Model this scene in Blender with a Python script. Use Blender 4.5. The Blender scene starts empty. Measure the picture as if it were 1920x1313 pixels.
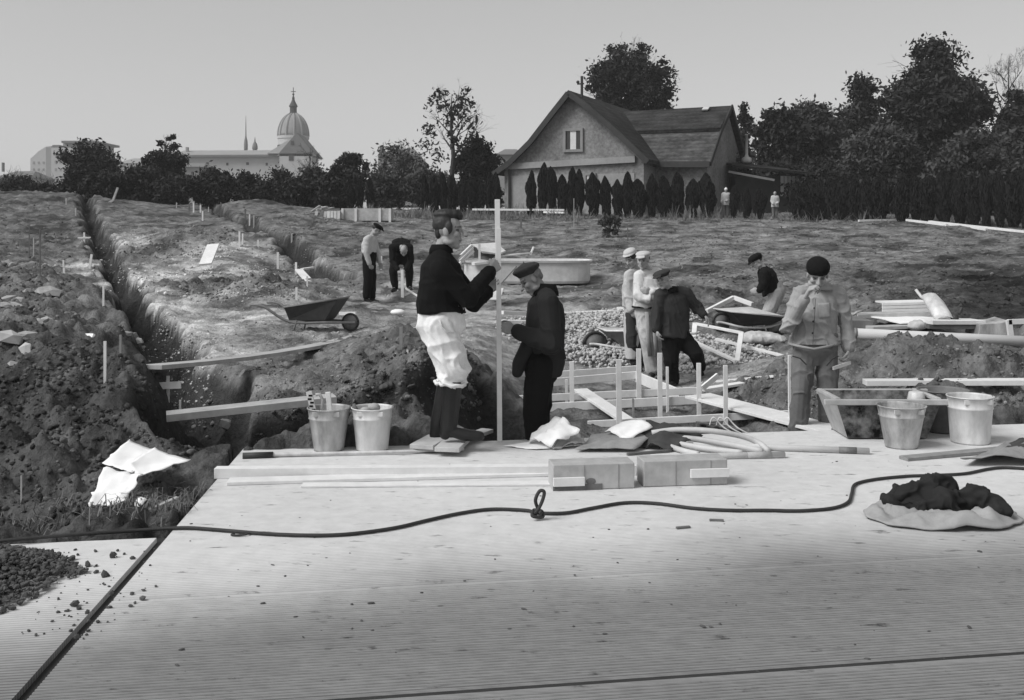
import bpy, bmesh, math, random
import numpy as np
from mathutils import Vector, Matrix
R = math.radians
scene = bpy.context.scene
# ------------------------------------------------------------------ camera, sky, sun, exposure
F, HC, CX, CY = 2000.0, 1.7, 960.0, 430.0        # focal length in photo pixels, camera height, horizon centre
cam_data = bpy.data.cameras.new('camera'); cam = bpy.data.objects.new('camera', cam_data)
scene.collection.objects.link(cam); scene.camera = cam
cam.location = (0, 0, HC); cam.rotation_euler = (R(90), 0, 0)
cam_data.sensor_width = 36; cam_data.lens = 36 * F / 1920
cam_data.shift_y = -(1313 / 2 - CY) / 1920
cam_data.clip_start = 0.1; cam_data.clip_end = 3000
SUN_EL, SUN_AZ = R(46), R(-116)                    # azimuth from +Y towards +X
world = bpy.data.worlds.new('World'); scene.world = world; world.use_nodes = True
nt = world.node_tree; nt.nodes.clear()
sky = nt.nodes.new('ShaderNodeTexSky'); sky.sky_type = 'NISHITA'; sky.sun_disc = False
sky.sun_elevation = SUN_EL; sky.sun_rotation = SUN_AZ; sky.dust_density = 1.5; sky.air_density = 1.0; sky.ozone_density = 1
bw = nt.nodes.new('ShaderNodeRGBToBW'); bg = nt.nodes.new('ShaderNodeBackground'); wo = nt.nodes.new('ShaderNodeOutputWorld')
flat = nt.nodes.new('ShaderNodeMath'); flat.operation = 'POWER'; flat.inputs[1].default_value = 0.6   # an even grey overcast
gain = nt.nodes.new('ShaderNodeMath'); gain.operation = 'MULTIPLY'; gain.inputs[1].default_value = 1.50
nt.links.new(sky.outputs[0], bw.inputs[0]); nt.links.new(bw.outputs[0], flat.inputs[0])
nt.links.new(flat.outputs[0], gain.inputs[0]); nt.links.new(gain.outputs[0], bg.inputs[0])
bg.inputs[1].default_value = 0.10; nt.links.new(bg.outputs[0], wo.inputs[0])
sun_data = bpy.data.lights.new('sun', 'SUN'); sun = bpy.data.objects.new('sun', sun_data); scene.collection.objects.link(sun)
sun_data.energy = 1.8; sun_data.angle = R(30)
sd = Vector((math.sin(SUN_AZ) * math.cos(SUN_EL), math.cos(SUN_AZ) * math.cos(SUN_EL), math.sin(SUN_EL)))
sun.rotation_euler = sd.to_track_quat('Z', 'Y').to_euler(); sun.location = (0, 0, 60)
scene.view_settings.view_transform = 'Standard'; scene.view_settings.look = 'None'
scene.view_settings.exposure = 0.75; scene.view_settings.gamma = 1.0
scene.render.engine = 'CYCLES'
scene.cycles.max_bounces = 6; scene.cycles.volume_bounces = 2

# ------------------------------------------------------------------ noise and placing helpers
rng = np.random.RandomState(7); rnd = random.Random(11)
TAB = rng.rand(65536) * 2 - 1
def _h(ix, iy, iz): return TAB[((ix * 73856093) ^ (iy * 19349663) ^ (iz * 83492791)) & 65535]
def vn(x, y, z=0.0):
    x = np.asarray(x, float); y = np.asarray(y, float); z = np.asarray(z, float) + np.zeros_like(x)
    ix, iy, iz = np.floor(x).astype(np.int64), np.floor(y).astype(np.int64), np.floor(z).astype(np.int64)
    fx, fy, fz = x - ix, y - iy, z - iz
    fx, fy, fz = [t * t * (3 - 2 * t) for t in (fx, fy, fz)]
    def L(a, b, t): return a + (b - a) * t
    return L(L(L(_h(ix, iy, iz), _h(ix + 1, iy, iz), fx), L(_h(ix, iy + 1, iz), _h(ix + 1, iy + 1, iz), fx), fy),
             L(L(_h(ix, iy, iz + 1), _h(ix + 1, iy, iz + 1), fx), L(_h(ix, iy + 1, iz + 1), _h(ix + 1, iy + 1, iz + 1), fx), fy), fz)
def fbm(x, y, z=0.0, o=4, g=0.5):
    s = 0; a = 1; f = 1
    for k in range(o):
        c, q = math.cos(1.1 * k + .6), math.sin(1.1 * k + .6)
        s = s + a * vn((x * c - y * q) * f + 17.3 * k, (x * q + y * c) * f - 9.1 * k, z * f + 3.7 * k); a *= g; f *= 2.03
    return s
def P(px, py, Y): return Vector(((px - CX) * Y / F, Y, HC - (py - CY) * Y / F))
def S(px, py, z=0.0): return P(px, py, (HC - z) * F / (py - CY))

# ------------------------------------------------------------------ terrain
# (photo x, photo y, distance, albedo, clod roughness)
CTL = [(-300,1000,6,0.087,0.8),(0,1005,6.05,0.1,0.8),(180,1000,6.15,0.087,0.8),(330,985,6.3,0.125,0.6),(420,905,7.3,0.1,0.5),(440,870,7.9,0.1,0.5),
 (0,900,7,0.087,1),(150,890,7.2,0.094,1),(280,900,7.2,0.1,1),(380,860,7.9,0.113,0.8),
 (-300,650,9.3,0.087,1),(0,650,9.5,0.1,1),(110,648,9.7,0.1,1),(0,760,8.3,0.075,1),(160,760,8.3,0.081,1),(250,720,9,0.094,1),(350,800,8.6,0.1,1),
 (-250,600,13,0.138,1),(0,610,12.5,0.138,1),(110,610,12.6,0.15,1),(200,660,12,0.163,0.8),(200,600,14.5,0.15,0.9),(255,690,12,0.15,0.6),
 (0,540,17,0.138,0.9),(120,540,18.5,0.138,0.9),(60,470,30,0.138,0.7),(120,440,38,0.125,0.7),(0,440,36,0.15,0.7),(60,372,58,0.125,0.7),(-300,440,34,0.125,0.7),(-300,372,58,0.125,0.7),
 (350,620,16,0.489,0.15),(300,570,20.5,0.489,0.15),(400,660,13.4,0.425,0.2),(480,620,15.8,0.24,0.4),(280,520,25.5,0.438,0.2),(240,460,34,0.386,0.2),
 (480,700,11.6,0.18,0.4),(520,740,10.4,0.2,0.4),(600,740,10,0.16,0.6),(600,660,13,0.18,0.5),(580,610,17,0.22,0.4),
 (700,620,16,0.24,0.4),(720,690,11,0.12,1),(780,640,11.8,0.14,0.9),(850,660,11.2,0.12,0.9),(700,790,8.9,0.11,1),(840,790,8.8,0.1,1),(900,720,10,0.13,0.8),(910,800,9,0.08,1),
 (500,590,18.5,0.386,0.2),(450,560,21,0.26,0.4),(640,560,22,0.26,0.4),(690,568,22.7,0.24,0.4),(750,546,24,0.3,0.3),(560,530,28,0.26,0.3),(420,490,30,0.412,0.2),
 (820,580,21,0.32,0.2),(900,600,18,0.36,0.15),(930,650,14.5,0.3,0.2),(960,540,25,0.24,0.3),
 (350,430,42,0.15,0.4),(300,392,55,0.15,0.4),(450,400,55,0.16,0.4),(540,450,39,0.16,0.4),(640,440,40,0.17,0.16),(700,400,55,0.18,0.3),(700,500,30,0.17,0.16),
 (1000,402,54,0.17,0.3),(1000,440,39,0.17,0.16),(1000,500,29,0.17,0.16),(1090,537,25.5,0.2,0.16),
 (1300,405,53,0.17,0.3),(1300,440,38,0.17,0.16),(1300,500,27,0.17,0.16),(1250,560,20.5,0.13,0.6),(1120,570,20.5,0.14,0.6),
 (1100,600,18.6,0.3,0.3),(1100,665,16.2,0.22,0.3),(1190,695,15,0.22,0.3),(1260,722,14.2,0.26,0.2),(1230,670,16,0.26,0.3),(1360,690,14.6,0.28,0.2),
 (1420,690,14,0.24,0.3),(1330,620,17.6,0.16,0.5),(1440,640,17.6,0.13,0.5),(1370,560,20.5,0.15,0.6),
 (1000,780,11.8,0.12,0.5),(1150,800,11,0.14,0.4),(1350,800,11.2,0.14,0.4),(1000,875,8.8,0.1,0.4),(1200,905,8.7,0.1,0.4),(1400,880,9,0.1,0.4),(1520,822,10.3,0.15,0.4),
 (1200,740,13,0.2,0.3),(1450,715,11.9,0.17,0.9),(1420,745,12,0.17,0.9),
 (1620,700,11.5,0.17,0.9),(1720,660,12.2,0.15,1),(1860,655,12.2,0.17,1),(1650,630,13.5,0.12,0.7),(1750,625,13.8,0.12,0.7),(1880,630,13.8,0.12,0.7),
 (1650,730,10.4,0.17,0.9),(1800,735,10.1,0.16,1),(1900,760,9.7,0.16,1),(1950,800,9.3,0.12,1),(1700,800,9.3,0.14,0.7),
 (1620,560,19,0.15,0.6),(1720,560,18,0.07,0.5),(1850,570,17,0.04,0.4),(1850,525,21.5,0.035,0.4),(1700,530,22,0.1,0.5),(1880,500,24,0.14,0.4),
 (1600,470,31,0.17,0.16),(1700,420,44,0.17,0.3),(1880,445,38,0.17,0.3),(1600,410,50,0.16,0.3),(2200,560,18,0.1,0.5),(2200,450,36,0.17,0.16),(2200,760,10,0.15,0.9),(1500,590,18.5,0.13,0.5),
 (330,456,34,0.15,0.9),(270,478,32,0.163,0.8),(400,448,35,0.163,0.8),(430,545,22.6,0.13,1),(370,552,22.2,0.163,1),(500,532,23.4,0.14,1),(600,455,38,0.13,0.6),(640,520,27,0.15,0.5),(480,395,56,0.13,0.5),(1500,440,38,0.17,0.16)]
_c = np.array(CTL, float)
CS = np.stack([(_c[:, 0] - CX) / F * 3.0, np.log(_c[:, 2]) * 1.3], 1)
CZ = HC - (_c[:, 1] - CY) * _c[:, 2] / F
# nothing but earth under the slabs
for X, Y, z in ((-6, 4.5, -.3), (-2, 4.5, -.35), (2, 4.5, -.35), (6, 4.5, -.35), (-.6, 6.5, -.35), (1.5, 6.8, -.4), (4.5, 7.5, -.35), (0, 7.8, -.35), (2.6, 8, -.35), (7, 8, -.2)):
    CS = np.vstack([CS, [X / Y * 3, math.log(Y) * 1.3]]); CZ = np.append(CZ, z)
NT = len(_c)
def _U(r2): return np.where(r2 > 1e-12, 0.5 * r2 * np.log(np.maximum(r2, 1e-12)), 0)
_n = len(CS); _K = _U(((CS[:, None] - CS[None]) ** 2).sum(-1)) + np.eye(_n) * 0.004
_Q = np.hstack([np.ones((_n, 1)), CS]); _A = np.zeros((_n + 3, _n + 3)); _A[:_n, :_n] = _K; _A[:_n, _n:] = _Q; _A[_n:, :_n] = _Q.T
_W = np.linalg.solve(_A, np.append(CZ, [0, 0, 0]))
MOUNDS = [(330, 455, 34, 2.2, 3.5, .28), (430, 548, 22.5, 1.7, 1.4, .2), (170, 700, 9.4, .5, .6, .15), (700, 700, 10.6, .9, .7, .12), (820, 690, 10.6, .5, .5, .08),
 (1425, 705, 12.4, .5, .5, .16), (1690, 670, 11.9, .5, .45, .12), (1840, 700, 11.2, .6, .5, .12), (470, 388, 57, 2.0, 3, .5), (540, 425, 46, 2.2, 4, .45), (600, 480, 36, 2.6, 4, .4),
 (1100, 640, 17.3, 1.3, 1.0, .22), (40, 560, 17.5, 1.2, 1.2, .2), (30, 380, 54, 4, 6, .5), (650, 590, 18.5, .8, .8, .12)]
def seg_d(X, Y, a, b):
    ax, ay = a; bx, by = b; dx, dy = bx - ax, by - ay
    t = np.clip(((X - ax) * dx + (Y - ay) * dy) / (dx * dx + dy * dy), 0, 1)
    return np.hypot(X - ax - t * dx, Y - ay - t * dy)
TRENCHES = [((-2.3, 8.5), (-24.5, 61.0), .22, .68), ((-2.45, 8.75), (-1.5, 9.05), .42, .85), ((-4.2, 26.5), (-17.5, 61), .24, .55), ((-.42, 9.3), (-.05, 10.2), .36, .6)]
def sstep(a, b, x):
    t = np.clip((x - a) / (b - a), 0, 1); return t * t * (3 - 2 * t)
def cuts(X, Y):
    """depth dug away by each trench, and the little lip of spoil along it; ragged edges"""
    out = []
    for k, (a, b, w, dep) in enumerate(TRENCHES):
        d = seg_d(X, Y, a, b) + .14 * vn(X * 1.1, Y * 1.1, 2.0) + .18 * vn(X * 2.6, Y * 2.6, 3.0) + .05 * vn(X * 5.5, Y * 5.5, 5.0)
        c = dep * (1 - sstep(w - .12, w + .26, d)) * (1 + .35 * vn(X * 1.4, Y * 1.4, 1.0 + k))
        out.append((c, .06 * np.exp(-((d - w - .35) / .25) ** 2)))
    return out
def field(X, Y):
    """albedo and clod roughness, blended from the control points"""
    q = np.stack([X / Y * 3.0, np.log(Y) * 1.3], -1)
    num = np.zeros(q.shape[:-1]); nr = num.copy(); den = num.copy()
    wx = q[..., 0] + .06 * vn(X * .9, Y * .9, 4.0); wy = q[..., 1] + .05 * vn(X * 1.1, Y * .8, 9.0)
    for k in range(NT):
        w = 1.0 / ((wx - CS[k, 0]) ** 2 + (wy - CS[k, 1]) ** 2 + 2e-4) ** 2.2
        num += w * _c[k, 3]; nr += w * _c[k, 4]; den += w
    return num / den, nr / den
def base_h(X, Y):
    Yc = np.clip(Y, 4.2, 60.0); Xc = np.clip(X / np.maximum(Y, .1), -.72, .72) * Yc
    q = np.stack([Xc / Yc * 3.0, np.log(Yc) * 1.3], -1)
    z = _W[_n] + _W[_n + 1] * q[..., 0] + _W[_n + 2] * q[..., 1]
    for k in range(_n): z = z + _W[k] * _U((q[..., 0] - CS[k, 0]) ** 2 + (q[..., 1] - CS[k, 1]) ** 2)
    for px, py, y0, rx, ry, h in MOUNDS:
        x0 = (px - CX) * y0 / F
        z = z + h * np.exp(-((Xc - x0) / rx) ** 2 - ((Yc - y0) / ry) ** 2)
    return z
def height(X, Y, fine=True):
    X = np.asarray(X, float); Y = np.asarray(Y, float)
    z = base_h(X, Y); t, r = field(X, np.clip(Y, 4.2, 80))
    near = 1.0
    for c, lip in cuts(X, Y): z = z - c + lip
    if fine:
        z = z + r * (.13 * fbm(X * 1.3, Y * 1.3, 1.0, 3) + .135 * np.abs(fbm(X * 4.2, Y * 4.2, 7.0, 3)) + .045 * np.abs(fbm(X * 11, Y * 11, 3.0, 2)) - .07)
        z = z + .016 * fbm(X * 3, Y * 3, 8.0, 4) + .008 * fbm(X * 13, Y * 13, 8.5, 2) + np.where(Y > 22, .05 * fbm(X * .9, Y * .9, 6.0, 3), 0)
    xe = -2.08 - .075 * (Y - 8.25)                                  # keep clear of the slabs
    inside = (Y < 8.52 + .16 * (X + .0)) & (X > xe - .05)
    inside |= (Y < 6.0 + .16 * (X + 2))
    z = np.where(inside, np.minimum(z, -.16), z)
    return z
def gz(X, Y): return float(height(np.array([X]), np.array([Y]))[0])
_ys = np.exp(np.linspace(math.log(5.6), math.log(60), 700))
def GP(px, py, lo=5.6, hi=62):
    """where the line of sight through a photo point meets the ground"""
    X = (px - CX) / F * _ys; zr = HC - (py - CY) * _ys / F
    d = zr - height(X, _ys, False)
    ok = (_ys >= lo) & (_ys <= hi)
    k = np.where((d <= 0) & ok)[0]
    if len(k) == 0: Y = float(_ys[ok][np.argmin(np.abs(d[ok]))])
    else: Y = float(_ys[k[0]])
    X = (px - CX) / F * Y
    return Vector((X, Y, gz(X, Y)))

# ------------------------------------------------------------------ materials (a black and white world: every tone is a grey)
M = {}
def mat(name, tone, var=.25, scale=8, rough=.8, bump=.2, stretch=(1, 1, 1), attr=None, scale2=None, metal=0, bdist=.01, spec=.3):
    m = bpy.data.materials.new(name); m.use_nodes = True; n = m.node_tree.nodes; l = m.node_tree.links
    p = n['Principled BSDF']; p.inputs['Roughness'].default_value = rough; p.inputs['Metallic'].default_value = metal
    p.inputs['Specular IOR Level'].default_value = spec
    tc = n.new('ShaderNodeTexCoord'); mp = n.new('ShaderNodeMapping'); mp.inputs['Scale'].default_value = stretch
    l.new(tc.outputs['Object'], mp.inputs[0])
    n1 = n.new('ShaderNodeTexNoise'); n1.inputs['Scale'].default_value = scale; n1.inputs['Detail'].default_value = 6; n1.inputs['Roughness'].default_value = .65
    l.new(mp.outputs[0], n1.inputs['Vector'])
    n2 = n.new('ShaderNodeTexNoise'); n2.inputs['Scale'].default_value = scale2 or scale * .18; n2.inputs['Detail'].default_value = 3
    l.new(mp.outputs[0], n2.inputs['Vector'])
    add = n.new('ShaderNodeMath'); add.operation = 'ADD'; l.new(n1.outputs[0], add.inputs[0]); l.new(n2.outputs[0], add.inputs[1])
    mr = n.new('ShaderNodeMapRange'); mr.inputs['From Min'].default_value = .65; mr.inputs['From Max'].default_value = 1.35
    mr.inputs['To Min'].default_value = 1 - var; mr.inputs['To Max'].default_value = 1 + var; l.new(add.outputs[0], mr.inputs[0])
    mu = n.new('ShaderNodeMath'); mu.operation = 'MULTIPLY'; l.new(mr.outputs[0], mu.inputs[0])
    if attr:
        a = n.new('ShaderNodeAttribute'); a.attribute_name = attr; l.new(a.outputs['Fac'], mu.inputs[1])
    else: mu.inputs[1].default_value = tone
    cb = n.new('ShaderNodeCombineColor')
    for k in range(3): l.new(mu.outputs[0], cb.inputs[k])
    l.new(cb.outputs[0], p.inputs['Base Color'])
    if bump:
        b = n.new('ShaderNodeBump'); b.inputs['Strength'].default_value = bump; b.inputs['Distance'].default_value = bdist
        l.new(n1.outputs[0], b.inputs['Height']); l.new(b.outputs[0], p.inputs['Normal'])
    M[name] = m; return m
mat('earth', .1, .55, 20, .95, 1.0, attr='tone', scale2=3.1, bdist=.05, spec=.05)
mat('clod', .085, .5, 18, .95, .6, spec=.1); mat('gravel_stone', .42, .5, 30, .9, .4); mat('rubble', .36, .35, 9, .9, .5)
mat('wood_new', .68, .16, 9, .75, .25, (1, 1, 1)); mat('wood_old', .40, .3, 9, .85, .35); mat('wood_dark', .13, .4, 12, .85, .35); mat('wood_mid', .26, .3, 12, .85, .35)
mat('paper', .80, .10, 6, .85, .15); mat('paper_dirty', .46, .3, 7, .9, .2); mat('tar_paper', .05, .4, 10, .8, .4)
mat('zinc', .34, .7, 14, .5, .1, (1, 1, .35), metal=.15, spec=.5); mat('zinc_pale', .58, .4, 11, .55, .1, (1, 1, .4), metal=.1, spec=.5); mat('zinc_splashed', .36, .8, 12, .6, .15, (1, 1, .4), metal=.1)
mat('iron_dark', .035, .4, 12, .6, .15, spec=.4); mat('iron_mid', .15, .4, 12, .6, .15, spec=.4); mat('rubber', .03, .3, 15, .7, .1); mat('mortar', .45, .3, 14, .9, .3)
mat('trough_wood', .11, 1.6, 16, .85, .3, scale2=9); mat('limewash', .54, .26, 5, .85, .2); mat('cable', .035, .3, 25, .7, .2); mat('hose', .50, .2, 12, .6, .05); mat('pipe_grey', .52, .12, 6, .6, .05)
mat('plaster', .21, .6, 7, .95, .6, scale2=.45); mat('plaster_pale', .28, .2, 5, .95, .3, scale2=.4); mat('roof_tile', .030, 1.0, 6, .9, .6, scale2=1.0); mat('roof_old', .07, .85, 3.5, .9, .6, scale2=1.2)
mat('glass_dark', .02, .2, 3, .15, 0, spec=.6); mat('trim_pale', .5, .15, 5, .8, .1); mat('trim_mid', .22, .2, 5, .8, .1); mat('trim_dark', .04, .3, 5, .8, .1); mat('curtain', .6, .12, 20, .9, .1)
mat('city_wall', .44, .12, .3, .95, 0); mat('city_wall_dark', .28, .12, .3, .95, 0); mat('city_roof', .16, .2, .4, .95, 0); mat('dome_copper', .26, .2, .5, .9, 0); mat('city_dark', .05, .2, .5, .9, 0)
mat('bark', .05, .4, 14, .95, .5); mat('leaf_dark', .026, .5, 2.5, .85, 0); mat('leaf_mid', .055, .5, 2.5, .85, 0); mat('leaf_grey', .095, .4, 2.5, .9, 0); mat('thuja', .014, .5, 3, .9, 0); mat('grass', .185, .5, 1.6, .95, 0); mat('dry_grass', .15, .5, 3, .95, 0)
for nm, tone in (('cloth_black', .008), ('cloth_navy', .024), ('cloth_charcoal', .04), ('cloth_grey', .15), ('cloth_drab', .31), ('cloth_pale', .46), ('cloth_cream', .60), ('cloth_white', .72)):
    mat(nm, tone, .18, 26, .95, .15, scale2=3, bdist=.004, spec=.15)
mat('boot_leather', .010, .5, 14, .38, .15, spec=.4); mat('hair', .022, 1.0, 45, .6, .5, (1, 1, .3), bdist=.006, spec=.4); mat('hair_grey', .2, .3, 60, .7, .4)
mat('skin', .3, .1, 30, .6, .08, attr='tone', bdist=.003, spec=.35)
# planks get a grain along their length through the 'grain' coordinate of their own box
def courses(name, per_m, dark):
    m = M[name]; n = m.node_tree.nodes; l = m.node_tree.links; p = n['Principled BSDF']; old = p.inputs['Base Color'].links[0].from_socket
    tc = n.new('ShaderNodeTexCoord'); nz = n.new('ShaderNodeTexNoise'); nz.inputs['Scale'].default_value = 2.5; l.new(tc.outputs['Object'], nz.inputs[0])
    sx = n.new('ShaderNodeSeparateXYZ'); l.new(tc.outputs['Object'], sx.inputs[0]); ma = n.new('ShaderNodeMath'); ma.operation = 'MULTIPLY_ADD'; ma.inputs[1].default_value = .16; l.new(nz.outputs[0], ma.inputs[0]); l.new(sx.outputs['Z'], ma.inputs[2])
    mu = n.new('ShaderNodeMath'); mu.operation = 'MULTIPLY'; mu.inputs[1].default_value = per_m; l.new(ma.outputs[0], mu.inputs[0]); fr = n.new('ShaderNodeMath'); fr.operation = 'FRACT'; l.new(mu.outputs[0], fr.inputs[0])
    mr = n.new('ShaderNodeMapRange'); mr.inputs['To Min'].default_value = dark; mr.inputs['To Max'].default_value = 1.15; l.new(fr.outputs[0], mr.inputs[0])
    sc = n.new('ShaderNodeVectorMath'); sc.operation = 'SCALE'; l.new(old, sc.inputs[0]); l.new(mr.outputs[0], sc.inputs['Scale']); l.new(sc.outputs[0], p.inputs['Base Color'])
    b = n.new('ShaderNodeBump'); b.inputs['Strength'].default_value = 1; b.inputs['Distance'].default_value = .05; l.new(fr.outputs[0], b.inputs['Height']); l.new(p.inputs['Normal'].links[0].from_socket, b.inputs['Normal']); l.new(b.outputs[0], p.inputs['Normal'])
courses('roof_tile', 4.2, .55); courses('roof_old', 4.6, .6)
SA_ = math.atan(.16)
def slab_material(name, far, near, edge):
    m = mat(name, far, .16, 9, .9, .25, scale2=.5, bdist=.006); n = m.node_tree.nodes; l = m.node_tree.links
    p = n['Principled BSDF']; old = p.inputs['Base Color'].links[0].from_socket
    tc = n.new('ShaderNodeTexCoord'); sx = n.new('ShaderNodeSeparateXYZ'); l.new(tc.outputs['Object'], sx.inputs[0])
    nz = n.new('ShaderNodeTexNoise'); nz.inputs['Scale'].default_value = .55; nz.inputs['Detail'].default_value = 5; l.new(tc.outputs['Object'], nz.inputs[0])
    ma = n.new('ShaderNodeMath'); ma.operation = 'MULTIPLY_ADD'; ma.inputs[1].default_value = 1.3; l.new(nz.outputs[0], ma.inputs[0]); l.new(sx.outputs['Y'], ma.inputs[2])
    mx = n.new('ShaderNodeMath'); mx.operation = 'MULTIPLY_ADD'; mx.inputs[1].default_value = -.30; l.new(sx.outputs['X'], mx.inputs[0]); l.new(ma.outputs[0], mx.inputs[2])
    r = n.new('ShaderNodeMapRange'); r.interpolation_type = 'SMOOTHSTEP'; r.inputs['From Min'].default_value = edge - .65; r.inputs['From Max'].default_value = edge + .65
    r.inputs['To Min'].default_value = near / far; r.inputs['To Max'].default_value = 1; l.new(mx.outputs[0], r.inputs[0])  # near-end darkening: light fall-off and rib shade put into the colour
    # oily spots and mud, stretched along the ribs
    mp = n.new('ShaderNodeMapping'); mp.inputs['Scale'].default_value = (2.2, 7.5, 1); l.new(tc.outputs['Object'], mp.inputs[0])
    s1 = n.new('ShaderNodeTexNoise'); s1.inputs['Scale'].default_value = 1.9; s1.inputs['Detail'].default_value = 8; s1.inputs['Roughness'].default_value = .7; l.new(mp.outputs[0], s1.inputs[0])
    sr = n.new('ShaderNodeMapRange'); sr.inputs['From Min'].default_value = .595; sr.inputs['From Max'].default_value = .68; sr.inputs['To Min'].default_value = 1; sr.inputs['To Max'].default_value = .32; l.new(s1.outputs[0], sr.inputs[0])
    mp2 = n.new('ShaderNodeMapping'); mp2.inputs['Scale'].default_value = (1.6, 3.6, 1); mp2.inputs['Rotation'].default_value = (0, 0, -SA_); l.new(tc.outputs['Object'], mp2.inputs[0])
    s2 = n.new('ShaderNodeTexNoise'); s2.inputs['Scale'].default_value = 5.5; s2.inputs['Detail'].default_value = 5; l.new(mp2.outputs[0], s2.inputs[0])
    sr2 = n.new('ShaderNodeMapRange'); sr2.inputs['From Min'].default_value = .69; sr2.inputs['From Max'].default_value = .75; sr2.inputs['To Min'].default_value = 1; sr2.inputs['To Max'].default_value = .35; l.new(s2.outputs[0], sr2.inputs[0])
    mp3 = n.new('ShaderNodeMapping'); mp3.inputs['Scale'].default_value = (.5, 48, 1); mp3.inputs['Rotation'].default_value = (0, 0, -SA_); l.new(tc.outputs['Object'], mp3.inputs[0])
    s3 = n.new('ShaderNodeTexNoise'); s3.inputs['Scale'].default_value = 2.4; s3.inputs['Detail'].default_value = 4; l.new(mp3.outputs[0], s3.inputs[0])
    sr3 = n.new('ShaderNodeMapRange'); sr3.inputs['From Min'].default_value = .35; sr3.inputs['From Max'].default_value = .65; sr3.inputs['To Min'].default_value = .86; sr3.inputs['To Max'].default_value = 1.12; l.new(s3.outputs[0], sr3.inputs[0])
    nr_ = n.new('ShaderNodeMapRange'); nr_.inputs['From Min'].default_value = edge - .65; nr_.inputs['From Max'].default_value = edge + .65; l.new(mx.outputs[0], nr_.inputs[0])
    ml = n.new('ShaderNodeMix'); l.new(nr_.outputs[0], ml.inputs[0]); l.new(sr3.outputs[0], ml.inputs[2]); ml.inputs[3].default_value = .99      # streaks along the ribs, fading out toward the far end
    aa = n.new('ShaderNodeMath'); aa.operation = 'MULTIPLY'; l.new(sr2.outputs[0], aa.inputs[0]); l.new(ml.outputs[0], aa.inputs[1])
    # shade of the grooves between the ribs, painted into the colour
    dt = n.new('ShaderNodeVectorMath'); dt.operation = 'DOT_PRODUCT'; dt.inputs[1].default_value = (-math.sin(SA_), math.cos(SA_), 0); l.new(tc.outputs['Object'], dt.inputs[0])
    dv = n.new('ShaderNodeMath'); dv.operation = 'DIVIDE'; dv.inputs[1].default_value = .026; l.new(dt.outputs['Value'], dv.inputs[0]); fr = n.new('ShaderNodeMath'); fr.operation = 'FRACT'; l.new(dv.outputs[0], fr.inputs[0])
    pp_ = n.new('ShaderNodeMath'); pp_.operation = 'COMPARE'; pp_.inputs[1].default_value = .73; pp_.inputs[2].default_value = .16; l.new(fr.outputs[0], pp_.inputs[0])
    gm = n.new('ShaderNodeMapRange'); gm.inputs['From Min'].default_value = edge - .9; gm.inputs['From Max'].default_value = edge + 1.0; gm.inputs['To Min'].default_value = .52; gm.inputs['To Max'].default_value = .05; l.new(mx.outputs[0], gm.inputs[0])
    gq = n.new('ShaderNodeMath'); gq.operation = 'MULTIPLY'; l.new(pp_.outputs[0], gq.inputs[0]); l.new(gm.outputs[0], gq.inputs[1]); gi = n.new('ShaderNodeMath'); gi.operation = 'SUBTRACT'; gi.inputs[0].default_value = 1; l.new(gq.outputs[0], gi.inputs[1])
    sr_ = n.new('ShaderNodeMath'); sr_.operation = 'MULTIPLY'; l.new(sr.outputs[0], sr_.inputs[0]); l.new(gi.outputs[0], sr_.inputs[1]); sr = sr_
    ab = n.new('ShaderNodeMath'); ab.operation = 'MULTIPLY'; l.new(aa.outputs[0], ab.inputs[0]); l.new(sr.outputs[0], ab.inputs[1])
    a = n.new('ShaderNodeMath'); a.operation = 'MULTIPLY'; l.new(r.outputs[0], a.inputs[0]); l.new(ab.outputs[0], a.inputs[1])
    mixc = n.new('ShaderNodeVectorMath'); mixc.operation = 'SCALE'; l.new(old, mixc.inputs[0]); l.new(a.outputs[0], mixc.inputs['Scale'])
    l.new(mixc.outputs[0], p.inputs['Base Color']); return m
slab_material('concrete', .58, .215, 5.95)

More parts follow.
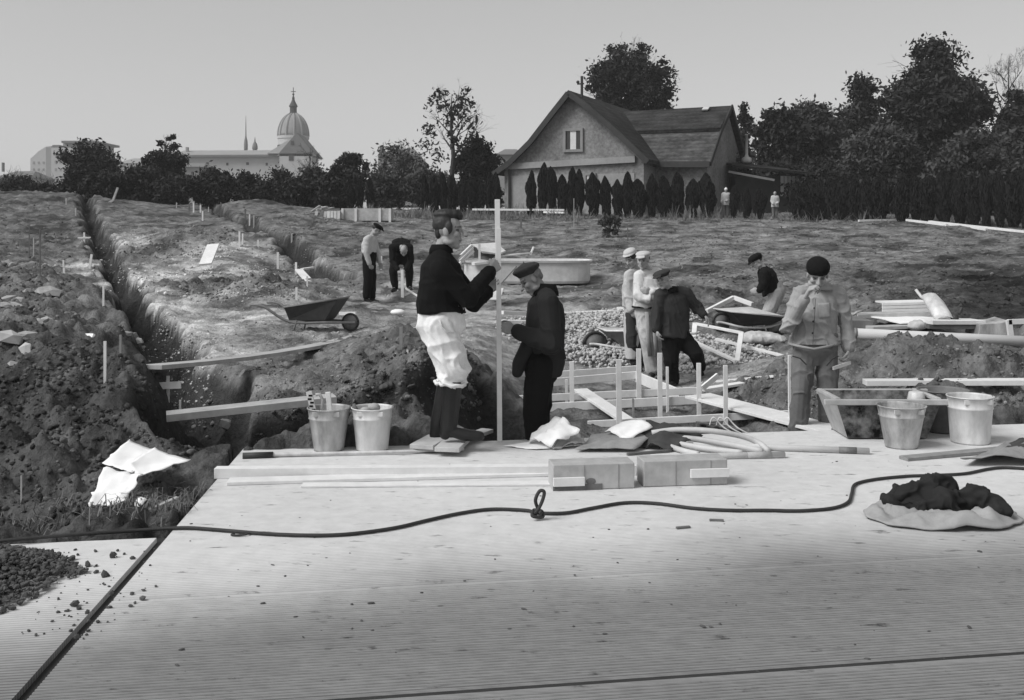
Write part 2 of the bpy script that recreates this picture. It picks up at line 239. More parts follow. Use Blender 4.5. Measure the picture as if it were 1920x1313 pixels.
# ------------------------------------------------------------------ mesh building
ORG = {}
def V(*a): return Vector(a)
def frame(d, up=Vector((0, 0, 1))):
    d = d.normalized()
    if abs(d.dot(up)) > .97: up = Vector((0, 1, 0)) if abs(d.y) < .9 else Vector((1, 0, 0))
    s = d.cross(up).normalized(); return s, s.cross(d).normalized()
class MB:
    def __init__(self): self.v = []; self.f = []
    def add(self, vs, fs):
        o = len(self.v); self.v += [tuple(x) for x in vs]; self.f += [tuple(o + i for i in q) for q in fs]; return self
    def box(self, c, ax, ay, az):
        """centre and three half-axis vectors"""
        c = Vector(c); vs = [c + ax * i + ay * j + az * k for k in (-1, 1) for j in (-1, 1) for i in (-1, 1)]
        return self.add(vs, [(0, 2, 3, 1), (4, 5, 7, 6), (0, 1, 5, 4), (2, 6, 7, 3), (0, 4, 6, 2), (1, 3, 7, 5)])
    def beam(self, a, b, w, h, up=Vector((0, 0, 1)), bow=0.0, seg=1):
        a, b = Vector(a), Vector(b); d = b - a; s, u = frame(d, up)
        rings = []
        for k in range(seg + 1):
            t = k / seg; c = a + d * t + u * bow * 4 * t * (1 - t)
            rings.append([c + s * (i * w / 2) + u * (j * h / 2) for i, j in ((-1, -1), (1, -1), (1, 1), (-1, 1))])
        return self.loft(rings)
    def loft(self, rings, caps=True, closed=True):
        n = len(rings[0]); vs = [p for r in rings for p in r]; fs = []
        for k in range(len(rings) - 1):
            for i in range(n if closed else n - 1):
                j = (i + 1) % n; fs.append((k * n + i, k * n + j, (k + 1) * n + j, (k + 1) * n + i))
        if caps: fs += [tuple(range(n))[::-1], tuple((len(rings) - 1) * n + i for i in range(n))]
        return self.add(vs, fs)
    def tube(self, pts, rad, n=8, caps=True, flat=1.0):
        pts = [Vector(p) for p in pts]; rings = []; prev = None
        if not hasattr(rad, '__len__'): rad = [rad] * len(pts)
        for k, p in enumerate(pts):
            d = pts[min(k + 1, len(pts) - 1)] - pts[max(k - 1, 0)]
            if d.length < 1e-9: d = Vector((0, 0, 1))
            d.normalize()
            if prev is None: s, u = frame(d)
            else:
                s = prev - d * prev.dot(d)
                if s.length < 1e-5: s, u = frame(d)
                s.normalize(); u = s.cross(d)
            prev = s
            rings.append([p + (s * math.cos(t) + u * math.sin(t) * flat) * rad[k] for t in [2 * math.pi * i / n for i in range(n)]])
        return self.loft(rings, caps)
    def lathe(self, prof, c, n=24, caps=True, ax=None):
        c = Vector(c); X, Yv, Z = ax or (V(1, 0, 0), V(0, 1, 0), V(0, 0, 1))
        return self.loft([[c + (X * math.cos(t) + Yv * math.sin(t)) * r + Z * z for t in [2 * math.pi * i / n for i in range(n)]] for r, z in prof], caps)
    def ell(self, c, ax, ay, az, n=12, m=8):
        c = Vector(c); rings = []
        for k in range(1, m):
            ph = math.pi * k / m
            rings.append([c + ax * (math.sin(ph) * math.cos(t)) + ay * (math.sin(ph) * math.sin(t)) - az * math.cos(ph) for t in [2 * math.pi * i / n for i in range(n)]])
        o = len(self.v); self.loft(rings, False); b = len(self.v); self.v += [tuple(c - az), tuple(c + az)]
        for i in range(n):
            j = (i + 1) % n; self.f.append((b, o + j, o + i)); self.f.append((b + 1, o + (m - 2) * n + i, o + (m - 2) * n + j))
        return self
    def ball(self, c, r, n=10): return self.ell(c, V(r, 0, 0), V(0, r, 0), V(0, 0, r), n, max(4, n // 2))
    def cap(self, a, b, ra, rb, n=12):
        """tapered capsule"""
        a, b = Vector(a), Vector(b); d = b - a
        if d.length < 1e-6: return self.ball(a, ra, n)
        s, u = frame(d); d = d.normalized(); rings = []
        for k in range(1, 4):
            t = math.pi / 2 * k / 4; rings.append((a - d * ra * math.cos(t), ra * math.sin(t)))
        rings += [(a, ra), (b, rb)]
        for k in range(3, 0, -1):
            t = math.pi / 2 * k / 4; rings.append((b + d * rb * math.cos(t), rb * math.sin(t)))
        return self.loft([[c + (s * math.cos(t) + u * math.sin(t)) * r for t in [2 * math.pi * i / n for i in range(n)]] for c, r in rings])
    def chain(self, pts, rs, n=12):
        for k in range(len(pts) - 1): self.cap(pts[k], pts[k + 1], rs[k], rs[k + 1], n)
        return self
    def mesh(self, name, org):
        me = bpy.data.meshes.new(name); o = Vector(org)
        me.from_pydata([(x - o.x, y - o.y, z - o.z) for x, y, z in self.v], [], self.f); me.update(); return me
    def build(self, name, m, parent=None, org=None, smooth=False, bevel=0.0, fix=True):
        if parent is not None: org = ORG[parent.name]
        if org is None:
            a = np.array(self.v); org = ((a[:, 0].min() + a[:, 0].max()) / 2, (a[:, 1].min() + a[:, 1].max()) / 2, a[:, 2].min())
        me = self.mesh(name, org)
        if fix:
            b = bmesh.new(); b.from_mesh(me); bmesh.ops.recalc_face_normals(b, faces=b.faces); b.to_mesh(me); b.free()
        return link(name, me, m, parent, org, smooth, bevel)
def link(name, me, m, parent=None, org=(0, 0, 0), smooth=False, bevel=0.0):
    o = bpy.data.objects.new(name, me); scene.collection.objects.link(o)
    if m: me.materials.append(M[m] if isinstance(m, str) else m)
    if smooth: me.polygons.foreach_set('use_smooth', [True] * len(me.polygons))
    if parent is not None: o.parent = parent
    else: o.location = org
    ORG[o.name] = Vector(org)
    if bevel:
        b = o.modifiers.new('bevel', 'BEVEL'); b.width = bevel; b.segments = 2; b.limit_method = 'ANGLE'
    return o
def tag(o, label=None, cat=None, group=None, kind=None):
    if label: o['label'] = label
    if cat: o['category'] = cat
    if group: o['group'] = group
    if kind: o['kind'] = kind
    return o
def empty(name, loc, label, cat, group=None):
    o = bpy.data.objects.new(name, None); scene.collection.objects.link(o); o.location = loc; o.empty_display_size = .1
    ORG[o.name] = Vector(loc); return tag(o, label, cat, group)
ORDS = ['first', 'second', 'third', 'fourth', 'fifth', 'sixth', 'seventh', 'eighth', 'ninth', 'tenth', 'eleventh', 'twelfth', 'thirteenth', 'fourteenth', 'fifteenth', 'sixteenth', 'seventeenth', 'eighteenth', 'nineteenth', 'twentieth']
def npmesh(name, verts, faces, m, org=(0, 0, 0), parent=None, smooth=False, attrs=None):
    """a mesh straight from arrays; faces all of one size"""
    verts = np.asarray(verts, np.float32) - np.asarray(org, np.float32); faces = np.asarray(faces, np.int32); k = faces.shape[1]
    me = bpy.data.meshes.new(name); me.vertices.add(len(verts)); me.vertices.foreach_set('co', verts.ravel())
    me.loops.add(faces.size); me.loops.foreach_set('vertex_index', faces.ravel())
    me.polygons.add(len(faces)); me.polygons.foreach_set('loop_start', np.arange(0, faces.size, k, dtype=np.int32)); me.polygons.foreach_set('loop_total', np.full(len(faces), k, np.int32))
    me.update(calc_edges=True)
    for nm, vals in (attrs or {}).items():
        a = me.attributes.new(nm, 'FLOAT', 'POINT'); a.data.foreach_set('value', np.asarray(vals, np.float32))
    return link(name, me, m, parent, org, smooth)

# ------------------------------------------------------------------ the ground
rows = np.concatenate([np.linspace(1.5, 5.2, 8)[:-1], np.exp(np.arange(math.log(5.2), math.log(64), .0046)), np.exp(np.linspace(math.log(64.5), math.log(430), 40))])
cols = np.concatenate([np.linspace(-1.6, -.62, 40)[:-1], np.arange(-.62, .62, .0026), np.linspace(.621, 1.6, 40)])
GX = rows[:, None] * cols[None]; GY = np.repeat(rows[:, None], len(cols), 1)
GZ = height(GX, GY); tone, _r = field(GX, np.clip(GY, 4.2, 80))
GZ = np.where(GY > 64, np.minimum(GZ, 3.2), GZ)
blot = fbm(GX * 1.1, GY * 1.1, 12.0, 4); tone = tone * np.clip(1 + .17 * blot + .36 * fbm(GX * 3.1, GY * 3.1, 2.0, 3) + .34 * fbm(GX * 9, GY * 9, 2.5, 2), .35, 1.8)
far_ = fbm(GX * 1.3, GY * .9, 31.0, 4); tone = np.where(GY > 15, tone * (1 - .55 * sstep(.30, .62, far_) * sstep(15, 22, GY)) * (1 + .25 * sstep(.25, .7, -far_)), tone)   # tufts of darker turf
for c_, _l in cuts(GX, GY): k_ = sstep(.03, .16, c_); tone = tone * (1 - k_) + .048 * (1 + .35 * fbm(GX * 1.6, GY * 1.6, 6.0, 2)) * k_      # shade inside the cuttings, painted into the soil tone
nr, nc = GX.shape; idx = np.arange(nr * nc).reshape(nr, nc)
quads = np.stack([idx[:-1, :-1], idx[:-1, 1:], idx[1:, 1:], idx[1:, :-1]], -1).reshape(-1, 4)
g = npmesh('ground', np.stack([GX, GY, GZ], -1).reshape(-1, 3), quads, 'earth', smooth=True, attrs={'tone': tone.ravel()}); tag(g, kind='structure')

# ------------------------------------------------------------------ concrete slabs, ribbed along their length
SA = math.atan(.16); SU, SV = V(math.cos(SA), math.sin(SA), 0), V(-math.sin(SA), math.cos(SA), 0)
def slab(name, v0, v1, ul, ur, ribs, rib_h, th=.18):
    """strip between v0 and v1; left edge ul(v); a rib profile across the strip"""
    step = .026 if ribs else (v1 - v0); prof = [(v0, -.012), (v0 + .01, 0)]; v = v0 + .012
    if ribs: v = math.ceil(v / step) * step
    if ribs:
        while v + step < v1 - .012:
            h_ = -rib_h * (.75 + .6 * abs(math.sin(v * 91.7) * math.cos(v * 37.3))); prof += [(v, 0), (v + step * .45, 0), (v + step * .62, h_), (v + step * .84, h_)]; v += step
    prof += [(v1 - .01, 0), (v1, -.012)]
    a = [SU * ul(v) + SV * v + V(0, 0, z) for v, z in prof]; b = [SU * ur + SV * v + V(0, 0, z) for v, z in prof]
    a = [SU * ul(v0) + SV * v0 + V(0, 0, -th)] + a + [SU * ul(v1) + SV * v1 + V(0, 0, -th)]; b = [SU * ur + SV * v0 + V(0, 0, -th)] + b + [SU * ur + SV * v1 + V(0, 0, -th)]
    m = MB(); m.loft([a, b], True, True)
    o = m.build(name, 'concrete', org=(0, 0, 0)); tag(o, kind='structure'); return o
LE = lambda v: -1.13 + (v - 4) * .085
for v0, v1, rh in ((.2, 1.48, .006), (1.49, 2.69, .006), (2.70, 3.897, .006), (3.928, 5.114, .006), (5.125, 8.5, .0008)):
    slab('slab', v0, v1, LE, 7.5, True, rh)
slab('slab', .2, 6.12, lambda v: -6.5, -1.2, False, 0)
# the second strip ends along the joint: cut its far end to the joint's line
o = scene.collection.objects[-1]
for vtx in o.data.vertices:
    u = vtx.co.x * SU.x + vtx.co.y * SU.y; v = vtx.co.x * SV.x + vtx.co.y * SV.y
    if u > -3: 
        q = SU * (LE(v) - .055) + SV * v; vtx.co.x, vtx.co.y = q.x, q.y
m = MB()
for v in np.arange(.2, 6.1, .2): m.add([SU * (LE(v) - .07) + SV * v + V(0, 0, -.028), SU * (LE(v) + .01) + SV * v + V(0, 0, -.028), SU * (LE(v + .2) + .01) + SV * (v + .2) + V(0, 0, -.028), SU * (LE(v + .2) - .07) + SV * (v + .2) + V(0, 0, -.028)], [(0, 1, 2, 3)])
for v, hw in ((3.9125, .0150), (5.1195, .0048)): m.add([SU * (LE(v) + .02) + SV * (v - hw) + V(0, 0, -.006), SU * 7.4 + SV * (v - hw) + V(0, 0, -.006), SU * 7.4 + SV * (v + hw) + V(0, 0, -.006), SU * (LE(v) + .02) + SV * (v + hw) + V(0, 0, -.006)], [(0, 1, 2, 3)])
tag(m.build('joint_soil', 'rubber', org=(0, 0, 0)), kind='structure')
m = MB(); m.box(V(0, 4, -.30), V(14, 0, 0), V(0, 3.2, 0), V(0, 0, .03)); tag(m.build('sub_base', 'earth'), kind='structure')

_bm = bmesh.new(); bmesh.ops.create_icosphere(_bm, subdivisions=1, radius=1); ICO_V = np.array([v.co[:] for v in _bm.verts]); ICO_F = np.array([[v.index for v in f.verts] for f in _bm.faces]); _bm.free()
def rocks(cen, rad, seed=1, flat=.8):
    """one little angular lump per centre, as arrays"""
    rs = np.random.RandomState(seed); n = len(cen); nv = len(ICO_V); v = np.repeat(ICO_V[None], n, 0) * (1 + rs.uniform(-.28, .28, (n, nv, 1))) * rs.uniform(.65, 1.35, (n, 1, 3)) * [1, 1, flat]
    a = rs.uniform(0, 6.283, n); c, s = np.cos(a)[:, None], np.sin(a)[:, None]; x, y = v[..., 0].copy(), v[..., 1].copy(); v[..., 0] = x * c - y * s; v[..., 1] = x * s + y * c; z = v[..., 2].copy(); b = rs.uniform(-.5, .5, n)[:, None]; x = v[..., 0].copy(); v[..., 0] = x * np.cos(b) - z * np.sin(b); v[..., 2] = x * np.sin(b) + z * np.cos(b)
    v = v * np.asarray(rad)[:, None, None] + np.asarray(cen)[:, None, :]
    return v.reshape(-1, 3), (ICO_F[None] + (np.arange(n) * nv)[:, None, None]).reshape(-1, 3)

# ------------------------------------------------------------------ the old house behind the conifers
HO = P(945, 388, 57.0); HA = R(24); HU, HW = V(math.cos(HA), -math.sin(HA), 0), V(math.sin(HA), math.cos(HA), 0)
def hp(px, py, w=0.0):
    """photo point on the plane w metres behind the front wall -> (u, z)"""
    o = HO + HW * w; k = (px - CX) / F; u = (k * o.y - o.x) / (HU.x - k * HU.y); Y = o.y + u * HU.y
    return u, HC - (py - CY) * Y / F
def hq(u, z, w=0.0): return V(HO.x, HO.y, 0) + HU * u + HW * w + V(0, 0, z)
def build_house():
    zg = gz(HO.x + 3, HO.y) - .3
    t = empty('old_house', (HO.x, HO.y, zg), 'weathered old house with a steep dark gable and one attic window', 'house')
    gab = [hp(*p) for p in ((946, 322), (1000, 268), (1040, 216), (1071, 178), (1102, 200), (1150, 241), (1207, 294))]
    u0, u1 = gab[0][0], gab[-1][0]; prof = [(u0, zg)] + gab + [(u1, zg)]
    m = MB(); m.loft([[hq(u, z) for u, z in prof], [hq(u, z, 11) for u, z in prof]]); m.build('gable_wall', 'plaster', t)
    # roof of the gable: two slopes with thickness, overhanging
    rp = [hp(*p) for p in ((931, 322), (960, 302), (1000, 262), (1040, 210), (1071, 171), (1102, 193), (1150, 234), (1219, 299))]
    for nm, part in (('roof', rp[:5]), ('roof', rp[4:])):
        m = MB()
        for a, b in zip(part[:-1], part[1:]):
            ring = lambda w: [hq(a[0], a[1], w), hq(b[0], b[1], w), hq(b[0], b[1] - .2, w), hq(a[0], a[1] - .2, w)]
            m.loft([ring(-.45), ring(11.3)])
        m.build(nm, 'roof_tile', t)
    for part in (rp[:5], rp[4:]):
        m = MB()
        for a, b in zip(part[:-1], part[1:]): m.beam(hq(a[0], a[1] - .16, -.47), hq(b[0], b[1] - .16, -.47), .05, .28)
        m.build('bargeboard', 'trim_dark', t)
    # band across the gable and pale lower wall
    a, b = hp(950, 313), hp(1192, 299); m = MB(); m.beam(hq(a[0], a[1], -.08), hq(b[0], b[1], -.08), .2, .32); m.build('cornice', 'plaster_pale', t)
    a, b = hp(952, 330), hp(1190, 318); m = MB(); m.box(hq((a[0] + b[0]) / 2, (a[1] + zg) / 2, -.02), HU * ((b[0] - a[0]) / 2), HW * .03, V(0, 0, (a[1] - zg) / 2)); m.build('lower_wall', 'plaster_pale', t)
    def window(pxa, pya, pxb, pyb, w=0.0, pale=True, panes=2):
        ua, za = hp(pxa, pyb, w); ub, zb = hp(pxb, pya, w); c = hq((ua + ub) / 2, (za + zb) / 2, w); hu, hz = (ub - ua) / 2, (zb - za) / 2
        m = MB(); th = .14
        for sx in (-1, 1): m.box(c + HU * sx * (hu - th / 2) - HW * .05, HU * (th / 2), HW * .07, V(0, 0, hz))
        for sz in (-1, 1): m.box(c + V(0, 0, sz * (hz - th / 2)) - HW * .05, HU * (hu - th), HW * .066, V(0, 0, th / 2))
        fr = m.build('window', 'trim_mid', t)
        m = MB(); m.box(c - HW * .02, HU * (hu - th), HW * .012, V(0, 0, hz - th)); m.build('pane', 'glass_dark', fr)
        m = MB(); m.box(c - HW * .045, HU * .16, HW * .02, V(0, 0, hz - th)); m.build('curtain', 'curtain', fr)
    window(1057, 240, 1094, 286)
    for a in ((1095, 324, 1118, 372), (1010, 330, 1040, 362)): window(*a, w=-.06)
    m = MB(); ua, za = hp(957, 318); m.tube([hq(ua, za, -.15), hq(ua, zg, -.15)], .07); m.build('downpipe', 'trim_dark', t)
    # side wing: ridge along the front, a shallower old lower slope
    W0, W1 = 2.2, 6.8
    e0, e1, r0, r1, k0, k1 = hp(1190, 303, W0 - .5), hp(1331, 304, W0 - .5), hp(1180, 209, W1), hp(1353, 199, W1), hp(1185, 251, W0 + 1.9), hp(1341, 246, W0 + 1.9)
    r1 = (k1[0] + .05, r1[1]); k1 = (e1[0], k1[1]); r1 = (e1[0], r1[1]); k0 = (e0[0] - 1.2, k0[1]); r0 = (e0[0] - 3.5, r0[1]); e0 = (e0[0] - .8, e0[1])
    def slope(nm, a, wa, b, wb, c, wc, d, wd, mm):
        n = V(0, 0, .16); q = [hq(*a, wa), hq(*b, wb), hq(*c, wc), hq(*d, wd)]; m = MB(); m.loft([q, [x - n for x in q]]); return m.build(nm, mm, t)
    slope('wing_lower_roof', e0, W0 - .5, e1, W0 - .5, k1, W0 + 1.9, k0, W0 + 1.9, 'roof_old')
    slope('wing_roof', (k0[0], k0[1] + .15), W0 + 1.8, (k1[0], k1[1] + .15), W0 + 1.8, r1, W1, r0, W1, 'roof_tile')
    be = (e1[0] + .5, e1[1] - .4); slope('wing_back_roof', r0, W1, r1, W1, (e1[0], e1[1]), 11.5, (e0[0], e0[1]), 11.5, 'roof_tile')
    a = hp(1195, 308, W0); b = hp(1326, 308, W0); m = MB()
    side = [hq(e1[0] - .25, zg, W0), hq(e1[0] - .25, b[1] - .1, W0), hq(k1[0] - .25, k1[1] - .25, W0 + 1.9), hq(r1[0] - .25, r1[1] - .25, W1), hq(e1[0] - .25, e1[1], 11.2), hq(e1[0] - .25, zg, 11.2)]
    far = [p - HU * (b[0] - a[0]) for p in side]; m.loft([far, side]); m.build('wing_wall', 'plaster', t)
    m = MB(); q = [hq(e0[0], e0[1] - .12, W0 - .52), hq(e1[0], e1[1] - .12, W0 - .52)]; m.beam(q[0], q[1], .12, .3); m.build('gutter', 'trim_dark', t)
    # end boards of the wing roof
    m = MB()
    for p, q in ((hq(e1[0] + .03, e1[1] - .1, W0 - .5), hq(k1[0] + .03, k1[1] - .05, W0 + 1.9)), (hq(k1[0] + .03, k1[1] - .05, W0 + 1.9), hq(r1[0] + .03, r1[1] - .05, W1)), (hq(r1[0] + .03, r1[1] - .05, W1), hq(e1[0] + .03, e1[1], 11.4))): m.beam(p, q, .06, .25)
    m.build('wing_bargeboard', 'trim_dark', t)
    for px, py, w_, h_ in ((1173, 238, 15, 5), (1203, 270, 11, 9), (1206, 247, 9, 4), (1325, 205, 12, 6)):
        w = W0 + 2.5 if py > 230 else W1 - .3
        u, z = hp(px, py, w); s = 57 / F
        m = MB(); m.box(hq(u, z, w - .25), HU * (w_ * s / 2), HW * .18 + V(0, 0, h_ * s / 2), V(0, -.03, .03)); m.build('repair_sheet', 'trim_pale', t)
    u, z = hp(1091, 200, .5); u2, z2 = hp(1091, 143, .5); m = MB(); m.tube([hq(u, z - .5, .5), hq(u, z2, .5)], .07); m.beam(hq(u - .25, z2 - .4, .5), hq(u + .12, z2 - .4, .5), .07, .07); m.ball(hq(u - .22, z2 - .3, .5), .09); m.build('service_mast', 'trim_dark', t)
build_house()
def vent_pipe():
    a = P(1400, 306, 60); m = MB(); s = 60 / F
    m.lathe([(6 * s, 0), (9.5 * s, .06), (9 * s, .28), (4 * s, .36), (2.6 * s, .5), (2.5 * s, 52 * s), (2.9 * s, 52 * s), (2.9 * s, 53.5 * s), (2 * s, 53.5 * s)], a, 16)
    base = gz(a.x, a.y); o = m.build('vent_pipe', 'limewash', smooth=True, org=(a.x, a.y, a.z)); tag(o, 'white vent pipe on a round foot above the low shed roof beside the old house', 'pipe')
vent_pipe()
def shed():
    Y = 58; s = Y / F; a = P(1385, 330, Y); zg = gz(a.x + 3, Y) - .2
    t = empty('low_shed', (a.x, Y, zg), 'low dark shed with a sloping roof and a pale slatted wall showing between the conifers', 'shed')
    L_, Rr = P(1368, 316, Y), P(1545, 330, Y); m = MB()
    m.loft([[L_ + V(0, -1, .0), Rr + V(0, -1, -.1), Rr + V(0, 3, .3), L_ + V(0, 3, .5)], [p + V(0, 0, .14) for p in (L_ + V(0, -1, .0), Rr + V(0, -1, -.1), Rr + V(0, 3, .3), L_ + V(0, 3, .5))]]); m.build('roof', 'roof_tile', t)
    a, b = P(1380, 322, Y), P(1535, 330, Y); m = MB(); m.box(V((a.x + b.x) / 2, Y + 1.2, (zg + b.z) / 2), V((b.x - a.x) / 2, 0, 0), V(0, 1.1, 0), V(0, 0, (b.z - zg) / 2)); m.build('wall', 'trim_dark', t)
    m = MB()
    for k in range(9):
        x = P(1467 + k * 7.2, 330, Y).x; m.box(V(x, Y + .05, b.z - .55), V(.085, 0, 0), V(0, .02, 0), V(0, 0, .55))
    m.build('slatted_screen', 'trim_pale', t)
    m = MB(); a, b = P(1366, 322, Y - 1.2), P(1452, 338, Y - 1.2); m.beam(a, b, .08, .12); m.build('eaves_pole', 'trim_mid', t)
shed()

# ------------------------------------------------------------------ the town far behind
YC = 300.0; K = YC / F
def cb(m, px0, py0, px1, py1, Y0, depth):
    a, b = P(px0, py1, Y0), P(px1, py0, Y0); m.box(V((a.x + b.x) / 2, Y0 + depth / 2, (a.z + b.z) / 2), V((b.x - a.x) / 2, 0, 0), V(0, depth / 2, 0), V(0, 0, (b.z - a.z) / 2)); return m
def win(parent, lst, Y, mm='city_dark', nm='window'):
    for px, py, w, h in lst:
        m = MB(); cb(m, px - w / 2, py - h / 2, px + w / 2, py + h / 2, Y - .12, .3); m.build(nm, mm, parent)
def hip(m, px0, px1, pyb, pyt, inset, Y, depth, over=2):
    a, b = P(px0 - over, pyb, Y), P(px1 + over, pyb, Y); z = P(0, pyt, Y).z; i = inset * Y / F
    m.add([a, b, b + V(0, depth, 0), a + V(0, depth, 0), V(a.x + i, Y + depth / 2, z), V(b.x - i, Y + depth / 2, z)], [(0, 1, 5, 4), (2, 3, 4, 5), (1, 2, 5), (3, 0, 4), (3, 2, 1, 0)])
def church():
    c = P(550, 300, YC + 14)
    t = empty('domed_church', (c.x, c.y, 3), 'pale church with a great ribbed dome and lantern far beyond the bushes', 'church')
    kk = (YC + 14) / F; r = 28 * kk; zd = P(0, 262, YC + 14).z; z0 = P(0, 214, YC + 14).z
    m = MB(); m.lathe([(r, -6), (r, zd - c.z), (r * 1.05, zd - c.z + .2), (r * 1.05, zd - c.z + 1)], c, 32); m.build('drum', 'city_wall', t)
    H_ = z0 - zd - .8; m = MB(); m.lathe([(r * math.cos(a), zd - c.z + 1 + (H_) * math.sin(a)) for a in np.linspace(0, 1.42, 12)], c, 40); m.build('dome', 'dome_copper', t, smooth=True)
    for k in range(12):
        th = 2 * math.pi * k / 12 + .26; m = MB(); m.tube([c + V(math.cos(th) * r * 1.01 * math.cos(a), math.sin(th) * r * 1.01 * math.cos(a), zd - c.z + 1 + H_ * math.sin(a)) for a in np.linspace(0, 1.40, 9)], .32, 5); m.build('rib', 'city_wall_dark', t)
    for k in range(10):
        th = math.pi * (1 + k / 9.0); m = MB(); q = c + V(math.cos(th) * r * .99, math.sin(th) * r * .99, (zd - c.z) - 3.2); m.box(q, V(-math.sin(th), math.cos(th), 0) * .75, V(math.cos(th), math.sin(th), 0) * .2, V(0, 0, 1.5)); m.build('window', 'city_dark', t)
    zt = z0 - c.z; rl = 6.5 * kk; hl = 24 * kk
    m = MB(); m.lathe([(rl * 1.2, -.6), (rl * 1.2, .3), (rl, .4), (rl, hl * .55), (rl * 1.25, hl * .56), (rl * 1.25, hl * .62), (rl * 1.05, hl * .72), (rl * .6, hl * .95), (rl * .35, hl * 1.15), (rl * .4, hl * 1.25), (.12, hl * 1.45), (.1, hl * 1.9)], c + V(0, 0, zt), 16); ln = m.build('lantern', 'city_dark', t)
    q = c + V(0, 0, zt + hl * 1.75); m = MB(); m.beam(q - V(.7, 0, 0), q + V(.7, 0, 0), .18, .18); m.beam(q - V(0, 0, .6), q + V(0, 0, 1.2), .18, .18); m.ball(q - V(0, 0, .8), .35); m.build('cross', 'city_dark', ln)
    m = MB(); cb(m, 524, 288, 585, 385, YC, 10); m.build('transept', 'city_wall', t)
    a, b, tp = P(518, 293, YC), P(592, 293, YC), P(556, 249, YC); m = MB(); m.loft([[a, b, tp], [a + V(0, 12, 0), b + V(0, 12, 0), tp + V(0, 12, 0)]]); m.build('transept_roof', 'city_roof', t)
    a, b, c2, d2 = P(500, 288, YC + 2), P(524, 288, YC + 2), P(545, 262, YC + 2), P(535, 266, YC + 2); m = MB(); m.loft([[a, b, c2, d2], [p + V(0, 8, 0) for p in (a, b, c2, d2)]]); m.build('buttress_roof', 'city_wall', t)
    win(t, [(546, 296, 9, 11), (548, 268, 6, 8), (529, 316, 4, 9), (562, 318, 4, 9)], YC)
church()
def long_building():
    t = empty('long_building', tuple(P(430, 380, YC + 6)), 'long pale building with a row of small windows beside the domed church', 'building')
    m = MB(); cb(m, 330, 293, 524, 385, YC + 4, 16); m.build('wall', 'city_wall', t)
    a, b = P(326, 294, YC + 3), P(526, 293, YC + 3); m = MB(); m.loft([[a, b, b + V(0, 9, 1.9), a + V(0, 9, 1.9)], [a + V(0, 0, .5), b + V(0, 0, .5), b + V(0, 9, 2.4), a + V(0, 9, 2.4)]]); m.build('roof', 'city_wall_dark', t)
    m = MB(); a, b = P(326, 293, YC + 2.8), P(526, 292, YC + 2.8); m.beam(a, b, .5, .5); m.build('eaves', 'city_roof', t)
    m = MB(); cb(m, 348, 276, 352, 290, YC + 9, 1.2); m.build('chimney', 'city_wall_dark', t)
    win(t, [(389, 307, 5, 5), (464, 307, 5, 5), (426, 308, 4, 5), (500, 308, 4, 5), (350, 308, 4, 5)], YC + 4)
    a, b = P(333, 306, YC - 30), P(374, 306, YC - 30)
    t2 = empty('gabled_outbuilding', tuple(P(350, 380, YC - 30)), 'small grey building with a hipped roof before the long pale one', 'building')
    m = MB(); cb(m, 322, 312, 380, 385, YC - 30, 12); m.build('wall', 'city_wall_dark', t2); m = MB(); hip(m, 320, 382, 313, 303, 14, YC - 31, 14); m.build('roof', 'city_roof', t2)
    win(t2, [(345, 325, 3, 6), (360, 325, 3, 6)], YC - 30)
long_building()
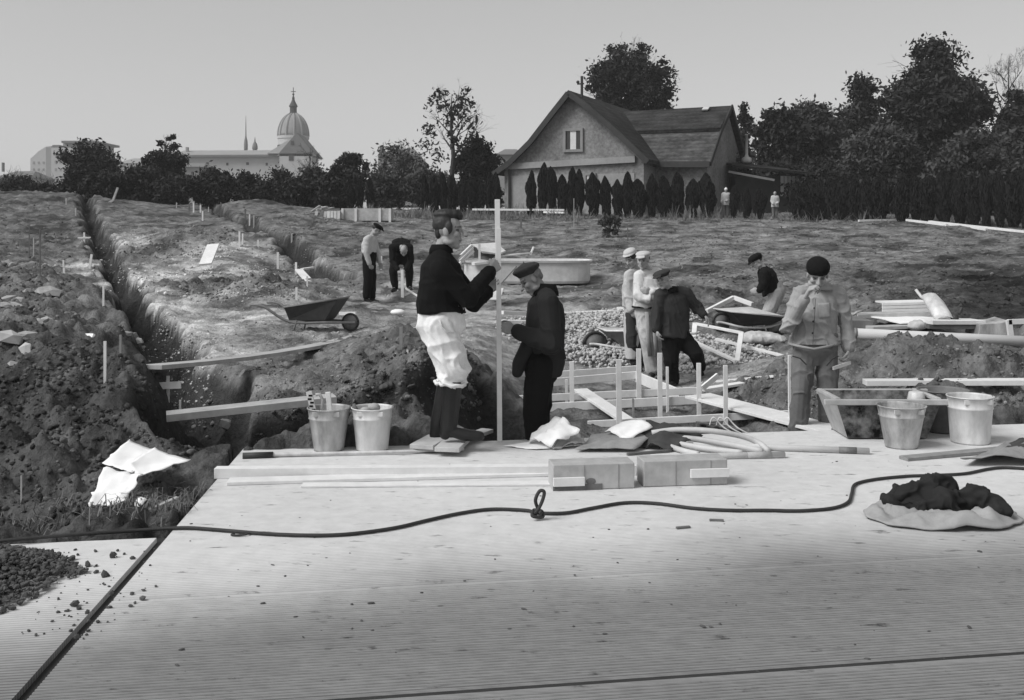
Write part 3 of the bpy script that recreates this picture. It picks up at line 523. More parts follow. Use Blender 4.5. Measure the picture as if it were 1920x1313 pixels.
def spires():
    c = P(461, 290, 420); k = 420 / F; m = MB()
    m.lathe([(2.8 * k, -12), (2.8 * k, 8 * k), (3.6 * k, 8.5 * k), (3.8 * k, 18 * k), (3 * k, 26 * k), (1.2 * k, 34 * k), (.8 * k, 55 * k), (.3 * k, 73 * k)], c, 10)
    tag(m.build('needle_spire', 'city_roof', smooth=True), 'thin needle spire rising over the roof of the long building', 'spire')
    c = P(478, 290, 400); k = 400 / F; m = MB(); m.lathe([(4.5 * k, -12), (4.5 * k, 10 * k), (5.4 * k, 11 * k), (5.2 * k, 15 * k), (4 * k, 20 * k), (1.4 * k, 24 * k), (1.2 * k, 27 * k), (.3 * k, 33 * k)], c, 12)
    tag(m.build('small_turret', 'city_roof', smooth=True), 'small round-capped turret next to the needle spire', 'turret')
    Y = 330; t = empty('apartment_block', tuple(P(115, 380, Y)), 'tall pale apartment block with a flat-roofed penthouse behind the tall dark tree', 'building')
    m = MB(); a = [P(57, 385, Y), P(57, 298, Y), P(72, 284, Y), P(86, 275, Y), P(96, 274, Y), P(96, 385, Y)]; m.loft([a, [p + V(0, 20, 0) for p in a]]); m.build('curved_wing', 'city_wall', t)
    m = MB(); cb(m, 96, 277, 136, 385, Y - 3, 20); m.build('tower_wall', 'city_wall', t)
    m = MB(); cb(m, 86, 276, 96, 385, Y - 2, 14); m.build('stair_wall', 'city_wall_dark', t)
    m = MB(); cb(m, 118, 268, 178, 385, Y + 4, 16); m.build('penthouse', 'city_wall_dark', t); m = MB(); cb(m, 115, 264, 180, 268, Y + 2, 20); m.build('penthouse_roof', 'city_roof', t); m = MB(); cb(m, 98, 272, 111, 277, Y, 8); m.build('roof_hatch', 'city_roof', t)
    win(t, [(104 + 9 * i, 290 + 14 * j, 3, 5) for i in range(4) for j in range(3)], Y - 3, 'city_wall_dark'); win(t, [(63 + 9 * i, 305 + 13 * j, 3, 4) for i in range(3) for j in range(2)], Y, 'city_wall_dark')
    for nm, lab, x0, x1, yb, yt, Y, mm, d in (('hipped_house', 'grey town house with a hipped roof behind the pale bare bushes', 709, 780, 292, 269, 150, 'city_wall_dark', 18), ('low_house', 'low grey roof at the edge of town, beside the apartment block', -12, 57, 333, 318, 260, 'city_wall_dark', 14),
        ('distant_house', 'plain distant house whose roof shows just behind the gable of the old house', 930, 985, 290, 273, 140, 'city_wall_dark', 12), ('flat_building', 'pale flat building glimpsed between the two dark trees', 218, 335, 306, 294, 320, 'city_wall', 14)):
        t = empty(nm, tuple(P((x0 + x1) / 2, 380, Y)), lab, 'building'); m = MB(); cb(m, x0, yb, x1, 385, Y, d); m.build('wall', mm, t); m = MB(); hip(m, x0, x1, yb, yt, 18, Y - .5, d + 1); m.build('roof', 'city_roof' if nm != 'flat_building' else 'city_wall_dark', t)
        if nm == 'hipped_house': win(t, [(722 + 14 * i, 304, 5, 8) for i in range(4)], Y); m = MB(); cb(m, 712, 273, 718, 286, Y + 6, 1.2); m.build('chimney', 'city_roof', t)
        if nm == 'low_house': m = MB(); cb(m, 3, 305, 6, 322, Y + 6, .8); m.build('chimney', 'city_roof', t)
spires()

# ------------------------------------------------------------------ trees, bushes and the conifer hedge
def quads_at(c, size, elong=1.0, droop=0.0):
    """one small leaf quad, turned at random, at each centre"""
    n = len(c); a = rng.normal(size=(n, 3)); a /= np.linalg.norm(a, axis=1)[:, None]; b = rng.normal(size=(n, 3)); b -= a * (a * b).sum(1)[:, None]; b /= np.linalg.norm(b, axis=1)[:, None]
    if droop: a[:, 2] += droop; a /= np.linalg.norm(a, axis=1)[:, None]
    s = size * (0.6 + .8 * rng.rand(n))[:, None]; a = a * s * elong; b = b * s
    v = np.stack([c - a, c + b * .6, c + a, c - b * .6], 1).reshape(-1, 3); f = np.arange(4 * n).reshape(n, 4); return v, f
def limbs(m, a, d, L, r, depth, spread, up, tips, lo=3, hi=5, seg=4):
    pts = [a]; dd = d.normalized(); rad = [r]
    for k in range(seg):
        dd = (dd + Vector((rnd.gauss(0, .16), rnd.gauss(0, .16), rnd.gauss(0, .08) + up))).normalized(); pts.append(pts[-1] + dd * (L / seg)); rad.append(max(r * (1 - .62 * (k + 1) / seg), .004))
    m.tube(pts, rad, 6 if r > .05 else 4 if r > .02 else 3)
    tips.append((pts[-1], depth))
    if depth <= 0: return
    for k in range(rnd.randint(lo, hi)):
        t = rnd.uniform(.35, 1.0); i = min(int(t * seg), seg - 1); p = pts[i].lerp(pts[i + 1], t * seg - i)
        s, u = frame(dd); th = rnd.uniform(0, 6.283); nd = dd + (s * math.cos(th) + u * math.sin(th)) * spread * rnd.uniform(.6, 1.2)
        limbs(m, p, nd, L * rnd.uniform(.5, .72), rad[i] * .62, depth - 1, spread, up * .8, tips, lo, hi, seg)
def tree(label, x0, y0, x1, y1, Y, m_leaf, nclump=60, per=70, leaf=.14, name='tree', cat='tree', group=None, twig_depth=2, bare=False, shape='round', trunk_r=None, hollow=.25, base=None, clump_r=.13, seed=None):
    if seed is not None: rnd.seed(seed); rng.seed(seed)
    s = Y / F; w = (x1 - x0) * s; h = (y1 - y0) * s; c = P((x0 + x1) / 2, (y0 + y1) / 2, Y); zg = gz(c.x, min(Y, 62)) if base is None else base
    t = empty(name, (c.x, Y, zg), label, cat, group); top = c.z + h / 2; tr = trunk_r or max(.06, w * .03)
    m = MB(); tips = []
    lift = max(c.z - h * .5 - zg, .3); p0 = V(c.x, Y, zg - .2); p1 = V(c.x + rnd.uniform(-.1, .1) * w, Y, zg + lift + h * .12); p2 = V(c.x + rnd.uniform(-.06, .06) * w, Y, top - h * .12)
    m.tube([p0, p0.lerp(p1, .5) + V(rnd.uniform(-.1, .1), 0, 0), p1, p1.lerp(p2, .5) + V(rnd.uniform(-.05, .05) * w, 0, 0), p2], [tr * 1.25, tr, tr * .85, tr * .5, tr * .12], 8)
    nl = 11 if not bare else 13
    for k in range(nl):
        q = k / nl; a = p1.lerp(p2, q * .85); th = k * 2.4 + rnd.uniform(-.4, .4); reach = (.42 if not bare else .42) * w * (1 - .5 * q) * rnd.uniform(.85, 1.2)
        limbs(m, a, V(math.cos(th), math.sin(th) * .8, .75 + .6 * q), reach, tr * .5 * (1 - .5 * q), twig_depth, .75, .05 if not bare else .08, tips, 2, 4 if not bare else 5)
    m.build('trunk', 'bark', t)
    if bare and not nclump: return t
    cl = []
    while len(cl) < nclump:
        p = rng.uniform(-1, 1, 3); rr = np.linalg.norm(p)
        if shape == 'round': ok = hollow < rr < 1 + .42 * vn(p[0] * 2.6, p[1] * 3, p[2] * 3 + (seed or 0))
        elif shape == 'cone':
            q = (p[2] + 1) / 2; ring = (1 - q) ** .8 * (.75 + .3 * math.sin(q * 22)) + .05; ok = math.hypot(p[0], p[1]) < ring
        else:
            q = (p[2] + 1) / 2; ring = .25 + .78 * (1 - q ** 1.6) ** .7; ok = math.hypot(p[0], p[1]) < ring * (.85 + .25 * math.sin(q * 13)) and rr > .15
        if ok: cl.append(p * [w / 2 * .93, w / 2 * .85, h / 2 * .95])
    cl = np.array(cl); cr = min(w, h) * clump_r; per = int(per * 1.7); leaf = leaf * .72
    n = nclump * per; cen = np.repeat(cl, per, 0) + rng.normal(size=(n, 3)) * np.repeat(cr * (.35 + .75 * rng.rand(nclump)), per)[:, None] * .78 * [1, 1, .8]
    v, f = quads_at(cen + [c.x, Y, c.z], leaf, 1.3); npmesh('crown', v, f, m_leaf, ORG[t.name], t)
    return t
G_ = 'trees and bushes along the edge of the field'
tree('tall dark tree hiding the foot of the apartment block', 112, 268, 222, 380, 66, 'leaf_dark', 150, 70, .13, group=G_, seed=1, clump_r=.10)
tree('dark tree with a thin tuft of bare twigs at its top, before the gabled outbuilding', 262, 282, 352, 382, 66, 'leaf_dark', 130, 60, .12, group=G_, seed=2, clump_r=.10)
tree('thin sparse treetop sticking out of the dark tree before the gabled outbuilding', 288, 246, 334, 330, 67, 'leaf_dark', 16, 36, .13, group=G_, seed=21, trunk_r=.1)
tree('small bare tree standing against the foot of the domed church', 545, 262, 618, 385, 66, 'leaf_dark', 0, 0, bare=True, group=G_, seed=3, twig_depth=3)
tree('dark rounded tree just past the small bare one', 622, 290, 692, 388, 66, 'leaf_dark', 100, 60, .12, group=G_, seed=4, clump_r=.10)
tree('pale leafless thicket in front of the hipped town house', 690, 276, 800, 386, 64, 'leaf_grey', 70, 40, .12, group=G_, seed=5, twig_depth=3, clump_r=.17)
tree('tall sparse tree with a few dark leaves left on its open branches', 772, 158, 912, 312, 62, 'leaf_dark', 75, 8, .15, group=G_, seed=6, twig_depth=3, trunk_r=.15, clump_r=.09)
tree('dense dark tree close to the eaves of the old house', 846, 248, 940, 385, 63, 'leaf_dark', 150, 75, .14, group=G_, seed=7, clump_r=.10, shape='dome')
tree('big round tree rising behind the roof of the old house', 1090, 84, 1266, 262, 78, 'leaf_dark', 330, 42, .16, group=G_, seed=8, twig_depth=3, clump_r=.065, hollow=.3)
tree('slim small conifer behind the white vent pipe', 1368, 182, 1420, 308, 70, 'leaf_dark', 55, 60, .13, name='conifer_tree', shape='cone', group=G_, seed=9, trunk_r=.08, clump_r=.12)
tree('low dark woodland tree between the vent pipe and the slatted shed', 1400, 205, 1535, 420, 66, 'leaf_dark', 170, 90, .17, group=G_, seed=10, hollow=0, clump_r=.1)
tree('ragged greyish tree above the slatted shed', 1450, 200, 1620, 420, 68, 'leaf_mid', 200, 85, .17, group=G_, seed=11, hollow=0, clump_r=.09)
tree('uneven tree leaning beside the great dark one, its top half bare', 1545, 150, 1690, 400, 70, 'leaf_dark', 200, 80, .17, group=G_, seed=12, shape='dome', clump_r=.09)
tree('great dark stepped tree, the tallest in the garden', 1630, 64, 1870, 405, 66, 'leaf_dark', 430, 90, .18, group=G_, seed=13, shape='dome', clump_r=.075)
tree('tall bare tree with fine twigs behind the great dark one', 1800, 84, 1975, 330, 74, 'leaf_dark', 0, 0, bare=True, group=G_, seed=14, twig_depth=4, trunk_r=.16)
tree('dark tree at the far end of the garden, under the bare twigs', 1842, 168, 1985, 405, 63, 'leaf_dark', 240, 85, .18, group=G_, seed=15, shape='dome', clump_r=.09)
tree('lower dark tree below the branches of the great stepped one', 1570, 235, 1720, 405, 60, 'leaf_mid', 200, 80, .16, group=G_, seed=16, hollow=0, clump_r=.1)
tree('broad low dark tree filling the garden behind the hedge end', 1745, 255, 1900, 412, 57, 'leaf_mid', 200, 80, .16, group=G_, seed=17, hollow=0, clump_r=.1)
BUSH = [(296, 330, 352, 392, 60, 'bush rooted below the gabled outbuilding'), (520, 336, 585, 392, 59, 'low bush in front of the small bare tree'), (1338, 296, 1412, 398, 62, 'dark bush squeezed between the old house and the low shed'), (1470, 300, 1580, 400, 58, 'dark bush behind the slatted wall of the low shed'), (-15, 330, 70, 385, 60, 'scrubby bush on the earth bank before the low grey roof'), (55, 345, 125, 390, 60, 'low bush at the head of the long trench'), (150, 322, 250, 386, 61, 'dark bush under the tall dark tree'), (225, 318, 300, 388, 61, 'bush filling the gap between the two dark trees'),
        (340, 330, 420, 386, 62, 'bush right under the end of the long pale building'), (372, 318, 445, 386, 62, 'rounded bush swelling over the low scrub'), (430, 328, 500, 388, 62, 'bush beneath the needle spire'), (485, 322, 560, 390, 62, 'broad bush below the transept of the church'),
        (548, 318, 630, 390, 60, 'thick scrub round the trunk of the small bare tree'), (600, 322, 680, 392, 59, 'dark scrub behind the three small conifers'), (690, 330, 765, 392, 59, 'thin scrub at the foot of the leafless thicket'), (755, 318, 850, 392, 60, 'scrub below the tall sparse tree')]
for k, (x0, y0, x1, y1, Y, lab) in enumerate(BUSH):
    tree(lab, x0, y0, x1, y1, Y, 'leaf_mid' if k in (4, 12, 14, 15) else 'leaf_dark', 70, 60, .12, name='bush', cat='bush', group='bushes at the edge of the field', seed=40 + k, trunk_r=.05, twig_depth=1, clump_r=.15)
# clipped conifers: one built, the rest copied
def thuja_proto(sd, ex, lump):
    rng.seed(sd); rnd.seed(sd); n = 3000; q = rng.rand(n) ** .85; ring = np.minimum(.36 + q * .9, 1) * (1 - q ** ex) ** .75; th = rng.rand(n) * 6.283; rr = ring * (.72 + .3 * rng.rand(n)) * (1 + lump * np.sin(th * 3 + q * 9 + sd) + lump * .8 * np.sin(q * 17 + th * 2 + sd))
    c = np.stack([rr * np.cos(th) * .5, rr * np.sin(th) * .5, .04 + q * .95], 1)
    a = np.stack([np.cos(th) * .25, np.sin(th) * .25, np.ones(n)], 1) + rng.normal(size=(n, 3)) * .25; a /= np.linalg.norm(a, axis=1)[:, None]; b = np.cross(a, rng.normal(size=(n, 3))); b /= np.linalg.norm(b, axis=1)[:, None]
    a *= .05; b *= np.stack([np.full(n, .075)] * 3, 1)
    v = np.stack([c - a, c + b * .6, c + a * 1.2, c - b * .6], 1).reshape(-1, 3); f = np.arange(4 * n).reshape(n, 4)
    cm = npmesh('foliage', v, f, 'thuja'); m = MB(); m.tube([(0, 0, -.1), (0, 0, .5)], [.05, .03], 6); tm = m.build('trunk', 'bark', org=(0, 0, 0)); return cm.data, tm.data, cm, tm
PROT = []
for sd, ex, lump in ((5, 3.2, .10), (6, 2.0, .16), (8, 4.5, .14), (11, 2.6, .2)):
    cme, tme, o1, o2 = thuja_proto(sd, ex, lump); bpy.data.objects.remove(o1); bpy.data.objects.remove(o2); PROT.append((cme, tme))
rnd.seed(77)
def thuja(px, ytop, ybase, Y, wpx, label, group):
    c = P(px, ybase, Y); zg = gz(c.x, Y); top = P(px, ytop, Y).z; h = (top - zg) * rnd.uniform(.9, 1.07); w = wpx * Y / F * rnd.uniform(.82, 1.25); cme, tme = rnd.choice(PROT)
    t = empty('clipped_conifer', (c.x, Y, zg), label, 'conifer', group); t.rotation_euler = (rnd.uniform(-.04, .04), rnd.uniform(-.05, .05), rnd.uniform(0, 6.28)); t.scale = (w, w, h)
    for nm, me in (('foliage', cme), ('trunk', tme)):
        o = bpy.data.objects.new(nm, me); scene.collection.objects.link(o); o.parent = t
rowA = [(797, 330), (815, 335), (832, 328), (850, 333), (868, 336), (885, 330), (902, 334), (917, 326), (930, 330)]
for k, (px, yt) in enumerate(rowA): thuja(px, yt, 392, 53.5 - k * .1, 24, ORDS[len(rowA) - 1 - k] + ' clipped conifer from the house corner in the row under the dense dark tree', 'clipped conifers in the row beside the house')
rowB = [(995, 322, 20), (1017, 311, 22), (1037, 318, 19), (1054, 322, 21), (1070, 314, 20), (1086, 322, 18), (1113, 324, 23), (1137, 327, 20), (1160, 334, 22), (1176, 322, 20), (1198, 334, 26), (1222, 322, 24), (1245, 326, 24), (1272, 328, 26), (1298, 331, 24), (1327, 329, 26)]
for k, (px, yt, w) in enumerate(rowB): thuja(px, yt, 402, 51.5 - k * .1, w * 1.3, ORDS[k] + ' clipped conifer from the downpipe in the row before the old house', 'clipped conifers in the row before the old house')
for k, (px, yt) in enumerate([(659, 344), (676, 341), (694, 338)]): thuja(px, yt, 388, 55, 18, ['small dark conifer nearest the small bare tree', 'small dark conifer in the middle of its group of three', 'small dark conifer nearest the leafless thicket'][k], 'three small conifers beside the thicket')
rowC = [(1375, 350), (1400, 352), (1425, 356), (1497, 340), (1516, 336), (1537, 334), (1557, 338), (1580, 330), (1602, 334), (1626, 328), (1652, 330), (1690, 326), (1717, 330), (1740, 326), (1770, 326), (1800, 322), (1826, 326), (1850, 320), (1876, 324), (1900, 318), (1925, 322)]
for k, (px, yt) in enumerate(rowC): thuja(px, yt, 410, 49.5 - k * .3, 38 if k > 2 else 28, (ORDS[k] if k < 20 else 'last') + ' clipped conifer of the garden hedge, counted from the child in the pale cap', 'clipped conifers of the garden hedge')
def shrub(): tree('small lone dark shrub in the open field before the old house', 1126, 402, 1166, 446, 37, 'leaf_mid', 18, 40, .06, name='shrub', cat='shrub', seed=71, trunk_r=.03, twig_depth=1)
shrub()

# ------------------------------------------------------------------ people
def remesh(m, name, material, parent, voxel, smooth=4, disp=None, org=None, clampz=None, tonefn=None):
    """fuse overlapping closed pieces into ONE continuous surface"""
    if parent is not None: org = ORG[parent.name]
    me = m.mesh('raw', org); tmp = bpy.data.objects.new('raw', me); scene.collection.objects.link(tmp)
    r = tmp.modifiers.new('r', 'REMESH'); r.mode = 'VOXEL'; r.voxel_size = voxel; r.adaptivity = 0
    s = tmp.modifiers.new('s', 'SMOOTH'); s.factor = .5; s.iterations = smooth
    dg = bpy.context.evaluated_depsgraph_get(); out = bpy.data.meshes.new_from_object(tmp.evaluated_get(dg)); bpy.data.objects.remove(tmp)
    out.name = name; n = len(out.vertices); co = np.empty(n * 3, np.float32); out.vertices.foreach_get('co', co); co = co.reshape(-1, 3)
    if disp is not None:
        no = np.empty(n * 3, np.float32); out.vertices.foreach_get('normal', no); no = no.reshape(-1, 3)
        co = co + no * np.asarray(disp(co + np.array(org, np.float32)))[:, None]
    if clampz is not None: co[:, 2] = np.maximum(co[:, 2], clampz - org[2])
    out.vertices.foreach_set('co', np.asarray(co, np.float32).ravel())
    if tonefn is not None:
        a = out.attributes.new('tone', 'FLOAT', 'POINT'); a.data.foreach_set('value', np.asarray(tonefn(co + np.array(org, np.float32)), np.float32))
    out.update(); return link(name, out, material, parent, org, True)
def folds(amp, sx=9, sz=6, seed=0, pts=()):
    """thin cloth creases, thicker near the joints in pts"""
    def f(p):
        wx = vn(p[:, 0] * 3, p[:, 1] * 3, p[:, 2] * 3 + seed); out = np.zeros(len(p)); w = np.full(len(p), .55)
        for c, rad in pts: w += .9 * np.exp(-((p - np.array(c)) ** 2).sum(1) / rad ** 2)
        for k, (fx, fz, g) in enumerate(((sx * .62, sz * .75, 1.0), (sx * 1.25, sz * 1.3, .6))):
            q = vn((p[:, 0] + .5 * p[:, 2]) * fx + 1.5 * wx + 7 * k, p[:, 1] * fx, (p[:, 2] - .25 * p[:, 0]) * fz + seed); out += g * (np.clip(1 - np.abs(q) * 3.4, 0, 1) ** 1.3 - .25)
        return amp * w * out
    return f
def hand(m, wrist, d, pn, th, k=1.0, curl=.9, spread=0.0):
    """palm with four unequal bent fingers and a thumb leaving the side of the palm. d: wrist to knuckles, pn: the way the fingers curl, th: thumb side"""
    d = d.normalized(); th = (th - d * th.dot(d)).normalized(); pn = (pn - d * pn.dot(d)); pn = (pn - th * pn.dot(th)).normalized()
    lens = [.042, .047, .044, .034]
    for i in range(4):
        off = th * (.033 - .022 * i) * k; kn = wrist + d * (.088 - .006 * abs(i - 1.2)) * k + off
        m.cap(wrist + d * .012 * k + off * .55, kn, .0165 * k, .0125 * k, 8)
        p = kn; a = .25 + curl * .45; L = lens[i] * k; r = .0098 * k
        for j in range(3):
            dirn = d * math.cos(a) + pn * math.sin(a) + th * spread * (1.5 - i) * .1; q = p + dirn.normalized() * L
            m.cap(p, q, r, r * .9, 8); p = q; L *= .72; r *= .9; a += curl * (.95 if j == 0 else .8) * (1 + .12 * (i - 1.5) * .5)
    b = wrist + d * .028 * k + th * .024 * k; c = b + (d * .75 + th * .62 + pn * .35).normalized() * .042 * k; e = c + (d * .9 + th * .05 + pn * (.3 + .5 * curl)).normalized() * .034 * k; f_ = e + (d * .75 - th * .25 + pn * (.3 + .6 * curl)).normalized() * .026 * k
    m.chain([wrist + d * .01 * k, b, c, e, f_], [.017 * k, .0165 * k, .0125 * k, .0108 * k, .009 * k], 8)
def head_parts(m, c, f, u, k=1.0, beard=False, nose=1.0):
    f = f.normalized(); s = f.cross(u).normalized(); u = s.cross(f).normalized()
    A = lambda F_, S_, U_: c + f * F_ * k + s * S_ * k + u * U_ * k
    E = lambda q, rs, rf, ru: m.ell(A(*q), s * rs * k, f * rf * k, u * ru * k, 14, 10)
    E((-.012, 0, .032), .076, .096, .090); E((.022, 0, -.045), .060, .066, .078); E((.058, 0, -.102), .030, .026, .022); E((-.005, 0, -.062), .062, .060, .05)
    m.cap(A(.084, 0, .016), A(.110 * nose, 0, -.026), .010 * k, .0145 * k, 8)
    for q in (-1, 1):
        m.cap(A(.080, .014 * q, .028), A(.066, .044 * q, .026), .012 * k, .010 * k, 8); E((.058, .040 * q, -.022), .024, .026, .024); E((.098 * nose, .012 * q, -.028), .009, .010, .009)
        E((-.004, .078 * q, -.008), .010, .021, .033); E((.010, .056 * q, -.075), .016, .036, .022)
    E((.083, 0, -.058), .024, .012, .008); E((.080, 0, -.073), .021, .012, .009)
    return A, f, s, u
def head_tone(c, f, s, u, k, tone):
    def fn(p):
        q = (p - np.array(c)) / k; F_, S_, U_ = q @ np.array(f), q @ np.array(s), q @ np.array(u); t = np.full(len(p), tone)
        eye = (F_ > .045) & (np.hypot(np.abs(S_) - .032, (U_ - .004) * 1.5) < .016); t = np.where(eye, tone * .28, t)
        t = np.where((F_ > .04) & (np.abs(np.abs(S_) - .032) < .022) & (np.abs(U_ - .030) < .007), tone * .35, t)
        t = np.where((F_ > .06) & (np.abs(S_) < .024) & (np.abs(U_ + .066) < .006), tone * .5, t)
        t = np.where((F_ > .085) & (np.abs(np.abs(S_) - .009) < .005) & (np.abs(U_ + .037) < .004), tone * .4, t)
        return t
    return fn
def ring(c, s, f, w, d, n=18, p=2.4):
    out = []
    for i in range(n):
        t = 2 * math.pi * i / n; ct, st = math.cos(t), math.sin(t)
        out.append(c + s * (w * math.copysign(abs(ct) ** (2 / p), ct)) + f * (d * math.copysign(abs(st) ** (2 / p), st)))
    return out
def person(label, Y0, J, face, up=(0, 0, 1), bf=None, k=1.0, vox=.008, skin=.32, top=None, legs=None, shoe=None, hair=None, hat=None, hands=None, sole=None, extra=None, nose=1.0, group=None, hk=1.0):
    Q = {n: P(a, b, Y0 + d) for n, (a, b, d) in J.items()}
    f = Vector(face).normalized(); u = Vector(up).normalized(); hc = Q['head']
    mid = (Q['hipR'] + Q['hipL']) / 2; org = (mid.x, mid.y, min(Q['toR'].z, Q['toL'].z)); sd = (Q['shL'] - Q['shR']).normalized(); nb = Q['nb']
    sp = (nb - mid).normalized(); sd = (sd - sp * sd.dot(sp) * .8).normalized(); fw = Vector(bf).normalized() if bf else sp.cross(sd)
    hs = (Q['hipL'] - Q['hipR']).normalized()
    # the body: one continuous surface
    m = MB(); A, f, s, u = head_parts(m, hc, f, u, k * hk, nose=nose); m.cap(A(-.022, 0, -.05), nb - sp * .03, .052 * k, .060 * k)
    ch = Q.get('chest', mid.lerp(nb, .62))
    m.loft([ring(mid - sp * .05, hs, fw, .13 * k, .09 * k), ring(mid.lerp(ch, .5), sd, fw, .12 * k, .085 * k), ring(ch, sd, fw, .15 * k, .09 * k), ring(nb - sp * .05, sd, fw, .13 * k, .06 * k), ring(nb, sd, fw, .055 * k, .055 * k)])
    for q in 'RL':
        m.chain([nb.lerp(Q['sh' + q], .6), Q['sh' + q], Q['el' + q], Q['wr' + q]], [.05 * k, .050 * k, .038 * k, .027 * k])
        m.chain([mid.lerp(Q['hip' + q], .6), Q['hip' + q], Q['kn' + q], Q['an' + q]], [.08 * k, .075 * k, .052 * k, .036 * k])
        m.cap(Q['an' + q], Q['to' + q].lerp(Q['an' + q], .55), .030 * k, .018 * k)
        hd = (hands or {}).get(q, {}); d = (Q['ha' + q] - Q['wr' + q]); pn = Vector(hd.get('pn', (0, -1, 0))); th = Vector(hd.get('th', (0, 0, 1)))
        hand(m, Q['wr' + q], d, pn, th, k * hd.get('k', 1.0), hd.get('curl', .8))
    ht = head_tone(hc, f, s, u, k * hk, skin)
    body = remesh(m, 'person', 'skin', None, vox * .78, 3, None, org, None, ht); tag(body, label, 'person', group)
    # the top: jacket or sweater
    T = dict(name='jacket', mat='cloth_charcoal', w=.215, d=.145, waist=.185, wd=.135, hw=.2, hd=.15, hem=.12, sl=(.078, .066, .050), amp=.013, sleeve=.93, neck=.075, belly=0.0); T.update(top or {})
    m = MB(); hemc = Q.get('hem', mid - sp * T['hem'])
    st = [ring(hemc, hs, fw, T['hw'] * k, T['hd'] * k), ring(hemc.lerp(ch, .42) + fw * T['belly'], sd, fw, T['waist'] * k, T['wd'] * k), ring(ch, sd, fw, T['w'] * .97 * k, T['d'] * k), ring(ch.lerp(nb, .6), sd, fw, T['w'] * .86 * k, T['d'] * .86 * k), ring(nb - sp * .02, sd, fw, T['neck'] * 1.2 * k, T['neck'] * 1.1 * k), ring(nb + sp * .025 * k, sd, fw, T['neck'] * k, T['neck'] * k)]
    m.loft(st)
    for q in 'RL':
        e = Q['el' + q].lerp(Q['wr' + q], T['sleeve']); r0, r1, r2 = [x * k for x in T['sl']]
        m.chain([nb.lerp(Q['sh' + q], .5), Q['sh' + q], Q['sh' + q].lerp(Q['el' + q], .5), Q['el' + q], e], [r0 * .95, r0, (r0 + r1) / 2, r1, r2])
    pts = [(Q['el' + q], .14 * k) for q in 'RL'] + [(hemc, .2 * k)]
    jk = remesh(m, T['name'], T['mat'], body, vox, 4, folds(T['amp'] * k, pts=pts, seed=hash_(label)))
    # trousers
    L_ = dict(mat='cloth_charcoal', r=(.098, .078, .064), amp=.011, end=.97, pw=.175, pd=.125, low=False); L_.update(legs or {})
    m = MB(); m.loft([ring(mid + sp * .16, hs, fw, L_['pw'] * .92 * k, L_['pd'] * .95 * k), ring(mid, hs, fw, L_['pw'] * k, L_['pd'] * 1.02 * k), ring(mid - V(0, 0, .15 * k), hs, fw, L_['pw'] * .74 * k, L_['pd'] * .66 * k)])
    for q in 'RL':
        h, kn, an = Q['hip' + q], Q['kn' + q], Q['an' + q]; e = kn.lerp(an, L_['end']); r0, r1, r2 = [x * k for x in L_['r']]
        m.chain([mid.lerp(h, .7), h, h.lerp(kn, .5), kn, e], [r0 * .95, r0, (r0 + r1) / 2 * 1.02, r1, r2])
    pts = [(Q['kn' + q], .15 * k) for q in 'RL'] + [(Q['kn' + q].lerp(Q['an' + q], L_['end']), .12 * k) for q in 'RL'] + [(mid - V(0, 0, .1), .15 * k)]
    tr = remesh(m, 'trousers', L_['mat'], body, vox, 4, folds(L_['amp'] * k, 7, 5, hash_(label) + 3, pts))
    # boots or shoes
    B = dict(mat='boot_leather', h=.12, r=.055, w=.047, name='shoe'); B.update(shoe or {})
    for q in 'RL':
        an, to = Q['an' + q], Q['to' + q]; kn = Q['kn' + q]; up_ = (kn - an).normalized(); fd = to - an; sl = to.z - .035 * k
        heel = an - (an - V(an.x, an.y, to.z)) * .9 - Vector((fd.x, fd.y, 0)).normalized() * .03 * k
        m = MB(); m.chain([an + up_ * B['h'] * k, an, heel], [B['r'] * k, B['r'] * .86 * k, .042 * k]); m.chain([an.lerp(heel, .5), to.lerp(heel, .35), to], [.046 * k, B['w'] * k, B['w'] * .8 * k])
        if abs(an.z - to.z) < .3 * k: remesh(m, B['name'], B['mat'], body, vox * .8, 3, None, None, sl)
        else: remesh(m, B['name'], B['mat'], body, vox * .8, 3)
    kb = k; k = k * hk
    if hair:
        m = MB(); A = lambda F_, S_, U_: hc + f * F_ * k + s * S_ * k + u * U_ * k
        for (q, rs, rf, ru) in hair['e']: m.ell(A(*q), s * rs * k, f * rf * k, u * ru * k, 14, 10)
        remesh(m, 'hair', hair.get('mat', 'hair'), body, .006 * max(k, 1), 2, folds(.004, 38, 14, 3))
    if hat: hat(lambda F_, S_, U_: hc + f * F_ * k + s * S_ * k + u * U_ * k, f, s, u, k, body)
    if extra: extra(Q, body, jk, tr, dict(A=lambda F_, S_, U_: hc + f * F_ * k + s * S_ * k + u * U_ * k, f=f, s=s, u=u, sp=sp, sd=sd, fw=fw, nb=nb, mid=mid, hs=hs, k=kb))
    return body
def hash_(s): return sum((i + 1) * ord(c) for i, c in enumerate(s)) % 97
def collar(Q, jk, g, mm, h=.055, r=.078, open_=0.35, lean=0.0):
    """a folded collar ring round the neck, open in front"""
    m = MB(); rows = []
    for dz, rr in ((-.015, 1.12), (h * .55, 1.0), (h, 1.02), (h * .9, 1.12), (h * .25, 1.42), (-.02, 1.5)):
        row = []
        for i in range(17):
            t = math.pi / 2 + open_ + (2 * math.pi - 2 * open_) * i / 16; row.append(g['nb'] + g['sd'] * math.cos(t) * r * rr * g['k'] + g['fw'] * (math.sin(t) * r * rr * g['k'] * (1.0) + lean) + g['sp'] * dz * g['k'])
        rows.append(row)
    m.loft(rows, False, False); o = m.build('collar', mm, jk, smooth=True); md = o.modifiers.new('t', 'SOLIDIFY'); md.thickness = .006; return o
def buttons(jk, pts, mm='cloth_black', r=.009):
    for p in pts: m = MB(); m.ell(p, V(r, 0, 0), V(0, .005, 0), V(0, 0, r), 8, 6); m.build('button', mm, jk, smooth=True)

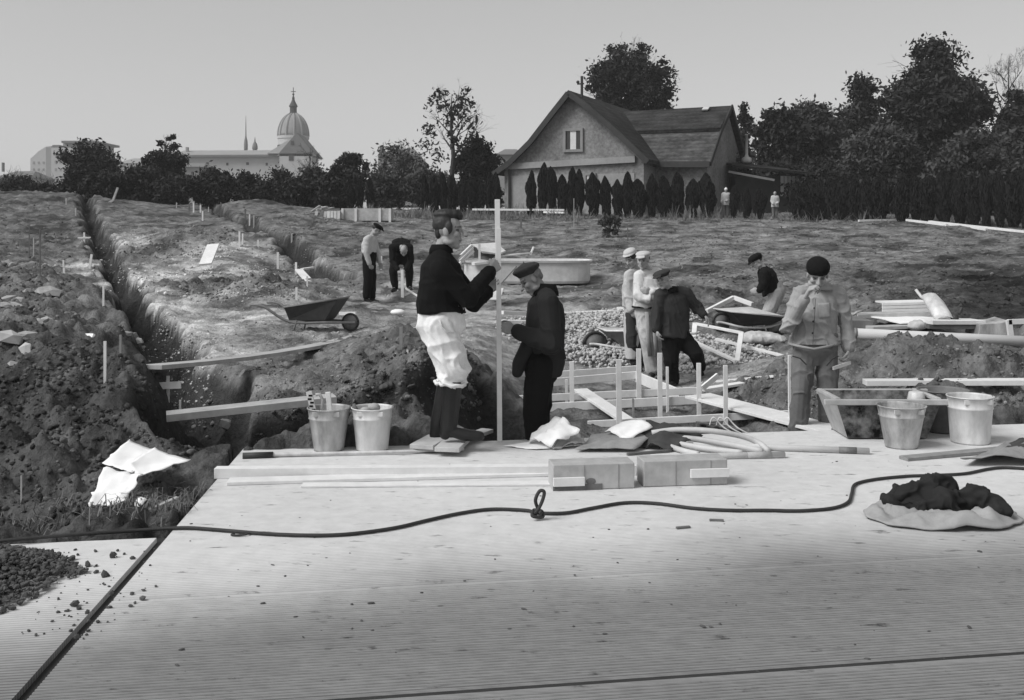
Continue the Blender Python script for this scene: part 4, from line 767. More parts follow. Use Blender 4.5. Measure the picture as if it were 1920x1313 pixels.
def sheet(cs, bend=0.0, nz=0.01, n=12, th=.002, seed=0, edge=0.0):
    """a curled sheet between four corners"""
    a, b, c, d = [Vector(x) for x in cs]; m = MB(); vs = []; nrm = (b - a).cross(d - a).normalized()
    if nrm.z < 0: nrm = -nrm
    for j in range(n + 1):
        for i in range(n + 1):
            s, t = i / n, j / n; p = a.lerp(b, s).lerp(d.lerp(c, s), t)
            e = edge * (float(vn(s * 9 + seed, t * 9, 3)) * (1 if min(s, t, 1 - s, 1 - t) < .01 else 0))
            p = p + nrm * (bend * 4 * s * (1 - s) + nz * float(vn(s * 4 + seed, t * 4, 1.5)) + nz * .6 * float(vn(s * 9, t * 9 + seed, 4.5))) + (b - a) * e; vs.append(p)
    m.add(vs, [(j * (n + 1) + i, j * (n + 1) + i + 1, (j + 1) * (n + 1) + i + 1, (j + 1) * (n + 1) + i) for j in range(n) for i in range(n)])
    return m
def solid(o, th):
    s = o.modifiers.new('t', 'SOLIDIFY'); s.thickness = th; s.offset = 0; return o
def patch_on(target, parent, corners, name, mm, n=8, off=.006, th=.004):
    """a patch laid on the camera side of a garment"""
    m = sheet(corners, 0, 0, n); o = m.build(name, mm, parent, smooth=True)
    k = o.modifiers.new('w', 'SHRINKWRAP'); k.target = target; k.wrap_method = 'PROJECT'; k.use_project_y = True; k.use_positive_direction = True; k.use_negative_direction = True; k.offset = off; solid(o, th); return o

# --- the man in white breeches holding the staff
def exA(Q, body, jk, tr, g):
    collar(Q, jk, g, 'cloth_black', .05, .072, .9)
    m = MB(); A = g['A']
    m.add([A(.02, -.05, -.17), A(.085, -.055, -.165), A(.06, -.03, -.20), A(.0, -.03, -.19)], [(0, 1, 2, 3)]); o = m.build('shirt_collar', 'cloth_pale', jk); o.modifiers.new('t', 'SOLIDIFY').thickness = .006
    for q in 'RL':
        c = Q['kn' + q].lerp(Q['an' + q], .27); m = MB(); n = 20; d = (Q['an' + q] - Q['kn' + q]).normalized(); s_, u_ = frame(d)
        m.tube([c + (s_ * math.cos(6.2832 * i / n) * .098 + u_ * math.sin(6.2832 * i / n) * .098) + d * .008 * math.sin(i * 2.2) for i in range(n + 1)], .014, 6); m.build('cuff', 'cloth_white', tr, smooth=True)
    m = MB(); c = Q['hipR'] + V(.03, -.125, -.03); m.tube([c + V(-.02, .004, .09), c + V(-.005, 0, .04), c + V(.03, 0, .0), c + V(.085, .02, -.01)], .006, 5); m.build('pocket_edge', 'cloth_cream', tr, smooth=True)
person('man in a black sweater, white breeches and tall boots gripping a measuring lath', 8.25,
    dict(head=(841, 433, 0), nb=(824, 470, 0), chest=(830, 540, 0), hem=(829, 588, 0), shR=(826, 506, -.17), shL=(842, 506, .19), elR=(876, 560, -.15), wrR=(920, 508, .10), haR=(942, 486, .20), elL=(888, 568, .28), wrL=(914, 546, .35), haL=(938, 524, .36),
         hipR=(824, 612, -.085), hipL=(832, 612, .10), knR=(850, 692, -.10), anR=(842, 796, -.10), toR=(899, 818, -.12), knL=(844, 692, .12), anL=(822, 796, .12), toL=(866, 817, .13)),
    (1, -.12, -.03), (.02, 0, 1), vox=.0075, skin=.30, nose=1.13, hk=1.13,
    top=dict(name='sweater', mat='cloth_black', w=.225, d=.175, waist=.185, wd=.175, hw=.185, hd=.185, sl=(.088, .078, .058), amp=.012, neck=.072, sleeve=.93, belly=.02),
    legs=dict(mat='cloth_white', r=(.128, .112, .086), amp=.024, end=.24, pw=.17, pd=.185), shoe=dict(h=.31, r=.078, w=.05, name='boot'),
    hair=dict(e=[((-.024, 0, .046), .081, .090, .084), ((.044, 0, .112), .05, .050, .036), ((.074, 0, .104), .038, .024, .030), ((-.062, 0, -.012), .058, .032, .052), ((.012, .070, .02), .016, .03, .045), ((.012, -.070, .02), .016, .03, .045), ((-.02, 0, .11), .07, .09, .04)]),
    hands=dict(R=dict(pn=(.2, .9, -.1), th=(-.5, -.1, .8), curl=1.15, k=1.12), L=dict(pn=(.3, -.9, -.1), th=(-.5, 0, .8), curl=1.1, k=1.1)), extra=exA)
# --- the old man with the beret
def beret(tip=True, mm='cloth_charcoal', R_=.118, tilt=0.0, hgt=.06, bandr=.084):
    def f_(A, f, s, u, k, body):
        m = MB(); uu = (u - f * tilt).normalized(); ff = s.cross(uu) * -1; c = A(-.008, 0, .075)
        m.lathe([(bandr * k * .98, -.035 * k), (bandr * k * 1.06, -.02 * k), (R_ * k, .012 * k), (R_ * 1.0 * k, .028 * k), (R_ * .72 * k, hgt * .85 * k), (R_ * .25 * k, hgt * 1.12 * k), (.012 * k, hgt * 1.18 * k)], c, 26, True, (s, ff, uu))
        if tip: m.tube([c + uu * hgt * 1.1 * k, c + uu * (hgt * 1.18 + .024) * k - f * .006], [.006, .004], 6)
        remesh(m, 'beret' if tip else 'beanie', mm, body, .006, 3, folds(.004, 9, 9, 2))
    return f_
def exF(Q, body, jk, tr, g):
    collar(Q, jk, g, 'cloth_black', .075, .082, .55, .01)
    buttons(jk, [Q['chest'] + g['fw'] * .152 + g['sp'] * z + V(0, -.08, 0) for z in (.06, -.03, -.12)], 'cloth_grey')
    # flaring rear hem corner and the long front skirt of the jacket
    m = MB(); b = P(1050, 640, 8.7); m.loft([ring(P(1022, 640, 8.75), V(1, 0, 0), V(0, 1, 0), .145, .15), ring(P(1022, 680, 8.75), V(1, 0, 0), V(0, 1, 0), .165, .165), ring(P(1018, 706, 8.75), V(1, 0, 0), V(0, 1, 0), .15, .155)])
    m.chain([P(1040, 645, 8.68), P(1058, 671, 8.66)], [.07, .022]); m.chain([P(990, 650, 8.65), P(974, 684, 8.65), P(970, 698, 8.65)], [.07, .06, .05]); remesh(m, 'jacket_skirt', 'cloth_navy', jk, .009, 4, folds(.012, 6, 3, 4))
    m = MB(); c = P(1008, 690, 8.57); m.box(c, V(.075, 0, -.01), V(0, .008, 0), V(.008, 0, .055)); m.build('pocket', 'cloth_black', jk, bevel=.006)
    for px, py in ((990, 519),): 
        m = MB(); A = g['A']
person('old man in a beret and dark jacket, head bowed beside the lath', 8.75,
    dict(head=(996, 524, 0), nb=(1021, 549, .02), chest=(1023, 600, 0), hem=(1020, 668, 0), shR=(1022, 568, .19), shL=(1028, 568, -.19), elR=(1030, 640, .26), wrR=(985, 628, .05), haR=(960, 620, -.1), elL=(1034, 645, -.25), wrL=(966, 620, -.2), haL=(936, 612, -.24),
         hipR=(1014, 682, .09), hipL=(1014, 682, -.09), knR=(1010, 770, .10), anR=(1012, 850, .10), toR=(980, 872, .10), knL=(1004, 772, -.10), anL=(1006, 852, -.10), toL=(972, 874, -.10)),
    (-.88, -.22, -.62), (-.55, 0, .85), vox=.008, skin=.24, nose=1.06,
    top=dict(mat='cloth_navy', w=.21, d=.165, waist=.20, wd=.165, hw=.155, hd=.165, sl=(.092, .082, .062), amp=.014, neck=.08, sleeve=.92), legs=dict(mat='cloth_black', r=(.12, .10, .088), amp=.01, pw=.165, pd=.165), shoe=dict(h=.1),
    hair=dict(e=[((-.04, 0, .02), .081, .07, .055), ((-.075, 0, -.01), .055, .03, .04)], mat='hair_grey'), hat=beret(True, 'cloth_charcoal', .118, .25, .06),
    hands=dict(L=dict(pn=(.1, .9, -.3), th=(-.1, -.1, 1), curl=.9), R=dict(pn=(0, -.8, -.3), th=(0, 0, 1), curl=.9)), extra=exF)
# --- the man with his fist at his mouth
def exE(Q, body, jk, tr, g):
    collar(Q, jk, g, 'cloth_drab', .05, .088, .55)
    fz = 10.3 - .155
    buttons(jk, [P(1527, 578, fz), P(1525, 603, fz - .01), P(1524, 625, fz - .01)], 'cloth_charcoal', .011)
    m = MB(); m.tube([P(1529, 560, fz), P(1527, 600, fz - .012), P(1524, 646, fz - .01)], .004, 5); m.build('front_seam', 'cloth_grey', jk)
    m = MB(); m.tube([P(1480, 645, 10.22), P(1500, 650, 10.13), P(1526, 655, 10.11), P(1552, 650, 10.13), P(1575, 643, 10.22)], .014, 6); m.build('waistband', 'cloth_drab', jk, smooth=True)
    patch_on(jk, jk, [P(x, y, 10.0) for x, y in ((1544, 572), (1568, 570), (1567, 598), (1545, 600))], 'pocket', 'cloth_drab')
    m = MB(); m.tube([P(1486, 668, 10.14), P(1500, 672, 10.12), P(1512, 684, 10.12)], .006, 5); m.tube([P(1572, 668, 10.14), P(1560, 674, 10.12), P(1550, 686, 10.12)], .006, 5); m.build('pocket_edge', 'cloth_charcoal', tr)
def knit(A, f, s, u, k, body):
    m = MB(); m.ell(A(-.012, 0, .066), s * .096 * k, f * .106 * k, u * .082 * k, 20, 14); m.ell(A(-.024, 0, .035), s * .090 * k, f * .096 * k, u * .06 * k, 20, 12); remesh(m, 'beanie', 'cloth_black', body, .006, 3, folds(.003, 30, 30, 2))
person('man in a pale work jacket and dark knitted cap, fist raised to his mouth', 10.3,
    dict(head=(1533, 515, -.06), nb=(1537, 540, .03), chest=(1530, 592, 0), hem=(1526, 646, 0), shR=(1499, 552, 0), shL=(1571, 551, .02), elR=(1477, 614, -.10), wrR=(1510, 558, -.29), haR=(1521, 537, -.34), elL=(1586, 608, .03), wrL=(1591, 655, -.04), haL=(1589, 683, -.07),
         hipR=(1508, 656, 0), hipL=(1548, 656, 0), knR=(1502, 730, -.06), anR=(1497, 806, 0), toR=(1492, 822, -.16), knL=(1552, 726, -.02), anL=(1550, 796, .12), toL=(1556, 812, -.03)),
    (-.14, -.86, -.48), (-.05, -.46, .88), vox=.0075, skin=.34, hk=1.17,
    top=dict(mat='cloth_drab', w=.21, d=.14, waist=.21, wd=.145, hw=.245, hd=.16, sl=(.078, .074, .060), amp=.022, neck=.08, sleeve=.9), legs=dict(mat='cloth_grey', r=(.115, .098, .09), amp=.014, pw=.215, pd=.14), shoe=dict(h=.1),
    hat=knit, hands=dict(R=dict(pn=(.55, .1, -.8), th=(.4, .8, .4), curl=1.25, k=1.25), L=dict(pn=(-.9, 0, -.2), th=(-.3, -1, 0), curl=.95)), extra=exE)
# --- the three men beyond the formwork
def flatcap(mm, tilt=.15, big=1.0, lift=0.0):
    def f_(A, f, s, u, k, body):
        m = MB(); m.ell(A(-.005, 0, .085 + lift), s * .108 * k * big, f * .128 * k * big, (u - f * tilt) * .042 * k, 18, 10); m.ell(A(-.012, 0, .060 + lift), s * .088 * k, f * .104 * k, u * .045 * k, 18, 10); m.ell(A(.115 * big, 0, .062 + lift), s * .070 * k, f * .05 * k - u * .012 * k, u * .012 * k + f * .003, 14, 8)
        remesh(m, 'cap', mm, body, .008, 2)
    return f_
def exD(Q, body, jk, tr, g):
    collar(Q, jk, g, 'cloth_black', .05, .08, .6); buttons(jk, [Q['chest'] + g['fw'] * .155 + g['sp'] * z for z in (.05, -.05)], 'cloth_grey', .012)
person('man in a dark jacket and tilted flat cap striding out on one leg', 14.2,
    dict(head=(1243, 524, -.12), nb=(1257, 545, -.02), chest=(1262, 582, 0), hem=(1262, 632, 0), shR=(1238, 553, -.08), shL=(1286, 551, .04), elR=(1230, 590, -.12), wrR=(1230, 618, -.16), haR=(1233, 632, -.18), elL=(1306, 576, .08), wrL=(1320, 590, .02), haL=(1329, 600, .0),
         hipR=(1256, 634, -.03), hipL=(1282, 636, .04), knR=(1258, 678, -.10), anR=(1264, 715, -.02), toR=(1258, 724, -.16), knL=(1305, 664, -.08), anL=(1313, 688, .25), toL=(1316, 702, .30)),
    (-.62, -.75, -.2), (-.35, -.15, .92), vox=.011, skin=.34,
    top=dict(mat='cloth_charcoal', w=.225, d=.155, waist=.22, wd=.155, hw=.235, hd=.165, sl=(.09, .076, .06), amp=.016), legs=dict(mat='cloth_black', r=(.12, .10, .078), amp=.012, pw=.2, pd=.14), shoe=dict(h=.16),
    hair=dict(e=[((-.035, 0, .02), .080, .075, .06)], mat='hair_grey'), hat=flatcap('cloth_charcoal', .3, 1.08), hands=dict(R=dict(pn=(.7, 0, -.1), th=(0, -1, .2), curl=.5), L=dict(pn=(0, -.3, -.9), th=(-.3, -1, .2), curl=.5)), extra=exD)
def exC(Q, body, jk, tr, g):
    m = MB(); nb = g['nb']; A = g['A']
    m.tube([nb + g['sd'] * .075 + g['sp'] * .03, nb + g['sd'] * .045 + g['fw'] * .10 - g['sp'] * .06, nb + g['fw'] * .145 - g['sp'] * .20], .014, 6); m.tube([nb - g['sd'] * .075 + g['sp'] * .03, nb - g['sd'] * .045 + g['fw'] * .10 - g['sp'] * .06, nb + g['fw'] * .145 - g['sp'] * .20], .014, 6); m.build('neckline_trim', 'cloth_black', jk, smooth=True)
    m = MB(); c = Q['hem']; m.tube([c + g['hs'] * math.cos(t) * .205 + g['fw'] * math.sin(t) * .165 for t in np.linspace(0, 6.283, 17)], .014, 6); m.build('hem_trim', 'cloth_black', jk, smooth=True)
    for px in (1213, 1226):
        m = MB(); m.tube([P(px, 585, 14.42), P(px + 3, 640, 14.40), P(px + 6, 668, 14.44)], .03, 6, flat=.4); m.build('fold_patch', 'cloth_drab', tr, smooth=True)
person('man in a pale cap, cream sweater with dark trim and pale trousers', 14.6,
    dict(head=(1206, 488, -.05), nb=(1218, 510, .03), chest=(1216, 540, 0), hem=(1214, 576, 0), shR=(1199, 518, -.05), shL=(1235, 514, .08), elR=(1198, 552, -.12), wrR=(1216, 562, -.24), haR=(1226, 558, -.25), elL=(1236, 552, -.04), wrL=(1222, 548, -.22), haL=(1210, 545, -.25),
         hipR=(1207, 590, 0), hipL=(1226, 590, .05), knR=(1214, 642, -.06), anR=(1224, 694, 0), toR=(1220, 706, -.14), knL=(1228, 642, 0), anL=(1236, 690, .06), toL=(1236, 702, -.08)),
    (-.42, -.88, -.15), (-.05, -.1, 1), vox=.011, skin=.36,
    top=dict(name='sweater', mat='cloth_cream', w=.215, d=.155, waist=.205, wd=.155, hw=.20, hd=.16, sl=(.088, .078, .062), amp=.014), legs=dict(mat='cloth_pale', r=(.112, .105, .098), amp=.012, pw=.195, pd=.14), shoe=dict(h=.14, name='boot'),
    hair=dict(e=[((-.045, 0, .02), .080, .07, .06)]), hat=flatcap('cloth_pale', .1, .95), hands=dict(R=dict(pn=(.2, .8, 0), th=(0, 0, 1), curl=.6), L=dict(pn=(-.2, .8, 0), th=(0, 0, 1), curl=.6)), extra=exC)
def exC1(Q, body, jk, tr, g):
    m = MB()
    m.loft([ring(Q['hem'] + V(0, .02, 0), V(1, 0, 0), V(0, 1, 0), .15, .17), ring(P(1187, 620, 15.14), V(1, 0, 0), V(0, 1, 0), .13, .18), ring(P(1185, 672, 15.16), V(1, 0, 0), V(0, 1, 0), .10, .17)]); remesh(m, 'coat_skirt', 'cloth_pale', jk, .012, 3, folds(.014, 6, 2, 5))
    m = MB(); m.loft([ring(P(1195, 595, 15.02), V(1, 0, 0), V(0, 1, 0), .05, .03), ring(P(1195, 672, 15.02), V(1, 0, 0), V(0, 1, 0), .05, .03)]); m.build('coat_opening', 'cloth_charcoal', jk, smooth=True)
def hat_pale(A, f, s, u, k, body):
    m = MB(); m.ell(A(0, 0, .085), s * .10 * k, f * .125 * k, u * .018 * k - f * .010, 20, 8); m.ell(A(-.01, 0, .11), s * .09 * k, f * .105 * k, u * .05 * k, 18, 10); remesh(m, 'hat', 'cloth_pale', body, .009, 2)
person('man with a pale brimmed hat and long pale coat behind the cream sweater', 15.1,
    dict(head=(1184, 486, -.08), nb=(1194, 508, 0), chest=(1190, 542, 0), hem=(1190, 578, 0), shR=(1180, 517, -.10), shL=(1204, 516, .12), elR=(1178, 558, -.12), wrR=(1183, 582, -.22), haR=(1191, 594, -.24), elL=(1208, 558, .12), wrL=(1204, 585, .0), haL=(1200, 596, -.05),
         hipR=(1186, 592, -.05), hipL=(1196, 592, .07), knR=(1186, 642, -.06), anR=(1192, 680, 0), toR=(1186, 692, -.13), knL=(1196, 642, .06), anL=(1200, 682, .1), toL=(1198, 692, -.02)),
    (-.66, -.7, -.42), (-.3, -.2, .92), vox=.011, skin=.34,
    top=dict(mat='cloth_pale', w=.20, d=.16, waist=.185, wd=.16, hw=.185, hd=.17, sl=(.085, .075, .06), amp=.015), legs=dict(mat='cloth_charcoal', r=(.105, .085, .075), amp=.01, pw=.16, pd=.14), shoe=dict(h=.14),
    hair=dict(e=[((-.02, 0, .035), .084, .10, .075), ((.05, 0, .075), .06, .05, .03), ((-.06, 0, -.01), .06, .04, .05)]), hat=hat_pale, hands=dict(R=dict(pn=(.2, .8, -.2), th=(.2, -.2, 1), curl=.7), L=dict(pn=(0, .5, -.5), th=(0, 0, 1), curl=.6)), extra=exC1)
# --- the man stooping over the barrow
def peaked(A, f, s, u, k, body):
    m = MB(); m.ell(A(0, 0, .070), s * .115 * k, f * .135 * k, u * .062 * k, 18, 10); m.ell(A(.12, 0, .040), s * .075 * k, f * .05 * k - u * .02 * k, u * .014 * k, 14, 8); m.ell(A(-.03, 0, .04), s * .092 * k, f * .10 * k, u * .06 * k, 14, 8); remesh(m, 'cap', 'cloth_black', body, .009, 2)
person('man in a black jacket and peaked cap stooping beside the pale barrow', 18.0,
    dict(head=(1419, 490, 0), nb=(1432, 504, 0), chest=(1440, 520, 0), hem=(1447, 548, 0), shR=(1430, 512, .19), shL=(1434, 514, -.19), elR=(1430, 532, .20), wrR=(1424, 544, .12), haR=(1416, 548, .05), elL=(1432, 534, -.24), wrL=(1424, 545, -.2), haL=(1415, 546, -.18),
         hipR=(1457, 550, .09), hipL=(1457, 550, -.09), knR=(1444, 586, .10), anR=(1456, 622, .10), toR=(1443, 632, .10), knL=(1440, 588, -.10), anL=(1452, 626, -.10), toL=(1438, 635, -.10)),
    (-.86, -.25, -.5), (-.5, 0, .87), vox=.013, skin=.36,
    top=dict(mat='cloth_black', w=.205, d=.15, waist=.195, wd=.15, hw=.19, hd=.17, sl=(.088, .074, .058), amp=.012), legs=dict(mat='cloth_drab', r=(.125, .105, .085), amp=.014, pw=.18, pd=.16, end=.75), shoe=dict(h=.2, r=.07, name='boot'),
    hair=dict(e=[((-.035, 0, .02), .082, .075, .06)]), hat=peaked, hands=dict(R=dict(pn=(0, -.6, -.5), th=(0, 0, 1), curl=.5), L=dict(pn=(0, .6, -.5), th=(0, 0, 1), curl=.5)))
# --- the two men by the trench
person('man in a light sweater, dark trousers and dark cap looking down at the ground', 22.7,
    dict(head=(706, 431, -.02), nb=(697, 443, 0), chest=(692, 460, 0), hem=(692, 477, 0), shR=(688, 450, -.20), shL=(700, 450, .18), elR=(686, 474, -.24), wrR=(693, 496, -.22), haR=(697, 505, -.2), elL=(708, 474, .2), wrL=(712, 492, .15), haL=(714, 500, .12),
         hipR=(690, 486, -.09), hipL=(694, 486, .09), knR=(690, 522, -.10), anR=(687, 556, -.1), toR=(697, 567, -.12), knL=(697, 522, .10), anL=(697, 556, .1), toL=(708, 566, .1)),
    (.88, -.1, -.55), (.5, 0, .87), vox=.014, skin=.3,
    top=dict(name='sweater', mat='cloth_pale', w=.205, d=.15, waist=.18, wd=.145, hw=.175, hd=.155, sl=(.082, .068, .052), amp=.012), legs=dict(mat='cloth_black', r=(.12, .10, .085), amp=.01, pw=.175, pd=.155), shoe=dict(h=.12),
    hair=dict(e=[((-.03, 0, .035), .084, .09, .07)]), hat=flatcap('cloth_black', .1, 1.0), hands=dict(R=dict(pn=(.5, .3, 0), th=(.6, 0, .2), curl=1.0), L=dict(pn=(-.3, 0, 0), th=(.5, 0, 0), curl=.6)))
person('man in black bent double over a short pale post', 24.0,
    dict(head=(757, 470, -.42), nb=(752, 461, -.24), chest=(752, 456, -.08), hem=(752, 474, .16), shR=(736, 464, -.20), shL=(768, 464, -.20), elR=(736, 490, -.26), wrR=(746, 506, -.38), haR=(752, 511, -.42), elL=(770, 490, -.26), wrL=(760, 506, -.38), haL=(756, 513, -.42),
         hipR=(743, 478, .12), hipL=(763, 478, .12), knR=(737, 512, .04), anR=(741, 538, .08), toR=(735, 545, -.12), knL=(768, 512, .04), anL=(767, 536, .1), toL=(771, 543, -.1)),
    (0, -.55, -.83), (.05, -.83, .55), vox=.014, skin=.34, bf=(0, -.5, -.85),
    top=dict(mat='cloth_black', w=.22, d=.14, waist=.21, wd=.14, hw=.2, hd=.15, sl=(.088, .072, .055), amp=.012), legs=dict(mat='cloth_black', r=(.12, .095, .075), amp=.01, pw=.19, pd=.14), shoe=dict(h=.12),
    hair=dict(e=[((-.03, 0, .035), .084, .09, .078)], mat='hair_grey'), hands=dict(R=dict(pn=(.8, 0, -.2), th=(0, -.5, -.6), curl=.9), L=dict(pn=(-.8, 0, -.2), th=(0, -.5, .6), curl=.9)))
# --- two children among the conifers
def hood(A, f, s, u, k, body):
    m = MB(); m.ell(A(-.015, 0, .045), s * .10 * k, f * .105 * k, u * .095 * k, 14, 10); m.ball(A(-.02, 0, .15), .03 * k); remesh(m, 'cap', 'cloth_white', body, .014, 2)
def child(label, px, py, Y, k, dx, mats):
    s = F / Y * k / 1.0; q = lambda x, z, d=0: (px + x * s, py - z * s, d)
    person(label, Y, dict(head=q(0, 1.58, -.02), nb=q(0, 1.42), shR=q(-.17, 1.36), shL=q(.17, 1.36), elR=q(-.22, 1.08, -.03), wrR=q(-.17 + dx, .9, -.16), haR=q(-.14 + dx, .86, -.2), elL=q(.22, 1.08), wrL=q(.10 + dx, .95, -.16), haL=q(.02 + dx, .92, -.2),
        hipR=q(-.09, .86), hipL=q(.09, .86), knR=q(-.1, .46), anR=q(-.1, .09), toR=q(-.11, .035, -.12), knL=q(.1, .46), anL=q(.1, .09), toL=q(.11, .035, -.12)), (-.3, -.95, -.05), vox=.02, k=k, skin=.36,
        top=dict(mat=mats[0], w=.23, d=.17, waist=.23, wd=.18, hw=.25, hd=.19, sl=(.09, .08, .065), amp=.008), legs=dict(mat=mats[1], r=(.12, .1, .085), amp=.008, pw=.19, pd=.15), shoe=dict(h=.12), hat=hood if mats[2] else None, hair=None if mats[2] else dict(e=[((-.03, 0, .04), .086, .095, .08)], mat='cloth_pale'))
def kid(px, ytop, Y, k, *a):
    zg = gz(P(px, 380, Y).x, Y); child(a[0], px, CY + (HC - zg) * F / Y, Y, k, *a[1:])
kid(1361, 334, 50.2, .82, 'small child in a pale cap standing at the corner of the old house', -.08, ('cloth_pale', 'cloth_grey', True))
kid(1453, 346, 50.0, .74, 'fair-haired child in pale clothes standing before the slatted shed', .05, ('cloth_pale', 'cloth_grey', False))

# ------------------------------------------------------------------ boards, stakes, tubs, barrows and the rest
def one(m, name, mm, label, cat, group=None, **kw): return tag(m.build(name, mm, **kw), label, cat, group)
def plank(label, a, b, w, t, mm='wood_new', name='plank', up=None, group=None, bow=0.0, cat='plank'):
    m = MB(); m.beam(a, b, w, t, up or V(0, 0, 1), bow, 6 if bow else 1); return one(m, name, mm, label, cat, group, bevel=.003)
def lie(px0, py0, px1, py1, lift=.02, Y0=None, Y1=None):
    a = P(px0, py0, Y0) if Y0 else GP(px0, py0) + V(0, 0, lift); b = P(px1, py1, Y1) if Y1 else GP(px1, py1) + V(0, 0, lift); return a, b
# --- on the slab
pole_b = S(937, 828); py_ = pole_b.y
t = empty('measuring_lath', pole_b, 'tall pale measuring lath made of two overlapping strips, standing between the two men', 'lath')
m = MB(); m.beam(P(932.5, 374, py_ + .012), P(934, 520, py_ + .012), .042, .014, V(0, 1, 0)); m.build('upper_strip', 'wood_new', t, bevel=.002)
m = MB(); m.beam(P(934.5, 428, py_ - .004), P(937, 828, py_ - .004), .040, .014, V(0, 1, 0)); m.build('lower_strip', 'wood_new', t, bevel=.002)
# boards under the man in breeches
t = empty('standing_board', S(815, 842), 'two short boards laid side by side over the slab edge under the tall boots', 'board')
for a, b in (((790, 834, 8.05), (833, 822, 8.55)), ((838, 838, 7.95), (868, 822, 8.55))):
    m = MB(); p, q = P(*a), P(*b); p.z = q.z = .055; m.beam(p, q, .19, .035); m.build('board', 'wood_old', t, bevel=.004)
m = MB(); p, q = P(775, 846, 8.2), P(868, 842, 8.25); p.z = q.z = .019; m.beam(p, q, .06, .034); m.build('bearer', 'wood_dark', t)
p, q = P(858, 826, 8.3), P(914, 812, 8.75); p.z = q.z = .05; plank('single old board beside the toes of the boots', p, q, .11, .03, 'wood_old')
m = MB(); m.tube([S(456, 855, .02), S(500, 853, .02), S(640, 850, .02), S(760, 847, .02), S(870, 842, .02)], [.02, .018, .013, .013, .013], 8); t = one(m, 'steel_rod', 'zinc_pale', 'thin metal rod with a dark grip lying in front of the pair of buckets', 'rod', smooth=True)
m = MB(); m.tube([S(455, 855, .021), S(512, 853, .021)], .024, 8); m.build('grip', 'iron_dark', t, smooth=True)
p, q = S(404, 886, .035), S(1192, 880, .035); plank('very long pale squared beam lying across the slab behind the wooden blocks', p, q, .085, .07, 'wood_new', 'beam', cat='beam')
p, q = S(428, 903, .012), S(1040, 886, .012); plank('thin pale plank along the front of the long beam', p, q, .14, .022, 'wood_new')
p, q = S(566, 910, .008), S(1035, 906, .008); plank('thin sheet of board lying flush on the slab ahead of the long beam', p, q, .10, .014, 'wood_new')
def block(px0, px1, pyb, hpx, dpx, lab, batten, stain=False):
    a, b = S(px0, pyb), S(px1, pyb - 5); h = hpx * a.y / F; d = (b - a); dep = .19
    s, u = frame(d); n = V(-d.y, d.x, 0).normalized(); c = (a + b) / 2 + n * dep / 2
    t = empty('wooden_block', (c.x, c.y, 0), lab, 'block', 'wooden moulding blocks on the slab'); m = MB(); m.box(V(c.x, c.y, h / 2 + .002), d / 2, n * dep / 2, V(0, 0, h / 2)); m.build('body', 'wood_old', t, bevel=.006)
    if stain:
        m = MB(); q = a + d * .30 - n * .002; m.box(V(q.x, q.y, h * .12), d * .30, n * .003, V(0, 0, h * .115)); q = a + d * .46 - n * .002; m.ell(V(q.x, q.y, h * .34), d * .06, n * .003, V(0, 0, h * .13)); m.build('stain', 'wood_dark', t)
    for f0 in (.38, .8):
        m = MB(); q = a + d * f0 - n * .001; m.box(V(q.x, q.y, h / 2), d.normalized() * .0025, n * .002, V(0, 0, h / 2 - .004)); m.build('seam', 'wood_mid', t)
    p, q = S(batten[0], batten[2]), S(batten[1], batten[2] - 3); z0 = h * batten[3]
    p = a + d * batten[4] - n * .012 + V(0, 0, z0); q = a + d * batten[5] - n * .012 + V(0, 0, z0); m = MB(); m.beam(p, q, .02, h * .34, V(0, 0, 1)); m.build('batten', 'wood_new', t, bevel=.002)
block(1037, 1190, 921, 48, 10, 'wooden block with a dark stained base and a pale strip on one end', (1037, 1095, 905, .36, 0, .38), True)
block(1207, 1364, 914, 48, 10, 'cleaner wooden block whose pale strip sits high on its far end', (1290, 1364, 890, .5, .55, 1.01))
# buckets
def bucket(px, pyb, rt, rb, h, mm, label, fill=True, tilt=0.0, z=0.0, cat='bucket', yoff=0.0):
    c = S(px, pyb, z); s = c.y / F; rt, rb, h = rt * s, rb * s, h * s; c = c + V(0, rb + yoff, 0)
    t = empty('bucket', c, label, cat, 'mortar buckets on the slab'); ax = None
    m = MB(); m.lathe([(rb, .006), (rb, .0), (rb * 1.02, .012), (rb + (rt - rb) * .06, .02), (rb + (rt - rb) * .74, h * .74), (rb + (rt - rb) * .76 + .007, h * .76), (rb + (rt - rb) * .78, h * .78), (rt, h - .006), (rt + .006, h - .004), (rt + .006, h + .004), (rt - .004, h + .003), (rt - .006, h - .01), (rb - .006, .02)], c, 32); m.build('shell', mm, t, smooth=True)
    m = MB(); m.lathe([(.001, h * .86), (rt * .5, h * .88), (rb + (rt - rb) * .84 - .008, h * .84)], c, 24, False); m.build('mortar', 'mortar', t, smooth=True)
    for k in (-1, 1):
        m = MB(); q = c + V(k * rt * .5, -rt * .87, h - .03); m.box(q, V(.022, 0, 0), V(0, .006, 0), V(0, 0, .018)); m.build('ear', mm, t, bevel=.003)
    m = MB(); pts = [c + V(math.cos(a) * rt * .99, -math.sin(a) * rt * .9 * (1 if 1 else 0), h + .006 - .03 * math.sin(a)) for a in np.linspace(0, math.pi, 13)]; m.tube(pts, .004, 5); m.build('handle', 'iron_mid', t, smooth=True)
    return t, c, rt, h
b1, c1, r1_, h1 = bucket(612, 849, 40, 28, 80, 'zinc', 'zinc bucket with sticks and a striped rule standing in it')
b2, c2, r2_, h2 = bucket(694, 849, 38.5, 30, 80, 'zinc_pale', 'zinc bucket of mortar with a trowel handle, beside the one holding the sticks')
t = empty('striped_rule', c1 + V(-.12, 0, h1 * .8), 'short striped levelling rule leaning in the bucket of sticks', 'rule')
